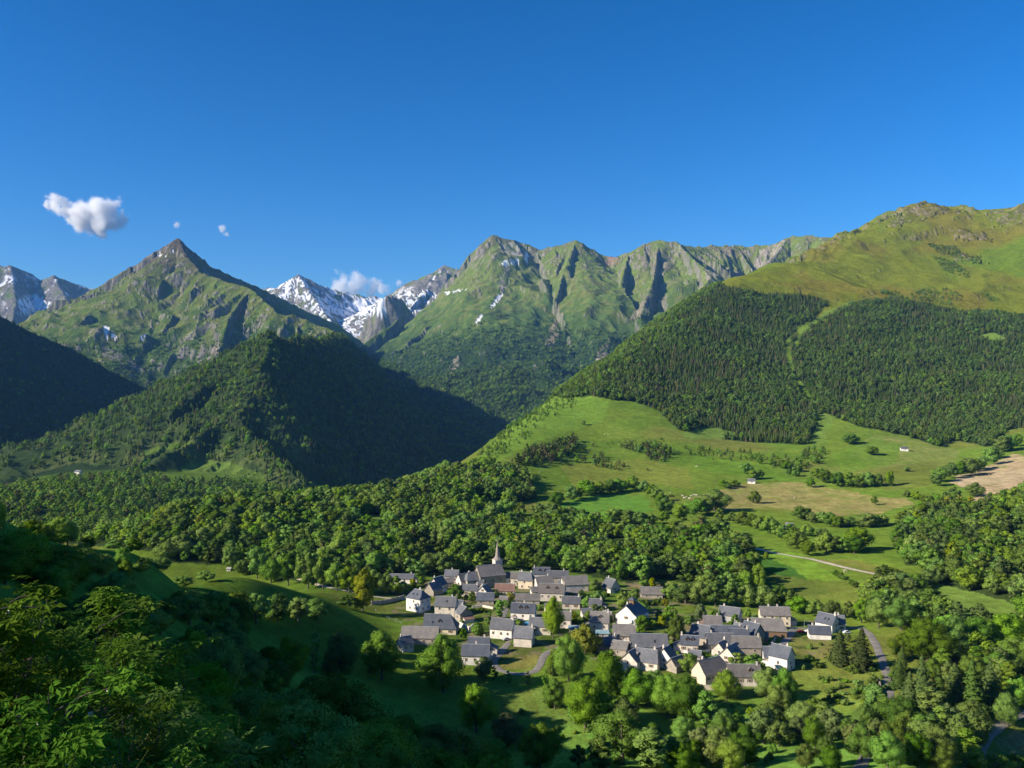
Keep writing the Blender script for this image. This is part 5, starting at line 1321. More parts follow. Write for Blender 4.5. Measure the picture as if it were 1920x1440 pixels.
garden_wall('white wall between the right hamlet and its gardens', [(1275, 1222), (1290, 1226), (1330, 1222)], 1.2, material=M_WHITE)
garden_wall('brown boundary wall beside the road', [(1648, 1278), (1652, 1300), (1652, 1328)], 1.6)
garden_wall('dry stone wall behind the central garden', [(885, 1140), (905, 1138), (925, 1142)], 1.2, material=M_BEIGE)
garden_wall('stone wall at the back of the right hamlet', [(1300, 1178), (1320, 1172), (1335, 1172)], 1.8)
def clear_of_houses(x, y, r):
    for hx, hy, L, D, a in HOUSES:
        dx, dy = x - hx, y - hy; c, s_ = math.cos(-a), math.sin(-a)
        u, v = dx * c - dy * s_, dx * s_ + dy * c
        if abs(u) < L/2 + r and abs(v) < D/2 + r: return False
    return True
if True:
    P1 = scatter(WOOD['conifer_slope'], 6.7, seed=21, thin=0.08)
    plant_wood('conifer_forest', 'dark mixed forest of conifers climbing the slope below the pasture', P1, None, 7, 15, 31, pick_slope, 1.25)
    P2 = scatter(WOOD['mixed_slope'], 7.0, seed=22, thin=0.08)
    plant_wood('mixed_forest', 'broad mixed forest beyond the gully, under the grassy summit', P2, None, 7, 15, 32, pick_slope, 1.28)
    P3 = scatter(WOOD['hill_wood'], 11.5, seed=23, thin=0.12)
    _px3 = 960 + F * P3[:, 0] / P3[:, 1]; _py3 = 720 - F * (P3[:, 2] - CZ) / P3[:, 1]
    _cl = fbm(P3[:, 0] / 90.0, P3[:, 1] / 90.0, 3)
    P3 = P3[~((_py3 > 800) & (_px3 < 480) & (_cl < -0.30 + (_py3 - 800) / 520.0))]
    plant_wood('hill_forest', 'forest covering the pointed dark hill in front of the pyramid peak', P3, [('c', 6), ('p', 1), ('b', 4)], 9, 16, 33, None, 1.3)
    P4 = scatter(WOOD['shade_wood'], 21.0, seed=24)
    plant_wood('shaded_forest', 'forest on the blue shaded slope at the far left', P4, [('c', 9), ('b', 1)], 11, 18, 34, None, 1.5)
    PA = scatter(dict(r=(1900, 4700), poly=[(600, 640), (760, 690), (1000, 690), (1010, 780), (900, 860), (700, 920), (600, 900)]), 15.0, seed=28, exclude=[])
    plant_wood('inner_valley_forest', 'dark forest deep in the shaded valley between hill and massif', PA, [('c', 6), ('b', 4)], 11, 17, 38, None, 1.5)
    PB = scatter(dict(r=(3300, 5600), own=(7,)), 20.0, seed=29)
    PB = PB[(PB[:, 2] - CZ) + 150 * fbm(PB[:, 0] / 130.0, PB[:, 1] / 130.0, 3) < 330]
    plant_wood('massif_forest', 'dark forest on the lower flank of the green massif', PB, [('c', 6), ('b', 4)], 11, 18, 39, None, 1.7)
    PC = scatter(dict(r=(3600, 5400), own=(3,)), 21.0, seed=30)
    PC = PC[(PC[:, 2] - CZ) + 170 * fbm(PC[:, 0] / 130.0, PC[:, 1] / 130.0, 3) < 210]
    plant_wood('pyramid_forest', 'forest and scrub low on the pyramid peak', PC, [('c', 4), ('b', 6)], 8, 15, 40, None, 1.7)
    P5 = scatter(WOOD['spur_wood'], 7.6, seed=25, thin=0.06)
    P5 = P5[(fbm(P5[:, 0] / 55.0, P5[:, 1] / 55.0, 3) > -0.52) | (P5[:, 1] > 800)]
    P6_gap = True
    P5 = P5[[clear_of_houses(p[0], p[1], 3.5) for p in P5]]
    plant_wood('village_wood', 'sunlit leafy wood on the spur behind the church', P5, [('b', 10), ('m', 6), ('d', 4), ('y', 0.15), ('P', 0.8), ('c', 0.3)], 7, 18, 35, None, 1.25)
    P6 = scatter(WOOD['right_wood'], 8.0, seed=26, thin=0.14)
    plant_wood('ravine_wood', 'leafy wood filling the ravine right of the village', P6, [('b', 5), ('m', 6), ('d', 7), ('y', 0.2), ('P', 1)], 8, 19, 36, None, 1.22)
    P7 = scatter(WOOD['left_valley'], 9.5, seed=27, thin=0.30)
    plant_wood('valley_wood', 'scattered leafy trees along the valley floor at the foot of the hill', P7, [('b', 12), ('P', 1.5)], 8, 16, 37, None, 1.25)
    # clumps of pine and scrub on the knoll
    KN = [([(955,872),(985,852),(1040,834),(1082,825),(1078,852),(1045,866),(1000,874)], 6.5, 0.1, [('P', 8), ('b', 2)], 8, 15, (1000, 1700)),
          ([(870,908),(915,884),(985,890),(1005,932),(985,940),(930,932),(895,925)], 7, 0.1, [('P', 6), ('b', 4), ('c', 1)], 9, 16, (800, 1300)),
          ([(880,868),(960,795),(1040,740),(1095,745),(1070,770),(1010,795),(1000,815),(960,845),(905,872)], 8, 0.52, [('b', 9), ('P', 1)], 3, 8, (1050, 1900)),
          ([(1156,842),(1180,838),(1240,838),(1262,848),(1245,868),(1222,868),(1200,852)], 6.5, 0.15, [('P', 6), ('b', 3)], 7, 13, (1100, 1600)),
          ([(1075,866),(1130,858),(1140,868),(1175,876),(1165,886),(1140,884),(1110,872)], 7, 0.35, [('P', 6), ('b', 3)], 6, 12, (1100, 1600)),
          ([(1060,838),(1160,825),(1270,822),(1270,840),(1150,834),(1075,846)], 9, 0.5, [('b', 6), ('P', 2)], 2.5, 6, (1100, 1700)),
          ([(1270,838),(1330,842),(1420,852),(1500,862),(1500,890),(1420,870),(1330,862),(1280,852)], 9, 0.55, [('b', 5), ('P', 4)], 4, 10, (1100, 1700)),
          ([(1500,850),(1530,842),(1560,850),(1530,872),(1480,885)], 9, 0.4, [('b', 5), ('P', 1)], 5, 11, (1100, 1700))]
    allp, allk = [], []
    for n_, (poly, sp, thin, kinds, h0, h1, r_) in enumerate(KN):
        pts = scatter(dict(r=r_, poly=poly), sp, seed=50 + n_, thin=thin, exclude=[])
        plant_wood('knoll_copse', ['dark pine copse on the flank of the bright meadow knoll', 'pines and leafy trees at the edge of the spur meadow', 'thin scrub and young trees up the left edge of the knoll', 'dark clump of pines below the round knoll meadow', 'small pines dotted in a line across the green meadow', 'low bushes along the lower edge of the knoll meadow', 'loose trees at the foot of the conifer slope', 'young trees beside the green strip at the foot of the forest'][n_], pts, kinds, h0, h1, 70 + n_, None, 1.1)
    # dark shrubs and dwarf trees on the pasture mountain
    PS = [([(1735,445),(1760,440),(1800,470),(1805,485),(1760,475),(1740,460)], 8, 0.15), ([(1745,480),(1790,490),(1820,515),(1815,525),(1770,508)], 9, 0.3), ([(1650,545),(1680,548),(1690,556),(1655,556)], 8, 0.4), ([(1730,540),(1780,540),(1810,560),(1780,575),(1740,566),(1700,560)], 12, 0.45), ([(1810,480),(1840,485),(1845,498),(1815,492)], 10, 0.4), ([(1840,555),(1880,556),(1870,566),(1845,564)], 9, 0.5)]
    for n_, (poly, sp, thin) in enumerate(PS):
        pts = scatter(dict(r=(2300, 3500), poly=poly), sp, seed=60 + n_, thin=thin, exclude=[])
        plant_wood('mountain_scrub', ['dark scrub in the hollow right of the grassy summit', 'dark scrub running down below the summit hollow', 'small dark scrub patch above the treeline', 'scrub dotted along the upper treeline', 'scrub around the pale outcrop on the pasture', 'small scrub patch on the lower right pasture'][n_], pts, [('c', 2), ('b', 3)], 5, 10, 90 + n_, None, 1.4)

BT = 'broadleaf_tree'
# shaded trees on the slope under the eye
for a in ((40, 205, 13, 14), (105, 215, 12, 14), (150, 240, 9, 12), (205, 188, 16, 20), (265, 225, 10, 12), (300, 128, 13, 13), (375, 165, 13, 13), (415, 205, 18.5, 11), (470, 112, 11, 11), (465, 250, 12, 12),
          (545, 122, 12.5, 12), (625, 150, 17.5, 14), (690, 165, 11, 11), (760, 185, 13.5, 12), (820, 165, 11.5, 11), (870, 190, 12.5, 11), (330, 215, 9, 10), (560, 200, 11, 11), (240, 140, 10, 11), (180, 110, 8, 10), (395, 95, 8, 8), (700, 105, 8.5, 9), (600, 85, 8, 8)):
    tree_at(BT, 'dark shaded trees on the near slope', *a)
for a in ((540, 1276, 86, 72), (640, 1282, 104, 76), (715, 1276, 96, 76)):
    tree(BT, 'trees standing in the shaded meadow', *a, 'near')
tree(BT, 'slim pale tree between the meadow trees', 590, 1262, 82, 30, 'tall')
for a in ((355, 1172, 66, 72), (398, 1172, 66, 66), (440, 1168, 60, 62), (480, 1170, 60, 60), (520, 1166, 55, 56), (560, 1166, 48, 54), (595, 1164, 44, 50)):
    tree(BT, 'dark trees topping the shaded meadow', *a)
for a in ((167, 992, 27, 27), (215, 1008, 20, 40), (250, 1020, 30, 38), (60, 1000, 18, 40), (110, 1004, 20, 40), (340, 1088, 22, 40), (385, 1092, 24, 40), (300, 1068, 26, 44)):
    tree(BT, 'round trees on the shaded crest', *a, 'broad', 150, 460)
for a in ((430, 1068, 44, 26), (455, 1078, 30, 26), (482, 1084, 62, 42), (508, 1094, 50, 34), (540, 1098, 62, 42), (577, 1104, 78, 50), (606, 1106, 66, 40), (632, 1108, 56, 38), (655, 1112, 52, 38), (700, 1112, 46, 36), (722, 1114, 40, 32), (742, 1116, 38, 30)):
    tree(BT, 'sunlit trees along the left lane', *a, 'broad', 380)
tree(BT, 'bright tree above the shaded meadow wall', 680, 1146, 84, 46, 'yellow')
tree(BT, 'bright low tree beside the meadow wall', 650, 1140, 26, 44, 'yellow')
# village gardens
for a in ((856, 1124, 31, 29, 'yellow'), (931, 1121, 18, 12, 'broad'), (937, 1160, 37, 20, 'tall'), (885, 1130, 22, 18, 'broad'), (1037, 1196, 80, 36, 'near'), (1170, 1147, 40, 34, 'broad'), (1207, 1106, 48, 22, 'tall'),
          (1115, 1110, 25, 26, 'broad'), (1102, 1142, 26, 22, 'broad'), (1206, 1181, 29, 27, 'broad'), (1255, 1166, 33, 32, 'broad'), (1270, 1210, 60, 36, 'near'), (1315, 1166, 36, 22, 'grey'), (1337, 1162, 20, 14, 'broad'), (1349, 1166, 26, 12, 'conifer'),
          (1378, 1180, 30, 24, 'grey'), (1293, 1262, 40, 36, 'broad'), (1385, 1258, 36, 40, 'broad'), (1415, 1264, 40, 44, 'broad'), (905, 1275, 46, 40, 'grey'), (1098, 1228, 60, 52, 'yellow'), (870, 1200, 24, 20, 'broad'), (895, 1192, 22, 24, 'broad'),
          (755, 1115, 26, 24, 'broad'), (775, 1112, 22, 22, 'broad'), (790, 1098, 18, 16, 'broad'), (1245, 1212, 30, 26, 'broad'), (1150, 1100, 18, 18, 'broad'), (1190, 1128, 26, 26, 'broad'), (1090, 1125, 20, 20, 'broad'), (1120, 1128, 22, 22, 'broad')):
    tree(BT if a[4] != 'conifer' else 'conifer_tree', 'garden trees among the village houses', *a)
for a in ((954, 1281, 26, 12), (990, 1283, 27, 14), (1021, 1286, 32, 12), (926, 1276, 30, 15), (917, 1180, 40, 10)):
    tree('clipped_shrub', 'upright clipped shrubs along the lower lane', *a, 'cypress')
for a in ((1045, 1232, 18, 26), (1036, 1252, 24, 22), (1035, 1268, 24, 18), (968, 1208, 12, 24), (990, 1206, 10, 20), (845, 1185, 14, 22), (885, 1150, 10, 20), (905, 1148, 10, 20), (1130, 1140, 12, 24), (1255, 1190, 14, 22), (1320, 1236, 16, 30), (1345, 1240, 14, 26), (1610, 1292, 20, 26), (1632, 1312, 22, 26), (1515, 1240, 14, 24), (1530, 1252, 14, 26), (1080, 1196, 12, 24), (1600, 1262, 18, 24), (1640, 1282, 18, 22), (1575, 1290, 12, 20)):
    tree('garden_bush', 'garden bushes between the houses', *a, 'bush')
# sunlit trees below the village
for a in ((831, 1299, 114, 78, 'near'), (893, 1374, 96, 64, 'near'), (1065, 1278, 90, 58, 'near'), (1142, 1312, 97, 64, 'near'), (1098, 1364, 100, 78, 'near'), (1190, 1324, 72, 72, 'near'), (1253, 1344, 82, 60, 'near'), (1290, 1354, 92, 66, 'near'), (1324, 1376, 84, 46, 'tall'),
          (1172, 1370, 62, 58, 'grey'), (1358, 1394, 66, 58, 'near'), (1399, 1438, 82, 74, 'near'), (1011, 1448, 96, 76, 'near'), (950, 1402, 66, 66, 'grey'), (1440, 1314, 66, 52, 'near'), (1470, 1336, 88, 50, 'near'), (1496, 1392, 50, 36, 'grey'), (1512, 1442, 50, 42, 'near'), (1560, 1388, 60, 62, 'grey'), (1618, 1430, 76, 62, 'near'), (1664, 1446, 78, 66, 'near'), (1720, 1444, 72, 66, 'near'),
          (1687, 1376, 74, 72, 'near'), (1798, 1424, 90, 60, 'grey'), (1890, 1362, 66, 42, 'near'), (1830, 1450, 44, 50, 'broad'), (1872, 1452, 40, 50, 'broad'), (1908, 1455, 40, 44, 'broad'), (1040, 1330, 60, 46, 'near'), (1230, 1310, 56, 48, 'near'), (1300, 1436, 50, 50, 'broad'), (1280, 1452, 60, 56, 'near'), (1440, 1362, 46, 44, 'broad'), (1460, 1400, 50, 46, 'grey'), (1085, 1440, 44, 40, 'broad'), (1340, 1446, 56, 50, 'grey'), (930, 1446, 60, 56, 'near'), (1560, 1446, 50, 46, 'near'), (1770, 1450, 60, 50, 'near')):
    tree(BT, 'sunlit trees left of the yellow grass' if a[0] < 1000 else 'sunlit trees below the village centre' if a[0] < 1300 else 'sunlit trees below the right hamlet' if a[0] < 1540 else 'sunlit trees at the road bend', *a, 250)
tree_at(BT, 'sunlit trees below the village centre', 1166, 300, 19.0, 21, 'near')
# right edge of the village
for a in ((1500, 1150, 34, 34), (1530, 1156, 34, 34), (1560, 1160, 36, 34), (1592, 1162, 36, 32), (1615, 1168, 46, 34), (1648, 1178, 60, 46), (1690, 1182, 66, 52), (1690, 1238, 52, 50), (1740, 1246, 92, 72), (1790, 1246, 96, 76), (1836, 1236, 82, 72), (1884, 1230, 82, 72), (1720, 1222, 50, 46), (1765, 1228, 50, 46), (1815, 1240, 50, 48), (1865, 1256, 50, 48), (1905, 1262, 70, 60), (1870, 1290, 70, 60), (1912, 1330, 60, 50)):
    tree(BT, 'tall ravine trees right of the village', *a, 'near', 300)
for a in ((1574, 1245, 66, 44), (1614, 1254, 80, 50)):
    tree('conifer_tree', 'pair of spruces beside the dark roofed house', *a, 'conifer', 300)
for a in ((1704, 1332, 76, 42), (1731, 1336, 112, 54), (1762, 1338, 88, 50), (1792, 1324, 84, 50), (1826, 1338, 104, 60), (1856, 1326, 90, 58), (1685, 1290, 54, 36), (1690, 1262, 50, 34)):
    tree('conifer_tree', 'tall spruces below the road bend', *a, 'conifer', 300)
# dark belt behind the right half of the village
for a in ((1285, 1132, 38, 40), (1312, 1134, 46, 44), (1342, 1138, 48, 46), (1372, 1138, 50, 46), (1402, 1138, 44, 42), (1430, 1140, 44, 42), (1458, 1140, 44, 42), (1480, 1144, 40, 36), (1260, 1124, 34, 34), (1330, 1112, 40, 40), (1365, 1112, 42, 40), (1400, 1112, 44, 40), (1425, 1114, 60, 32)):
    tree(BT, 'dark tree belt behind the cream farmhouse', *a, 'broad', 400)
# meadow trees
for a, nm in (((1415, 944, 25, 23), 'lone round tree on the dry meadow below the stone barn'), ((1520, 914, 21, 17), 'small round tree left of the meadow grove'), ((1640, 947, 18, 16), 'lone small tree on the dry meadow edge'), ((1635, 853, 17, 23), 'wide tree on the green meadow left of the white barn'),
              ((1596, 833, 21, 27), 'dark rounded tree at the top of the green meadow'), ((1668, 912, 31, 17), 'tall slender tree right of the meadow grove'), ((1700, 884, 10, 15), 'low bushy tree under the white barn'), ((1436, 1049, 15, 9), 'tiny tree standing in the bright pasture above the village'), ((1094, 797, 10, 10), 'single small tree on top of the knoll meadow'), ((1645, 1072, 8, 9), 'small bush above the end of the track'), ((1214, 883, 6, 6), 'tiny bush in the middle of the upper meadow'), ((1430, 990, 24, 20), 'tree at the bend of the meadow track')):
    tree(BT, nm, *a, 'broad', 500)
for a in ((1530, 897, 20, 24), (1550, 906, 26, 25), (1573, 913, 29, 26), (1592, 915, 31, 30), (1612, 914, 26, 26), (1628, 914, 31, 28), (1647, 913, 26, 22), (1492, 893, 13, 16), (1479, 889, 11, 14), (1540, 893, 16, 20)):
    tree(BT, 'grove in the middle of the wide meadow', *a, 'broad', 700)
for a in ((1400, 888, 22, 20), (1412, 899, 19, 24), (1424, 898, 18, 20), (1355, 913, 14, 20), (1376, 913, 14, 22), (1366, 916, 11, 18)):
    tree(BT, 'trees around the stone barn on the meadow', *a, 'broad', 700)
hedge(BT, 'hedge of trees along the meadow track', [(1385, 985), (1420, 992), (1450, 1004), (1490, 1026), (1522, 1046)], 34, 15)
hedge(BT, 'dark trees above the track bend', [(1538, 1036), (1572, 1036), (1606, 1038), (1610, 1025)], 42, 17)
hedge(BT, 'tree line below the dry field', [(1496, 972), (1560, 988), (1604, 988), (1640, 988), (1668, 982)], 26, 13)
hedge(BT, 'trees along the right edge of the dry field', [(1700, 932), (1745, 945)], 18, 12)
hedge(BT, 'trees bordering the ploughed field', [(1752, 922), (1762, 905), (1790, 896), (1820, 890), (1838, 882), (1862, 866), (1885, 845), (1912, 835)], 30, 14)
for a in ((1830, 932, 29, 27), (1857, 948, 26, 22), (1880, 946, 18, 20), (1905, 940, 20, 22)):
    tree(BT, 'round trees in the ploughed field', *a, 'broad', 600)
hedge(BT, 'tree hedge above the small bright meadow', [(1030, 948), (1080, 937), (1105, 926), (1150, 926), (1192, 917), (1215, 926), (1236, 946), (1250, 966)], 28, 14)
hedge(BT, 'tree hedge below the small bright meadow', [(1000, 968), (1060, 978), (1130, 982), (1200, 984), (1250, 982)], 28, 14)
hedge(BT, 'tall trees where the two meadow hedges meet', [(1272, 976), (1300, 970), (1332, 962), (1346, 956)], 38, 17)
hedge(BT, 'tree row under the lower barn track', [(1440, 1000), (1500, 1004), (1560, 1010)], 20, 14)
hedge(BT, 'trees at the foot of the green strip', [(1500, 885), (1470, 880), (1440, 872)], 16, 12)
hedge(BT, 'bush line across the lower pasture', [(1560, 1075), (1600, 1100), (1640, 1120)], 12, 12)
hedge(BT, 'trees along the left end of the meadow track', [(1340, 976), (1380, 984)], 26, 14)
hedge(BT, 'hedge of the right slope meadow', [(1640, 1150), (1690, 1130), (1720, 1105), (1760, 1090)], 40, 18)
hedge(BT, 'trees below the right slope meadow', [(1690, 1172), (1750, 1192), (1820, 1218), (1890, 1246)], 40, 22)

# thicket on the near slope, all in shade
MEADOW = [(470, 1150), (560, 1125), (800, 1125), (815, 1300), (780, 1345), (640, 1350), (590, 1300), (480, 1230)]
_rg = random.Random(5)
_near = [(t[2], t[3]) for t in TREES if math.hypot(t[2], t[3]) < 330]
for gy in range(48, 330, 12):
    for gx in range(-230, 20, 12):
        x = gx + _rg.uniform(-5, 5); y = gy + _rg.uniform(-5, 5)
        px = 960 + F * x / y
        if not -60 < px < 930: continue
        z = g1(x, y); py = 720 - F * (z - CZ) / y
        if py > 1700 or inpoly(np.array([px]), np.array([py]), MEADOW)[0] or (py < 1000) or (px > 600 and y > 215): continue
        if px < 300 and 1000 < py < 1060 and _rg.random() < 0.6: continue
        if 270 < px < 470 and py < 1150 and _rg.random() < 0.7: continue
        h = _rg.uniform(5.5, 10) * (0.75 if y < 90 else 1.0) if not (px < 330 and y < 100) else _rg.uniform(2.5, 4.5)
        if min([math.hypot(x - a, y - b) for a, b in _near] + [99]) < 6.0: continue
        _near.append((x, y))
        TREES.append([BT, 'thicket trees %s' % ('nearest the eye' if y < 105 else 'high on the near slope' if px < 330 else 'midway on the near slope' if y < 200 else 'below the near slope'), x, y, z, h, h * _rg.uniform(0.8, 1.1), 'near'])
# bushes and small trees filling the gardens between the houses
GARDENS = [[(720, 1092), (800, 1085), (960, 1088), (1100, 1088), (1240, 1095), (1290, 1120), (1290, 1170), (1130, 1175), (1040, 1165), (900, 1150), (820, 1135), (740, 1120)],
           [(860, 1165), (920, 1160), (1040, 1170), (1140, 1150), (1290, 1160), (1300, 1225), (1240, 1265), (1140, 1240), (1040, 1250), (1020, 1215), (900, 1210)],
           [(1290, 1140), (1420, 1150), (1480, 1170), (1470, 1260), (1420, 1290), (1300, 1290), (1280, 1240)], [(1500, 1200), (1600, 1190), (1650, 1270), (1640, 1330), (1560, 1260), (1500, 1240)]]
n_b = 0
while n_b < 190:
    k = _rg.choice([0, 0, 1, 1, 2, 3]); P = GARDENS[k]
    px = _rg.uniform(min(p[0] for p in P), max(p[0] for p in P)); py = _rg.uniform(min(p[1] for p in P), max(p[1] for p in P))
    if not inpoly(np.array([px]), np.array([py]), P)[0]: continue
    if k == 3 and _rg.random() < 0.4: continue
    x, y, z = hit(px, py, 300)
    n_b += 1
    h = _rg.choice([1.8, 2.4, 3.0, 3.8, 5.0, 6.5])
    if not clear_of_houses(x, y, h * 0.42): continue
    if h > 4: TREES.append(['garden_tree', 'small garden trees %s' % ('round the church quarter', 'in the central gardens', 'of the right hamlet', 'on the bank beside the spruces')[k], x, y, z, h, h * _rg.uniform(0.75, 1.0), _rg.choice(['broad', 'broad', 'grey', 'yellow'])])
    else: TREES.append(['garden_bush', 'garden bushes %s' % ('round the church quarter', 'in the central gardens', 'of the right hamlet', 'on the bank beside the spruces')[k], x, y, z, h, h * _rg.uniform(1.1, 1.7), 'bush'])
# scrub on the slope below the road and in the lower meadows
for k in range(60):
    px = _rg.uniform(1480, 1700); py = _rg.uniform(1255, 1345)
    if px < 1540 and py > 1290: continue
    x, y, z = hit(px, py, 250)
    if clear_of_houses(x, y, 2): TREES.append(['slope_bush', 'bushes on the bank beside the road', x, y, z, _rg.uniform(1.2, 3.2), _rg.uniform(2, 4.5), 'bush'])
for k in range(50):
    px = _rg.uniform(900, 1500); py = _rg.uniform(1300, 1440)
    x, y, z = hit(px, py, 250)
    TREES.append(['meadow_bush', 'low bushes in the meadow below the village', x, y, z, _rg.uniform(1.0, 4.0), _rg.uniform(2, 5), 'bush'])

# fuller woodland below the village
for P, n in (([(1040, 1262), (1130, 1262), (1310, 1296), (1480, 1330), (1500, 1452), (1060, 1452), (1050, 1330)], 60), ([(1500, 1345), (1640, 1345), (1700, 1345), (1820, 1365), (1830, 1452), (1500, 1452)], 34), ([(1690, 1190), (1920, 1180), (1920, 1345), (1840, 1345), (1700, 1250)], 30)):
    for k in range(n):
        px = _rg.uniform(min(p[0] for p in P), max(p[0] for p in P)); py = _rg.uniform(min(p[1] for p in P), max(p[1] for p in P))
        if not inpoly(np.array([px]), np.array([py]), P)[0]: continue
        x, y, z = hit(px, py, 250)
        if not clear_of_houses(x, y, 4) or min(math.hypot(x - t[2], y - t[3]) for t in TREES) < 5.5: continue
        h = _rg.uniform(8, 15)
        TREES.append([BT, 'wood trees %s' % ('under the hamlet' if px < 1500 else 'around the lower road' if py > 1345 else 'above the spruces'), x, y, z, h, h * _rg.uniform(0.7, 0.95), _rg.choice(['near', 'near', 'near', 'grey', 'tall'])])
SHARED = {}
def make_trees():
    order = sorted(range(len(TREES)), key=lambda i: -TREES[i][5] / math.hypot(TREES[i][2], TREES[i][3]))
    single, rest, count = [], [], {}
    for i in order:
        n = TREES[i][0]; count[n] = count.get(n, 0) + 1
        (single if count[n] <= 300 else rest).append(i)
    groups = {}
    for i in single: groups.setdefault(TREES[i][1], []).append(i)
    for g, members in groups.items():
        members.sort(key=lambda i: TREES[i][2] / TREES[i][3])
        for k, i in enumerate(members):
            name, _, x, y, z, h, w, kind = TREES[i]
            protos = PROTO[kind]
            crown, trunk, nh, nw = protos[(i * 7 + k) % len(protos)]
            e = bpy.data.objects.new(name, None); COL.objects.link(e)
            e.empty_display_size = 0.5
            e.location = (x, y, z - 0.15); e.rotation_euler = (0.03 * math.sin(i * 3.1), 0.03 * math.cos(i * 1.7), (i * 2.399) % 6.283)
            e.scale = (w / nw, w / nw * (0.9 + 0.2 * ((i * 0.618) % 1)), h / nh)
            if g in SHARED:
                e['label'], e['group'] = SHARED[g]
            elif len(members) > 1:
                e['label'] = '%s from the left of the %s' % (ORD[k], g); e['group'] = g
            else:
                e['label'] = g
            e['category'] = 'shrub' if kind in ('bush', 'cypress') else 'tree'
            c = bpy.data.objects.new('crown', crown); t = bpy.data.objects.new('trunk', trunk)
            for o in (c, t):
                COL.objects.link(o); o.parent = e
    if rest:
        pts = np.array([[TREES[i][2], TREES[i][3], TREES[i][4] - 0.2] for i in rest]); hh = np.array([TREES[i][5] for i in rest]); ww = np.array([TREES[i][6] for i in rest])
        idx, nom = WOOD_KIND['m']; rg2 = np.random.default_rng(3)
        wood_object('hedgerow', 'remaining small far trees of the meadow hedges', 'woodland', pts, rg2.choice(idx, len(pts)), np.stack([ww / 10.6, ww / 10.6, hh / nom], -1), np.stack([np.zeros(len(pts)), np.zeros(len(pts)), rg2.uniform(0, 6.28, len(pts))], -1))
    return count
TREE_COUNT = make_trees()
print('TREES', TREE_COUNT)
# ------------------------------------------------------------------ shrubs, flowers and grass right in front of the eye
M_SHRUB = leaf_material('leaf_shrub', (0.120, 0.235, 0.028), (0.185, 0.300, 0.038), 0.25, 0.4)
M_SHRUB2 = leaf_material('leaf_bramble', (0.115, 0.225, 0.046), (0.160, 0.265, 0.060), 0.25, 0.4)
M_TWIG = surface('twig', (0.09, 0.075, 0.06), (0.15, 0.13, 0.11), 20, 0.9, 0.2, 60)
M_PETAL = surface('petal', (0.78, 0.70, 0.72), (0.85, 0.80, 0.80), 30, 0.7, 0.0)
M_STRAW = surface('dry_grass', (0.26, 0.25, 0.13), (0.36, 0.33, 0.19), 12, 0.9, 0.0)
M_BLADE = leaf_material('grass_blade', (0.080, 0.140, 0.030), (0.120, 0.175, 0.045), 0.2, 0.3)

def leaflet(L, W, droop):
    # pointed leaflet folded along its midrib, root at the origin, tip towards +x
    return np.array([(0, 0, 0), (0.42 * L, 0.5 * W, 0.14 * W - droop * 0.2), (0.42 * L, -0.5 * W, 0.14 * W - droop * 0.2), (L, 0, -droop), (0.45 * L, 0, -0.08 * W - droop * 0.25)]), \
           [(0, 4, 1), (1, 4, 3), (0, 2, 4), (4, 2, 3)]
def compound_leaf(seed, pairs=3, L=0.085, W=0.040):
    rg = np.random.default_rng(seed); V, Fc = [], []; off = 0
    def put_l(pos, ang, sc):
        nonlocal off
        v, f = leaflet(L * sc, W * sc, L * sc * rg.uniform(0.15, 0.45))
        c, s = math.cos(ang), math.sin(ang); roll = rg.normal(0, 0.25)
        v = v.copy(); v[:, 2] += v[:, 1] * roll
        q = np.stack([v[:, 0] * c - v[:, 1] * s, v[:, 0] * s + v[:, 1] * c, v[:, 2]], -1) + pos
        V.append(q); Fc.extend([[i + off for i in ff] for ff in f]); off += len(v)
    for k in range(pairs):
        x = 0.035 + 0.042 * k; z = 0.01 * k - 0.006 * k * k
        for s in (-1, 1): put_l(np.array([x, 0.002 * s, z]), s * rg.uniform(0.85, 1.15), rg.uniform(0.8, 1.05))
    put_l(np.array([0.035 + 0.042 * pairs, 0, -0.02]), rg.normal(0, 0.1), 1.15)
    st, sf = tube([(0, 0, 0), (0.06, 0, 0.012), (0.04 + 0.042 * pairs, 0, -0.02)], [0.002, 0.0016, 0.001], 3)
    V.append(st); Fc.extend([[i + off for i in ff] for ff in sf])
    return np.concatenate(V), Fc
LEAFV = [compound_leaf(400 + i, 2 + i % 3) for i in range(6)]
LEAF_ME = {}
for mname, mm in (('a', M_SHRUB), ('b', M_SHRUB2)):
    LEAF_ME[mname] = [raw_mesh('leaf', v, f, mm) for v, f in LEAFV]
def flower_mesh():
    g = Geo()
    for k in range(5):
        a = k * 2 * math.pi / 5; c, s = math.cos(a), math.sin(a)
        P = [(0.004, 0, 0), (0.016, 0.010, 0.004), (0.026, 0.006, 0.003), (0.026, -0.006, 0.003), (0.016, -0.010, 0.004)]
        g.add([(x * c - y * s, x * s + y * c, z) for x, y, z in P], [(0, 1, 2, 3, 4)])
    g.box(-0.004, 0.004, -0.004, 0.004, 0, 0.006)
    return g.mesh('flower', M_PETAL)
FLOWER = flower_mesh()

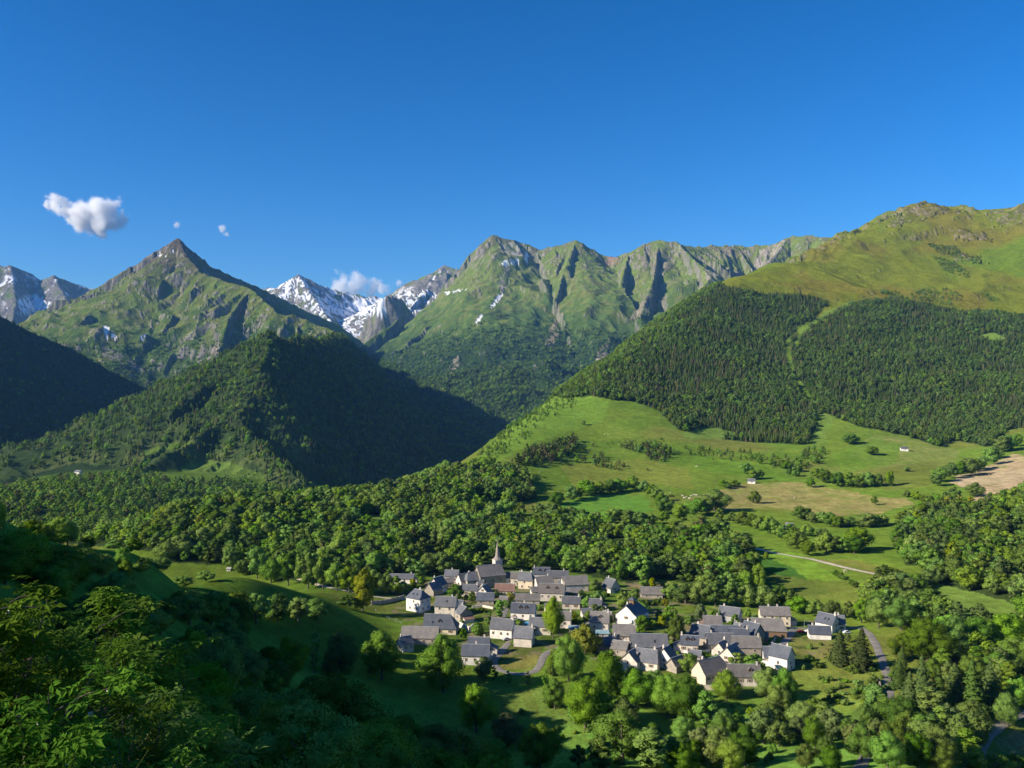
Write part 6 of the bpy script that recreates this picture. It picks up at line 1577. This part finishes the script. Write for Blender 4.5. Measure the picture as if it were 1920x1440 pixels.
def shrub(name, label, px, Y, top_py, width, seed, stems=14, leaves=520, kind='a', flowers=0, scale=1.0, lean=(0, 0), bare=1, cat='shrub'):
    rg = np.random.default_rng(seed)
    x = Y * (px - 960) / F; zb = g1(x, Y)
    H = max(0.6, CZ + Y * (720 - top_py) / F - zb)
    e = bpy.data.objects.new(name, None); link(e); e.location = (x, Y, zb); e.empty_display_size = 0.2
    e['label'] = label; e['category'] = cat; e['group'] = 'shrubs right in front of the eye'
    SV, SF = [], []; off = 0; tips = []
    for k in range(stems):
        a = rg.uniform(0, 2 * math.pi); q = math.sqrt(rg.uniform(0.02, 1)) * width / 2
        hh = H * (1 - 0.55 * (q / (width / 2)) ** 2) * rg.uniform(0.75, 1.03)
        tip = np.array([math.cos(a) * q + lean[0] * hh, math.sin(a) * q * 0.8 + lean[1] * hh, hh])
        mid = tip * np.array([0.45, 0.45, 0.6]) + rg.normal(0, 0.06, 3)
        p = [np.array([rg.normal(0, 0.08), rg.normal(0, 0.08), -0.2]), mid * 0.5, mid, (mid + tip) / 2 + rg.normal(0, 0.03, 3), tip]
        is_bare = k < bare
        v, f = tube(p, [0.014, 0.010, 0.008, 0.006, 0.003], 5)
        SV.append(v); SF.extend([[i + off for i in ff] for ff in f]); off += len(v)
        if not is_bare: tips.append(p)
        # side twigs
        for j in range(7):
            t = rg.uniform(0.3, 0.98); i0 = min(3, int(t * 4)); base = p[i0] + (p[i0 + 1] - p[i0]) * (t * 4 - i0)
            d = unit(rg.normal(size=3) + np.array([0, -0.2, 0.5])); ln = rg.uniform(0.15, 0.45) * min(1.0, H)
            q1 = [base, base + d * ln * 0.5 + np.array([0, 0, 0.03]), base + d * ln]
            v, f = tube(q1, [0.006, 0.004, 0.002], 4)
            SV.append(v); SF.extend([[i + off for i in ff] for ff in f]); off += len(v)
            if not is_bare: tips.append([base, base, (base + q1[2]) / 2, q1[2], q1[2]])
    link(bpy.data.objects.new('stem', raw_mesh('stem', np.concatenate(SV), SF, M_TWIG, None, True)), e)
    # leaves along the upper half of the twigs; the ones nearest the eye are pieces of their own
    items = []
    for k in range(int(leaves * 2.9)):
        p = tips[rg.integers(len(tips))]; t = 0.35 + 0.65 * rg.uniform(0, 1) ** 0.7
        i0 = min(3, int(t * 4)); pos = p[i0] + (p[i0 + 1] - p[i0]) * (t * 4 - i0) + rg.normal(0, 0.035, 3)
        yaw = rg.uniform(0, 2 * math.pi); pitch = rg.uniform(-0.5, 0.45); roll = rg.normal(0, 0.4); sc = rg.uniform(0.75, 1.3) * scale * 0.58
        items.append((pos, yaw, pitch, roll, sc, int(rg.integers(6))))
    items.sort(key=lambda it: it[0][1] - 0.4 * it[0][2])
    nfree = min(70, len(items))
    V, Fc = [], []; off = 0
    for k, (pos, yaw, pitch, roll, sc, vi) in enumerate(items):
        M = Matrix.Rotation(yaw, 3, 'Z') @ Matrix.Rotation(pitch, 3, 'Y') @ Matrix.Rotation(roll, 3, 'X')
        if k < nfree:
            o = bpy.data.objects.new('leaf', LEAF_ME[kind][vi]); link(o, e); o.location = pos; o.rotation_euler = M.to_euler(); o.scale = (sc, sc, sc)
        else:
            v, f = LEAFV[vi]; R = np.array(M)
            V.append((v * sc) @ R.T + pos); Fc.extend([[i + off for i in ff] for ff in f]); off += len(v)
    if V:
        o = link(bpy.data.objects.new('foliage', raw_mesh('foliage', np.concatenate(V), Fc, LEAF_ME[kind][0].materials[0])), e); o['kind'] = 'stuff'
    for k in range(flowers):
        pos = items[rg.integers(0, max(1, len(items) // 2))][0] + np.array([0, -0.05, 0.05])
        o = bpy.data.objects.new('flower', FLOWER); link(o, e); o.location = pos; o.rotation_euler = (rg.uniform(0.3, 1.3), 0, rg.uniform(-1, 1)); o.scale = (0.62,) * 3
    return e
shrub('leafy_shrub', 'tall leafy shrub cut by the left edge of the picture', -40, 5.2, 1000, 1.6, 501, 12, 620, 'a', 3)
shrub('leafy_shrub', 'arching leafy shrub with bright young leaves at the left', 90, 7.4, 1075, 2.0, 502, 16, 900, 'a', 4, 1.15)
shrub('leafy_shrub', 'leafy shrub reaching furthest right towards the dark trees', 235, 8.6, 1085, 1.7, 503, 14, 760, 'a', 3, 1.2, (0.05, 0))
shrub('rose_shrub', 'wild rose shrub with small white flowers in the lower left', 150, 6.2, 1250, 1.7, 504, 16, 900, 'b', 16)
shrub('rose_shrub', 'low wild rose with a few white flowers beside the grass', 290, 6.6, 1330, 1.5, 505, 14, 700, 'b', 10)
shrub('leafy_shrub', 'low leafy shrub at the bottom left corner', 20, 4.6, 1290, 1.3, 506, 14, 640, 'a', 2)
shrub('bramble', 'dark bramble below the wild rose shrub', 190, 5.0, 1385, 1.4, 507, 14, 620, 'b', 4)
shrub('bramble', 'sparse bramble at the bottom edge right of the rose', 420, 7.6, 1400, 1.6, 508, 12, 520, 'b', 3)
shrub('leafy_shrub', 'dim leafy shrub behind the bright young leaves', 60, 10.5, 1080, 2.6, 509, 16, 800, 'a', 0, 1.2)
shrub('leafy_shrub', 'dim leafy shrub standing behind the wild rose', 250, 12.0, 1230, 2.8, 510, 16, 800, 'a', 0, 1.3)

def grass_tuft(label, px, Y, top_py, n, seed, spread=0.35):
    rg = np.random.default_rng(seed)
    x = Y * (px - 960) / F; zb = g1(x, Y)
    H = CZ + Y * (720 - top_py) / F - zb
    V, Fc = [], []; off = 0; V2, F2 = [], []; off2 = 0
    for k in range(n):
        b = np.array([rg.normal(0, spread), rg.normal(0, spread * 0.6), 0]); h = H * rg.uniform(0.55, 1.0); d = rg.normal(0, 0.16, 2)
        p = [b, b + np.array([d[0] * 0.3 * h, d[1] * 0.3 * h, 0.4 * h]), b + np.array([d[0] * 0.7 * h, d[1] * 0.7 * h, 0.75 * h]), b + np.array([d[0] * 1.4 * h, d[1] * 1.4 * h, h])]
        v, f = tube(p, [0.003, 0.0026, 0.002, 0.001], 3)
        V.append(v); Fc.extend([[i + off for i in ff] for ff in f]); off += len(v)
        if k % 3 == 0:      # seed head of many small spikelets
            for j in range(14):
                t = j / 14.0; c = p[2] + (p[3] - p[2]) * (0.2 + 0.9 * t)
                q = unit(rg.normal(size=3) + np.array([0, 0, 0.8])) * 0.03 * (1.2 - t)
                w = np.cross(q, [0.3, 0.8, 0.2]) * 0.25
                V2.append(np.array([c, c + q * 0.5 + w, c + q, c + q * 0.5 - w])); F2.append([off2, off2 + 1, off2 + 2, off2 + 3]); off2 += 4
    e = bpy.data.objects.new('grass_tuft', None); link(e); e.location = (x, Y, zb); e.empty_display_size = 0.1
    e['label'] = label; e['category'] = 'grass'; e['group'] = 'dry grasses at the bottom left'
    o = link(bpy.data.objects.new('blades', raw_mesh('blades', np.concatenate(V), Fc, M_BLADE)), e); o['kind'] = 'stuff'
    o = link(bpy.data.objects.new('seed_heads', raw_mesh('seed_heads', np.concatenate(V2), F2, M_STRAW)), e); o['kind'] = 'stuff'
grass_tuft('pale grass tuft at the bottom left corner', 45, 4.3, 1375, 46, 601, 0.16)
grass_tuft('tall pale grasses in front of the rose shrub', 120, 4.6, 1380, 40, 602, 0.16)
grass_tuft('reddish dry seed heads at the bottom edge', 175, 4.4, 1385, 44, 603, 0.12)
grass_tuft('thin grasses at the bottom edge right of the rose', 400, 6.0, 1385, 36, 604, 0.22)
# ------------------------------------------------------------------ cattle, cars, fence, pools
M_HIDE = surface('hide_white', (0.62, 0.56, 0.46), (0.74, 0.68, 0.58), 1.2, 0.9, 0.0)
M_HIDE2 = surface('hide_fawn', (0.40, 0.26, 0.13), (0.52, 0.36, 0.20), 1.2, 0.9, 0.0)
def cow_mesh(graze, material):
    """one continuous skinned animal: trunk, neck, head, four jointed legs, tail"""
    V = [(0, 0, 1.05), (0.45, 0, 1.08), (0.85, 0, 1.12), (-0.5, 0, 1.08), (-0.8, 0, 1.10)]; R = [(0.36, 0.40), (0.35, 0.40), (0.27, 0.34), (0.36, 0.38), (0.26, 0.30)]
    E = [(0, 1), (1, 2), (0, 3), (3, 4)]
    def add(p, v, r): V.append(v); R.append((r, r)); E.append((p, len(V) - 1)); return len(V) - 1
    if graze: k = add(2, (1.15, 0, 0.92), 0.17); k = add(k, (1.4, 0, 0.45), 0.14); k = add(k, (1.55, 0, 0.15), 0.10)
    else: k = add(2, (1.15, 0, 1.32), 0.17); k = add(k, (1.38, 0, 1.52), 0.15); k = add(k, (1.72, 0, 1.38), 0.10)
    for s in (-1, 1):
        a = add(2, (0.72, 0.2 * s, 0.75), 0.13); a = add(a, (0.72, 0.2 * s, 0.42), 0.075); add(a, (0.72, 0.2 * s, 0.0), 0.065)
        a = add(4, (-0.72, 0.22 * s, 0.80), 0.16); a = add(a, (-0.86, 0.22 * s, 0.48), 0.085); add(a, (-0.78, 0.22 * s, 0.0), 0.065)
    a = add(4, (-1.08, 0, 0.95), 0.04); add(a, (-1.12, 0, 0.5), 0.03)
    me = bpy.data.meshes.new('cow'); me.from_pydata(V, E, [])
    o = bpy.data.objects.new('cow_tmp', me); COL.objects.link(o)
    md = o.modifiers.new('skin', 'SKIN'); sv = me.skin_vertices[0].data
    for i, r in enumerate(R): sv[i].radius = r
    sv[0].use_root = True
    sub = o.modifiers.new('sub', 'SUBSURF'); sub.levels = 1; sub.render_levels = 1
    dg = bpy.context.evaluated_depsgraph_get()
    out = bpy.data.meshes.new_from_object(o.evaluated_get(dg))
    bpy.data.objects.remove(o); out.name = 'cow'; out.materials.clear(); out.materials.append(material); out.shade_smooth()
    return out
COWS = [cow_mesh(True, M_HIDE), cow_mesh(False, M_HIDE), cow_mesh(True, M_HIDE2)]
_rc = random.Random(9)
def cow(px, py, label, group, k):
    x, y, z = hit(px, py, 500)
    o = link(bpy.data.objects.new('cow', COWS[k])); o.location = (x, y, z - 0.03); o.rotation_euler = (0, 0, _rc.uniform(0, 6.28)); o.scale = (1.25,) * 3
    o['label'] = label; o['category'] = 'cow'; o['group'] = group
for n_, (px, py) in enumerate(((1280, 931), (1283, 935), (1287, 933), (1292, 936), (1296, 931), (1302, 929), (1305, 930), (1318, 933), (1324, 936), (1327, 934), (1331, 937), (1322, 938))):
    cow(px, py, '%s from the left of the pale cattle herd on the meadow' % ORD[n_], 'cattle herd on the upper meadow', 0 if n_ % 3 else 1)
for n_, (px, py, w) in enumerate(((1257, 925, 'between the herd and the tree hedge'), (1306, 876, 'above the herd near the forest foot'), (1012, 886, 'alone on the left meadow by the pines'), (1134, 816, 'on the left of the knoll meadow'), (1140, 817, 'on the right of the knoll meadow pair'), (1490, 935, 'alone on the dry meadow'), (1585, 1073, 'alone below the track'))):
    cow(px, py, 'single pale cow %s' % w, 'scattered cattle', 0 if n_ % 2 else 1)
for n_ in range(12):
    cow(1836 + n_ * 2.0 + _rc.uniform(-1, 1), 890 + _rc.uniform(-1.2, 1.2), '%s from the left of the fawn cattle on the ploughed field' % ORD[n_], 'fawn cattle on the ploughed field', 2)

M_TYRE = surface('tyre', (0.02, 0.02, 0.02), (0.035, 0.035, 0.035), 8, 0.8, 0.0)
def car(label, px, py, rot, colour):
    m = paint('car_' + label.split()[0], colour, 0.3)
    x, y, z = hit(px, py, 300)
    e = bpy.data.objects.new('parked_car', None); link(e); e.location = (x, y, z + 0.2); e.rotation_euler = (0, 0, math.radians(rot)); e['label'] = label; e['category'] = 'car'; e['group'] = 'cars parked in the village'
    prof = [(-2.05, 0.30), (-2.1, 0.72), (-1.95, 0.92), (-1.5, 1.0), (-1.05, 1.42), (0.45, 1.44), (1.05, 0.98), (1.85, 0.85), (2.08, 0.62), (2.05, 0.30)]
    V, Fc = [], []
    for s, w in ((-1, 0.84), (1, 0.84)):
        for (a, b) in prof: V.append((a, s * (w if b < 1.0 else 0.66), b))
    n = len(prof)
    Fc = [(i, i + 1, n + i + 1, n + i) for i in range(n - 1)] + [tuple(reversed(range(n))), tuple(range(n, 2 * n)), (0, n, 2 * n - 1, n - 1)]
    raw = raw_mesh('body', V, [tuple(reversed(f)) for f in Fc], m); link(bpy.data.objects.new('body', raw), e)
    for s in (-1, 1):
        Geo().add([(-0.95, s * 0.70, 1.36), (0.40, s * 0.70, 1.38), (0.95, s * 0.84, 1.0), (-1.35, s * 0.84, 1.0)], [(0, 1, 2, 3)]).obj('side_window', M_GLASS, e)
    Geo().add([(0.52, -0.62, 1.42), (0.52, 0.62, 1.42), (1.06, 0.76, 1.01), (1.06, -0.76, 1.01)], [(0, 1, 2, 3)]).obj('windscreen', M_GLASS, e)
    for a in (-1.3, 1.3):
        for s in (-1, 1):
            v, f = tube([(a, s * 0.66, 0.12), (a, s * 0.88, 0.12)], [0.33, 0.33], 12)
            c = len(v); v = np.concatenate([v, [[a, s * 0.88, 0.12]]]); f = f + [[12 + i, 12 + (i + 1) % 12, c] for i in range(12)]
            link(bpy.data.objects.new('wheel', raw_mesh('wheel', v, f, M_TYRE)), e)
car('white car parked before the twin dormer white house', 966, 1163, 10, (0.75, 0.76, 0.78))
car('dark car parked beside the white car', 978, 1166, 80, (0.06, 0.07, 0.09))
car('silver car below the white house with three windows', 950, 1201, 30, (0.45, 0.47, 0.5))
car('red car parked at the lane junction', 1502, 1187, 5, (0.45, 0.04, 0.04))
car('pale car parked by the modern house', 1588, 1188, 15, (0.7, 0.72, 0.74))
car('white car on the lane by the white walled low house', 1516, 1186, 20, (0.72, 0.72, 0.72))

def fence():
    e = bpy.data.objects.new('field_fence', None); link(e)
    e['label'] = 'post and wire fence on the lawn below the tall white house'; e['category'] = 'fence'
    line = [(756, 1140), (768, 1141), (780, 1145), (792, 1151), (802, 1155)]
    line2 = [(704, 1146), (716, 1154), (730, 1162), (742, 1166), (752, 1170)]
    post = Geo().box(-0.08, 0.08, -0.08, 0.08, -0.4, 1.5).mesh('post', M_TRIM)
    first = None
    for L in (line, line2):
        pts = [hit(px, py, 300) for px, py in L]
        if first is None: e.location = pts[0]; first = Vector(pts[0])
        prev = None
        for p in pts:
            o = put(post, 'post', e, Vector(p) - first)
            if prev is not None:
                for h in (0.6, 1.2):
                    v, f = tube([np.array(prev) - np.array(first) + [0, 0, h], np.array(p) - np.array(first) + [0, 0, h]], [0.02, 0.02], 4)
                    link(bpy.data.objects.new('wire', raw_mesh('wire', v, f, M_TRIM)), e)
            prev = p
fence()
M_POOL = surface('pool_water', (0.10, 0.42, 0.50), (0.14, 0.50, 0.58), 0.8, 0.1, 0.1, 4)
def pool(label, px, py, r):
    x, y, z = hit(px, py, 300)
    e = bpy.data.objects.new('garden_pool', None); link(e); e.location = (x, y, z); e['label'] = label; e['category'] = 'pool'; e['group'] = 'garden pools'
    th = np.linspace(0, 2 * math.pi, 28, endpoint=False); V, Fc = [], []
    for rr, zz in ((r, -0.3), (r, 0.95), (r - 0.18, 0.95), (r - 0.18, 0.6)): V += [(rr * math.cos(t), rr * math.sin(t), zz) for t in th]
    for k in range(3): Fc += [(k * 28 + i, k * 28 + (i + 1) % 28, (k + 1) * 28 + (i + 1) % 28, (k + 1) * 28 + i) for i in range(28)]
    link(bpy.data.objects.new('rim', raw_mesh('rim', V, Fc, M_BLUEP)), e)
    link(bpy.data.objects.new('water', raw_mesh('water', [(( r - 0.17) * math.cos(t), (r - 0.17) * math.sin(t), 0.8) for t in th], [tuple(range(28))], M_POOL)), e)
pool('round turquoise pool in front of the beige garden wall', 990, 1170, 2.2)
pool('round blue pool behind the large brown barn', 1405, 1169, 2.6)
def pole(label, px, py, h):
    x, y, z = hit(px, py, 300)
    e = bpy.data.objects.new('street_lamp', None); link(e); e.location = (x, y, z); e['label'] = label; e['category'] = 'lamp'; e['group'] = 'street lamps'
    v, f = tube([(0, 0, -0.5), (0, 0, h * 0.6), (0, 0, h)], [0.09, 0.07, 0.05], 8); link(bpy.data.objects.new('pole', raw_mesh('pole', v, f, M_TRIM, None, True)), e)
    v, f = tube([(0, 0, h), (0.5, 0, h + 0.15), (1.0, 0, h + 0.1)], [0.04, 0.04, 0.04], 6); link(bpy.data.objects.new('arm', raw_mesh('arm', v, f, M_TRIM, None, True)), e)
    Geo().box(0.8, 1.35, -0.1, 0.1, h + 0.02, h + 0.12).obj('lamp_head', M_TRIM, e)
pole('street lamp at the lane junction by the red car', 1508, 1182, 5.5)
pole('street lamp beside the lane below the hay meadow', 1014, 1250, 5.5)
pole('street lamp in front of the large beige house', 1004, 1126, 5.5)
# ------------------------------------------------------------------ air and clouds
def haze():
    x0, x1, y0, y1 = GX.min() - 200, GX.max() + 200, GY.min() - 200, GY.max() + 200
    z0, z1 = GZ.min() + CZ - 1.0, max(GZ.max() + 25, 5) + CZ
    o = Geo().box(x0, x1, y0, y1, z0, z1).obj('haze', None)
    m, nt, out = mat('haze_air')
    v = node(nt, 'ShaderNodeVolumePrincipled')
    v.inputs['Color'].default_value = (0.18, 0.46, 1.0, 1)
    v.inputs['Density'].default_value = HAZE
    v.inputs['Anisotropy'].default_value = 0.0
    nt.links.new(v.outputs[0], out.inputs['Volume'])
    o.data.materials.append(m); o['kind'] = 'stuff'; o['label'] = 'thin blue summer haze filling the valley'; o['category'] = 'haze'
    print('HAZE', z0, z1)
HAZE = float(os.environ.get('HZ', '2.6e-5'))
haze()

def cloud(label, px, py, Y, wpx, hpx, seed, lumps, dens=0.022, thr=0.46):
    """a small fair-weather cloud: lumps of vapour inside one hull, broken up by noise"""
    s = Y / F; rg = np.random.default_rng(seed)
    cx, cz = Y * (px - 960) / F, CZ + Y * (720 - py) / F
    V, Fc = [], []; off = 0
    iv, ifc = ico(3)
    hull = Geo()
    hw, hh = wpx * s / 2, hpx * s / 2
    o = Geo().box(-hw, hw, -hw * 0.55, hw * 0.55, -hh, hh).obj('cloud', None)
    o.location = (cx, Y, cz); o['label'] = label; o['category'] = 'cloud'; o['kind'] = 'thing'; o['group'] = 'small white clouds'
    m, nt, out = mat('cloud_vapour')
    tc = node(nt, 'ShaderNodeTexCoord').outputs['Object']
    # distance to the nearest lump, roughened by noise
    n1 = noise_node(nt, 3.2 / hw, 6, 0.62, tc); n2 = noise_node(nt, 1.1 / hw, 2, 0.5, tc)
    wv = noise_node(nt, 2.2 / hw, 4, 0.6, tc)
    off = node(nt, 'ShaderNodeVectorMath', operation='MULTIPLY_ADD'); nt.links.new(wv.outputs['Color'], off.inputs[0]); off.inputs[1].default_value = (0.75 * hw,) * 3; off.inputs[2].default_value = (-0.375 * hw,) * 3
    tw = node(nt, 'ShaderNodeVectorMath', operation='ADD'); nt.links.new(tc, tw.inputs[0]); nt.links.new(off.outputs[0], tw.inputs[1])
    best = None
    for (lx, lz, lr) in lumps:
        d = node(nt, 'ShaderNodeVectorMath', operation='DISTANCE'); nt.links.new(tw.outputs[0], d.inputs[0]); d.inputs[1].default_value = (lx * s, rg.uniform(-0.2, 0.2) * hw, lz * s)
        q = math_node(nt, 'SUBTRACT', 1.0, math_node(nt, 'DIVIDE', d.outputs['Value'], lr * s))
        best = q if best is None else math_node(nt, 'MAXIMUM', best, q)
    f = math_node(nt, 'ADD', best, math_node(nt, 'MULTIPLY', math_node(nt, 'SUBTRACT', n1.outputs[0], 0.52), 1.9))
    f = ramp(nt, f, 0.12, 0.55, 0.0, dens)
    v = node(nt, 'ShaderNodeVolumePrincipled'); v.inputs['Color'].default_value = (1.0, 1.0, 1.0, 1); v.inputs['Anisotropy'].default_value = -0.1
    nt.links.new(f, v.inputs['Density']); nt.links.new(v.outputs[0], out.inputs['Volume'])
    o.data.materials.append(m)
cloud('small bright cloud with a wispy tail above the pyramid peak', 160, 398, 14500, 180, 92, 1, [(34, -6, 42), (18, 16, 20), (2, -6, 28), (-20, -2, 22), (-42, 8, 16), (-60, 16, 15), (-76, 18, 10)])
cloud('low ragged cloud behind the snowy range', 672, 530, 14500, 160, 70, 2, [(-35, -6, 24), (0, 2, 24), (25, -6, 20), (50, -14, 14), (-10, -20, 20)], 0.008)
cloud('tiny cloud puff right of the pyramid peak', 422, 433, 14500, 34, 30, 3, [(-4, 4, 9), (4, -6, 6)], 0.02)
cloud('tiny faint wisp above the pyramid peak', 331, 421, 14500, 26, 18, 4, [(0, 0, 8)], 0.012)
cloud('tiny wisp beside the ragged cloud', 748, 530, 14500, 24, 24, 5, [(0, 0, 8)], 0.012)
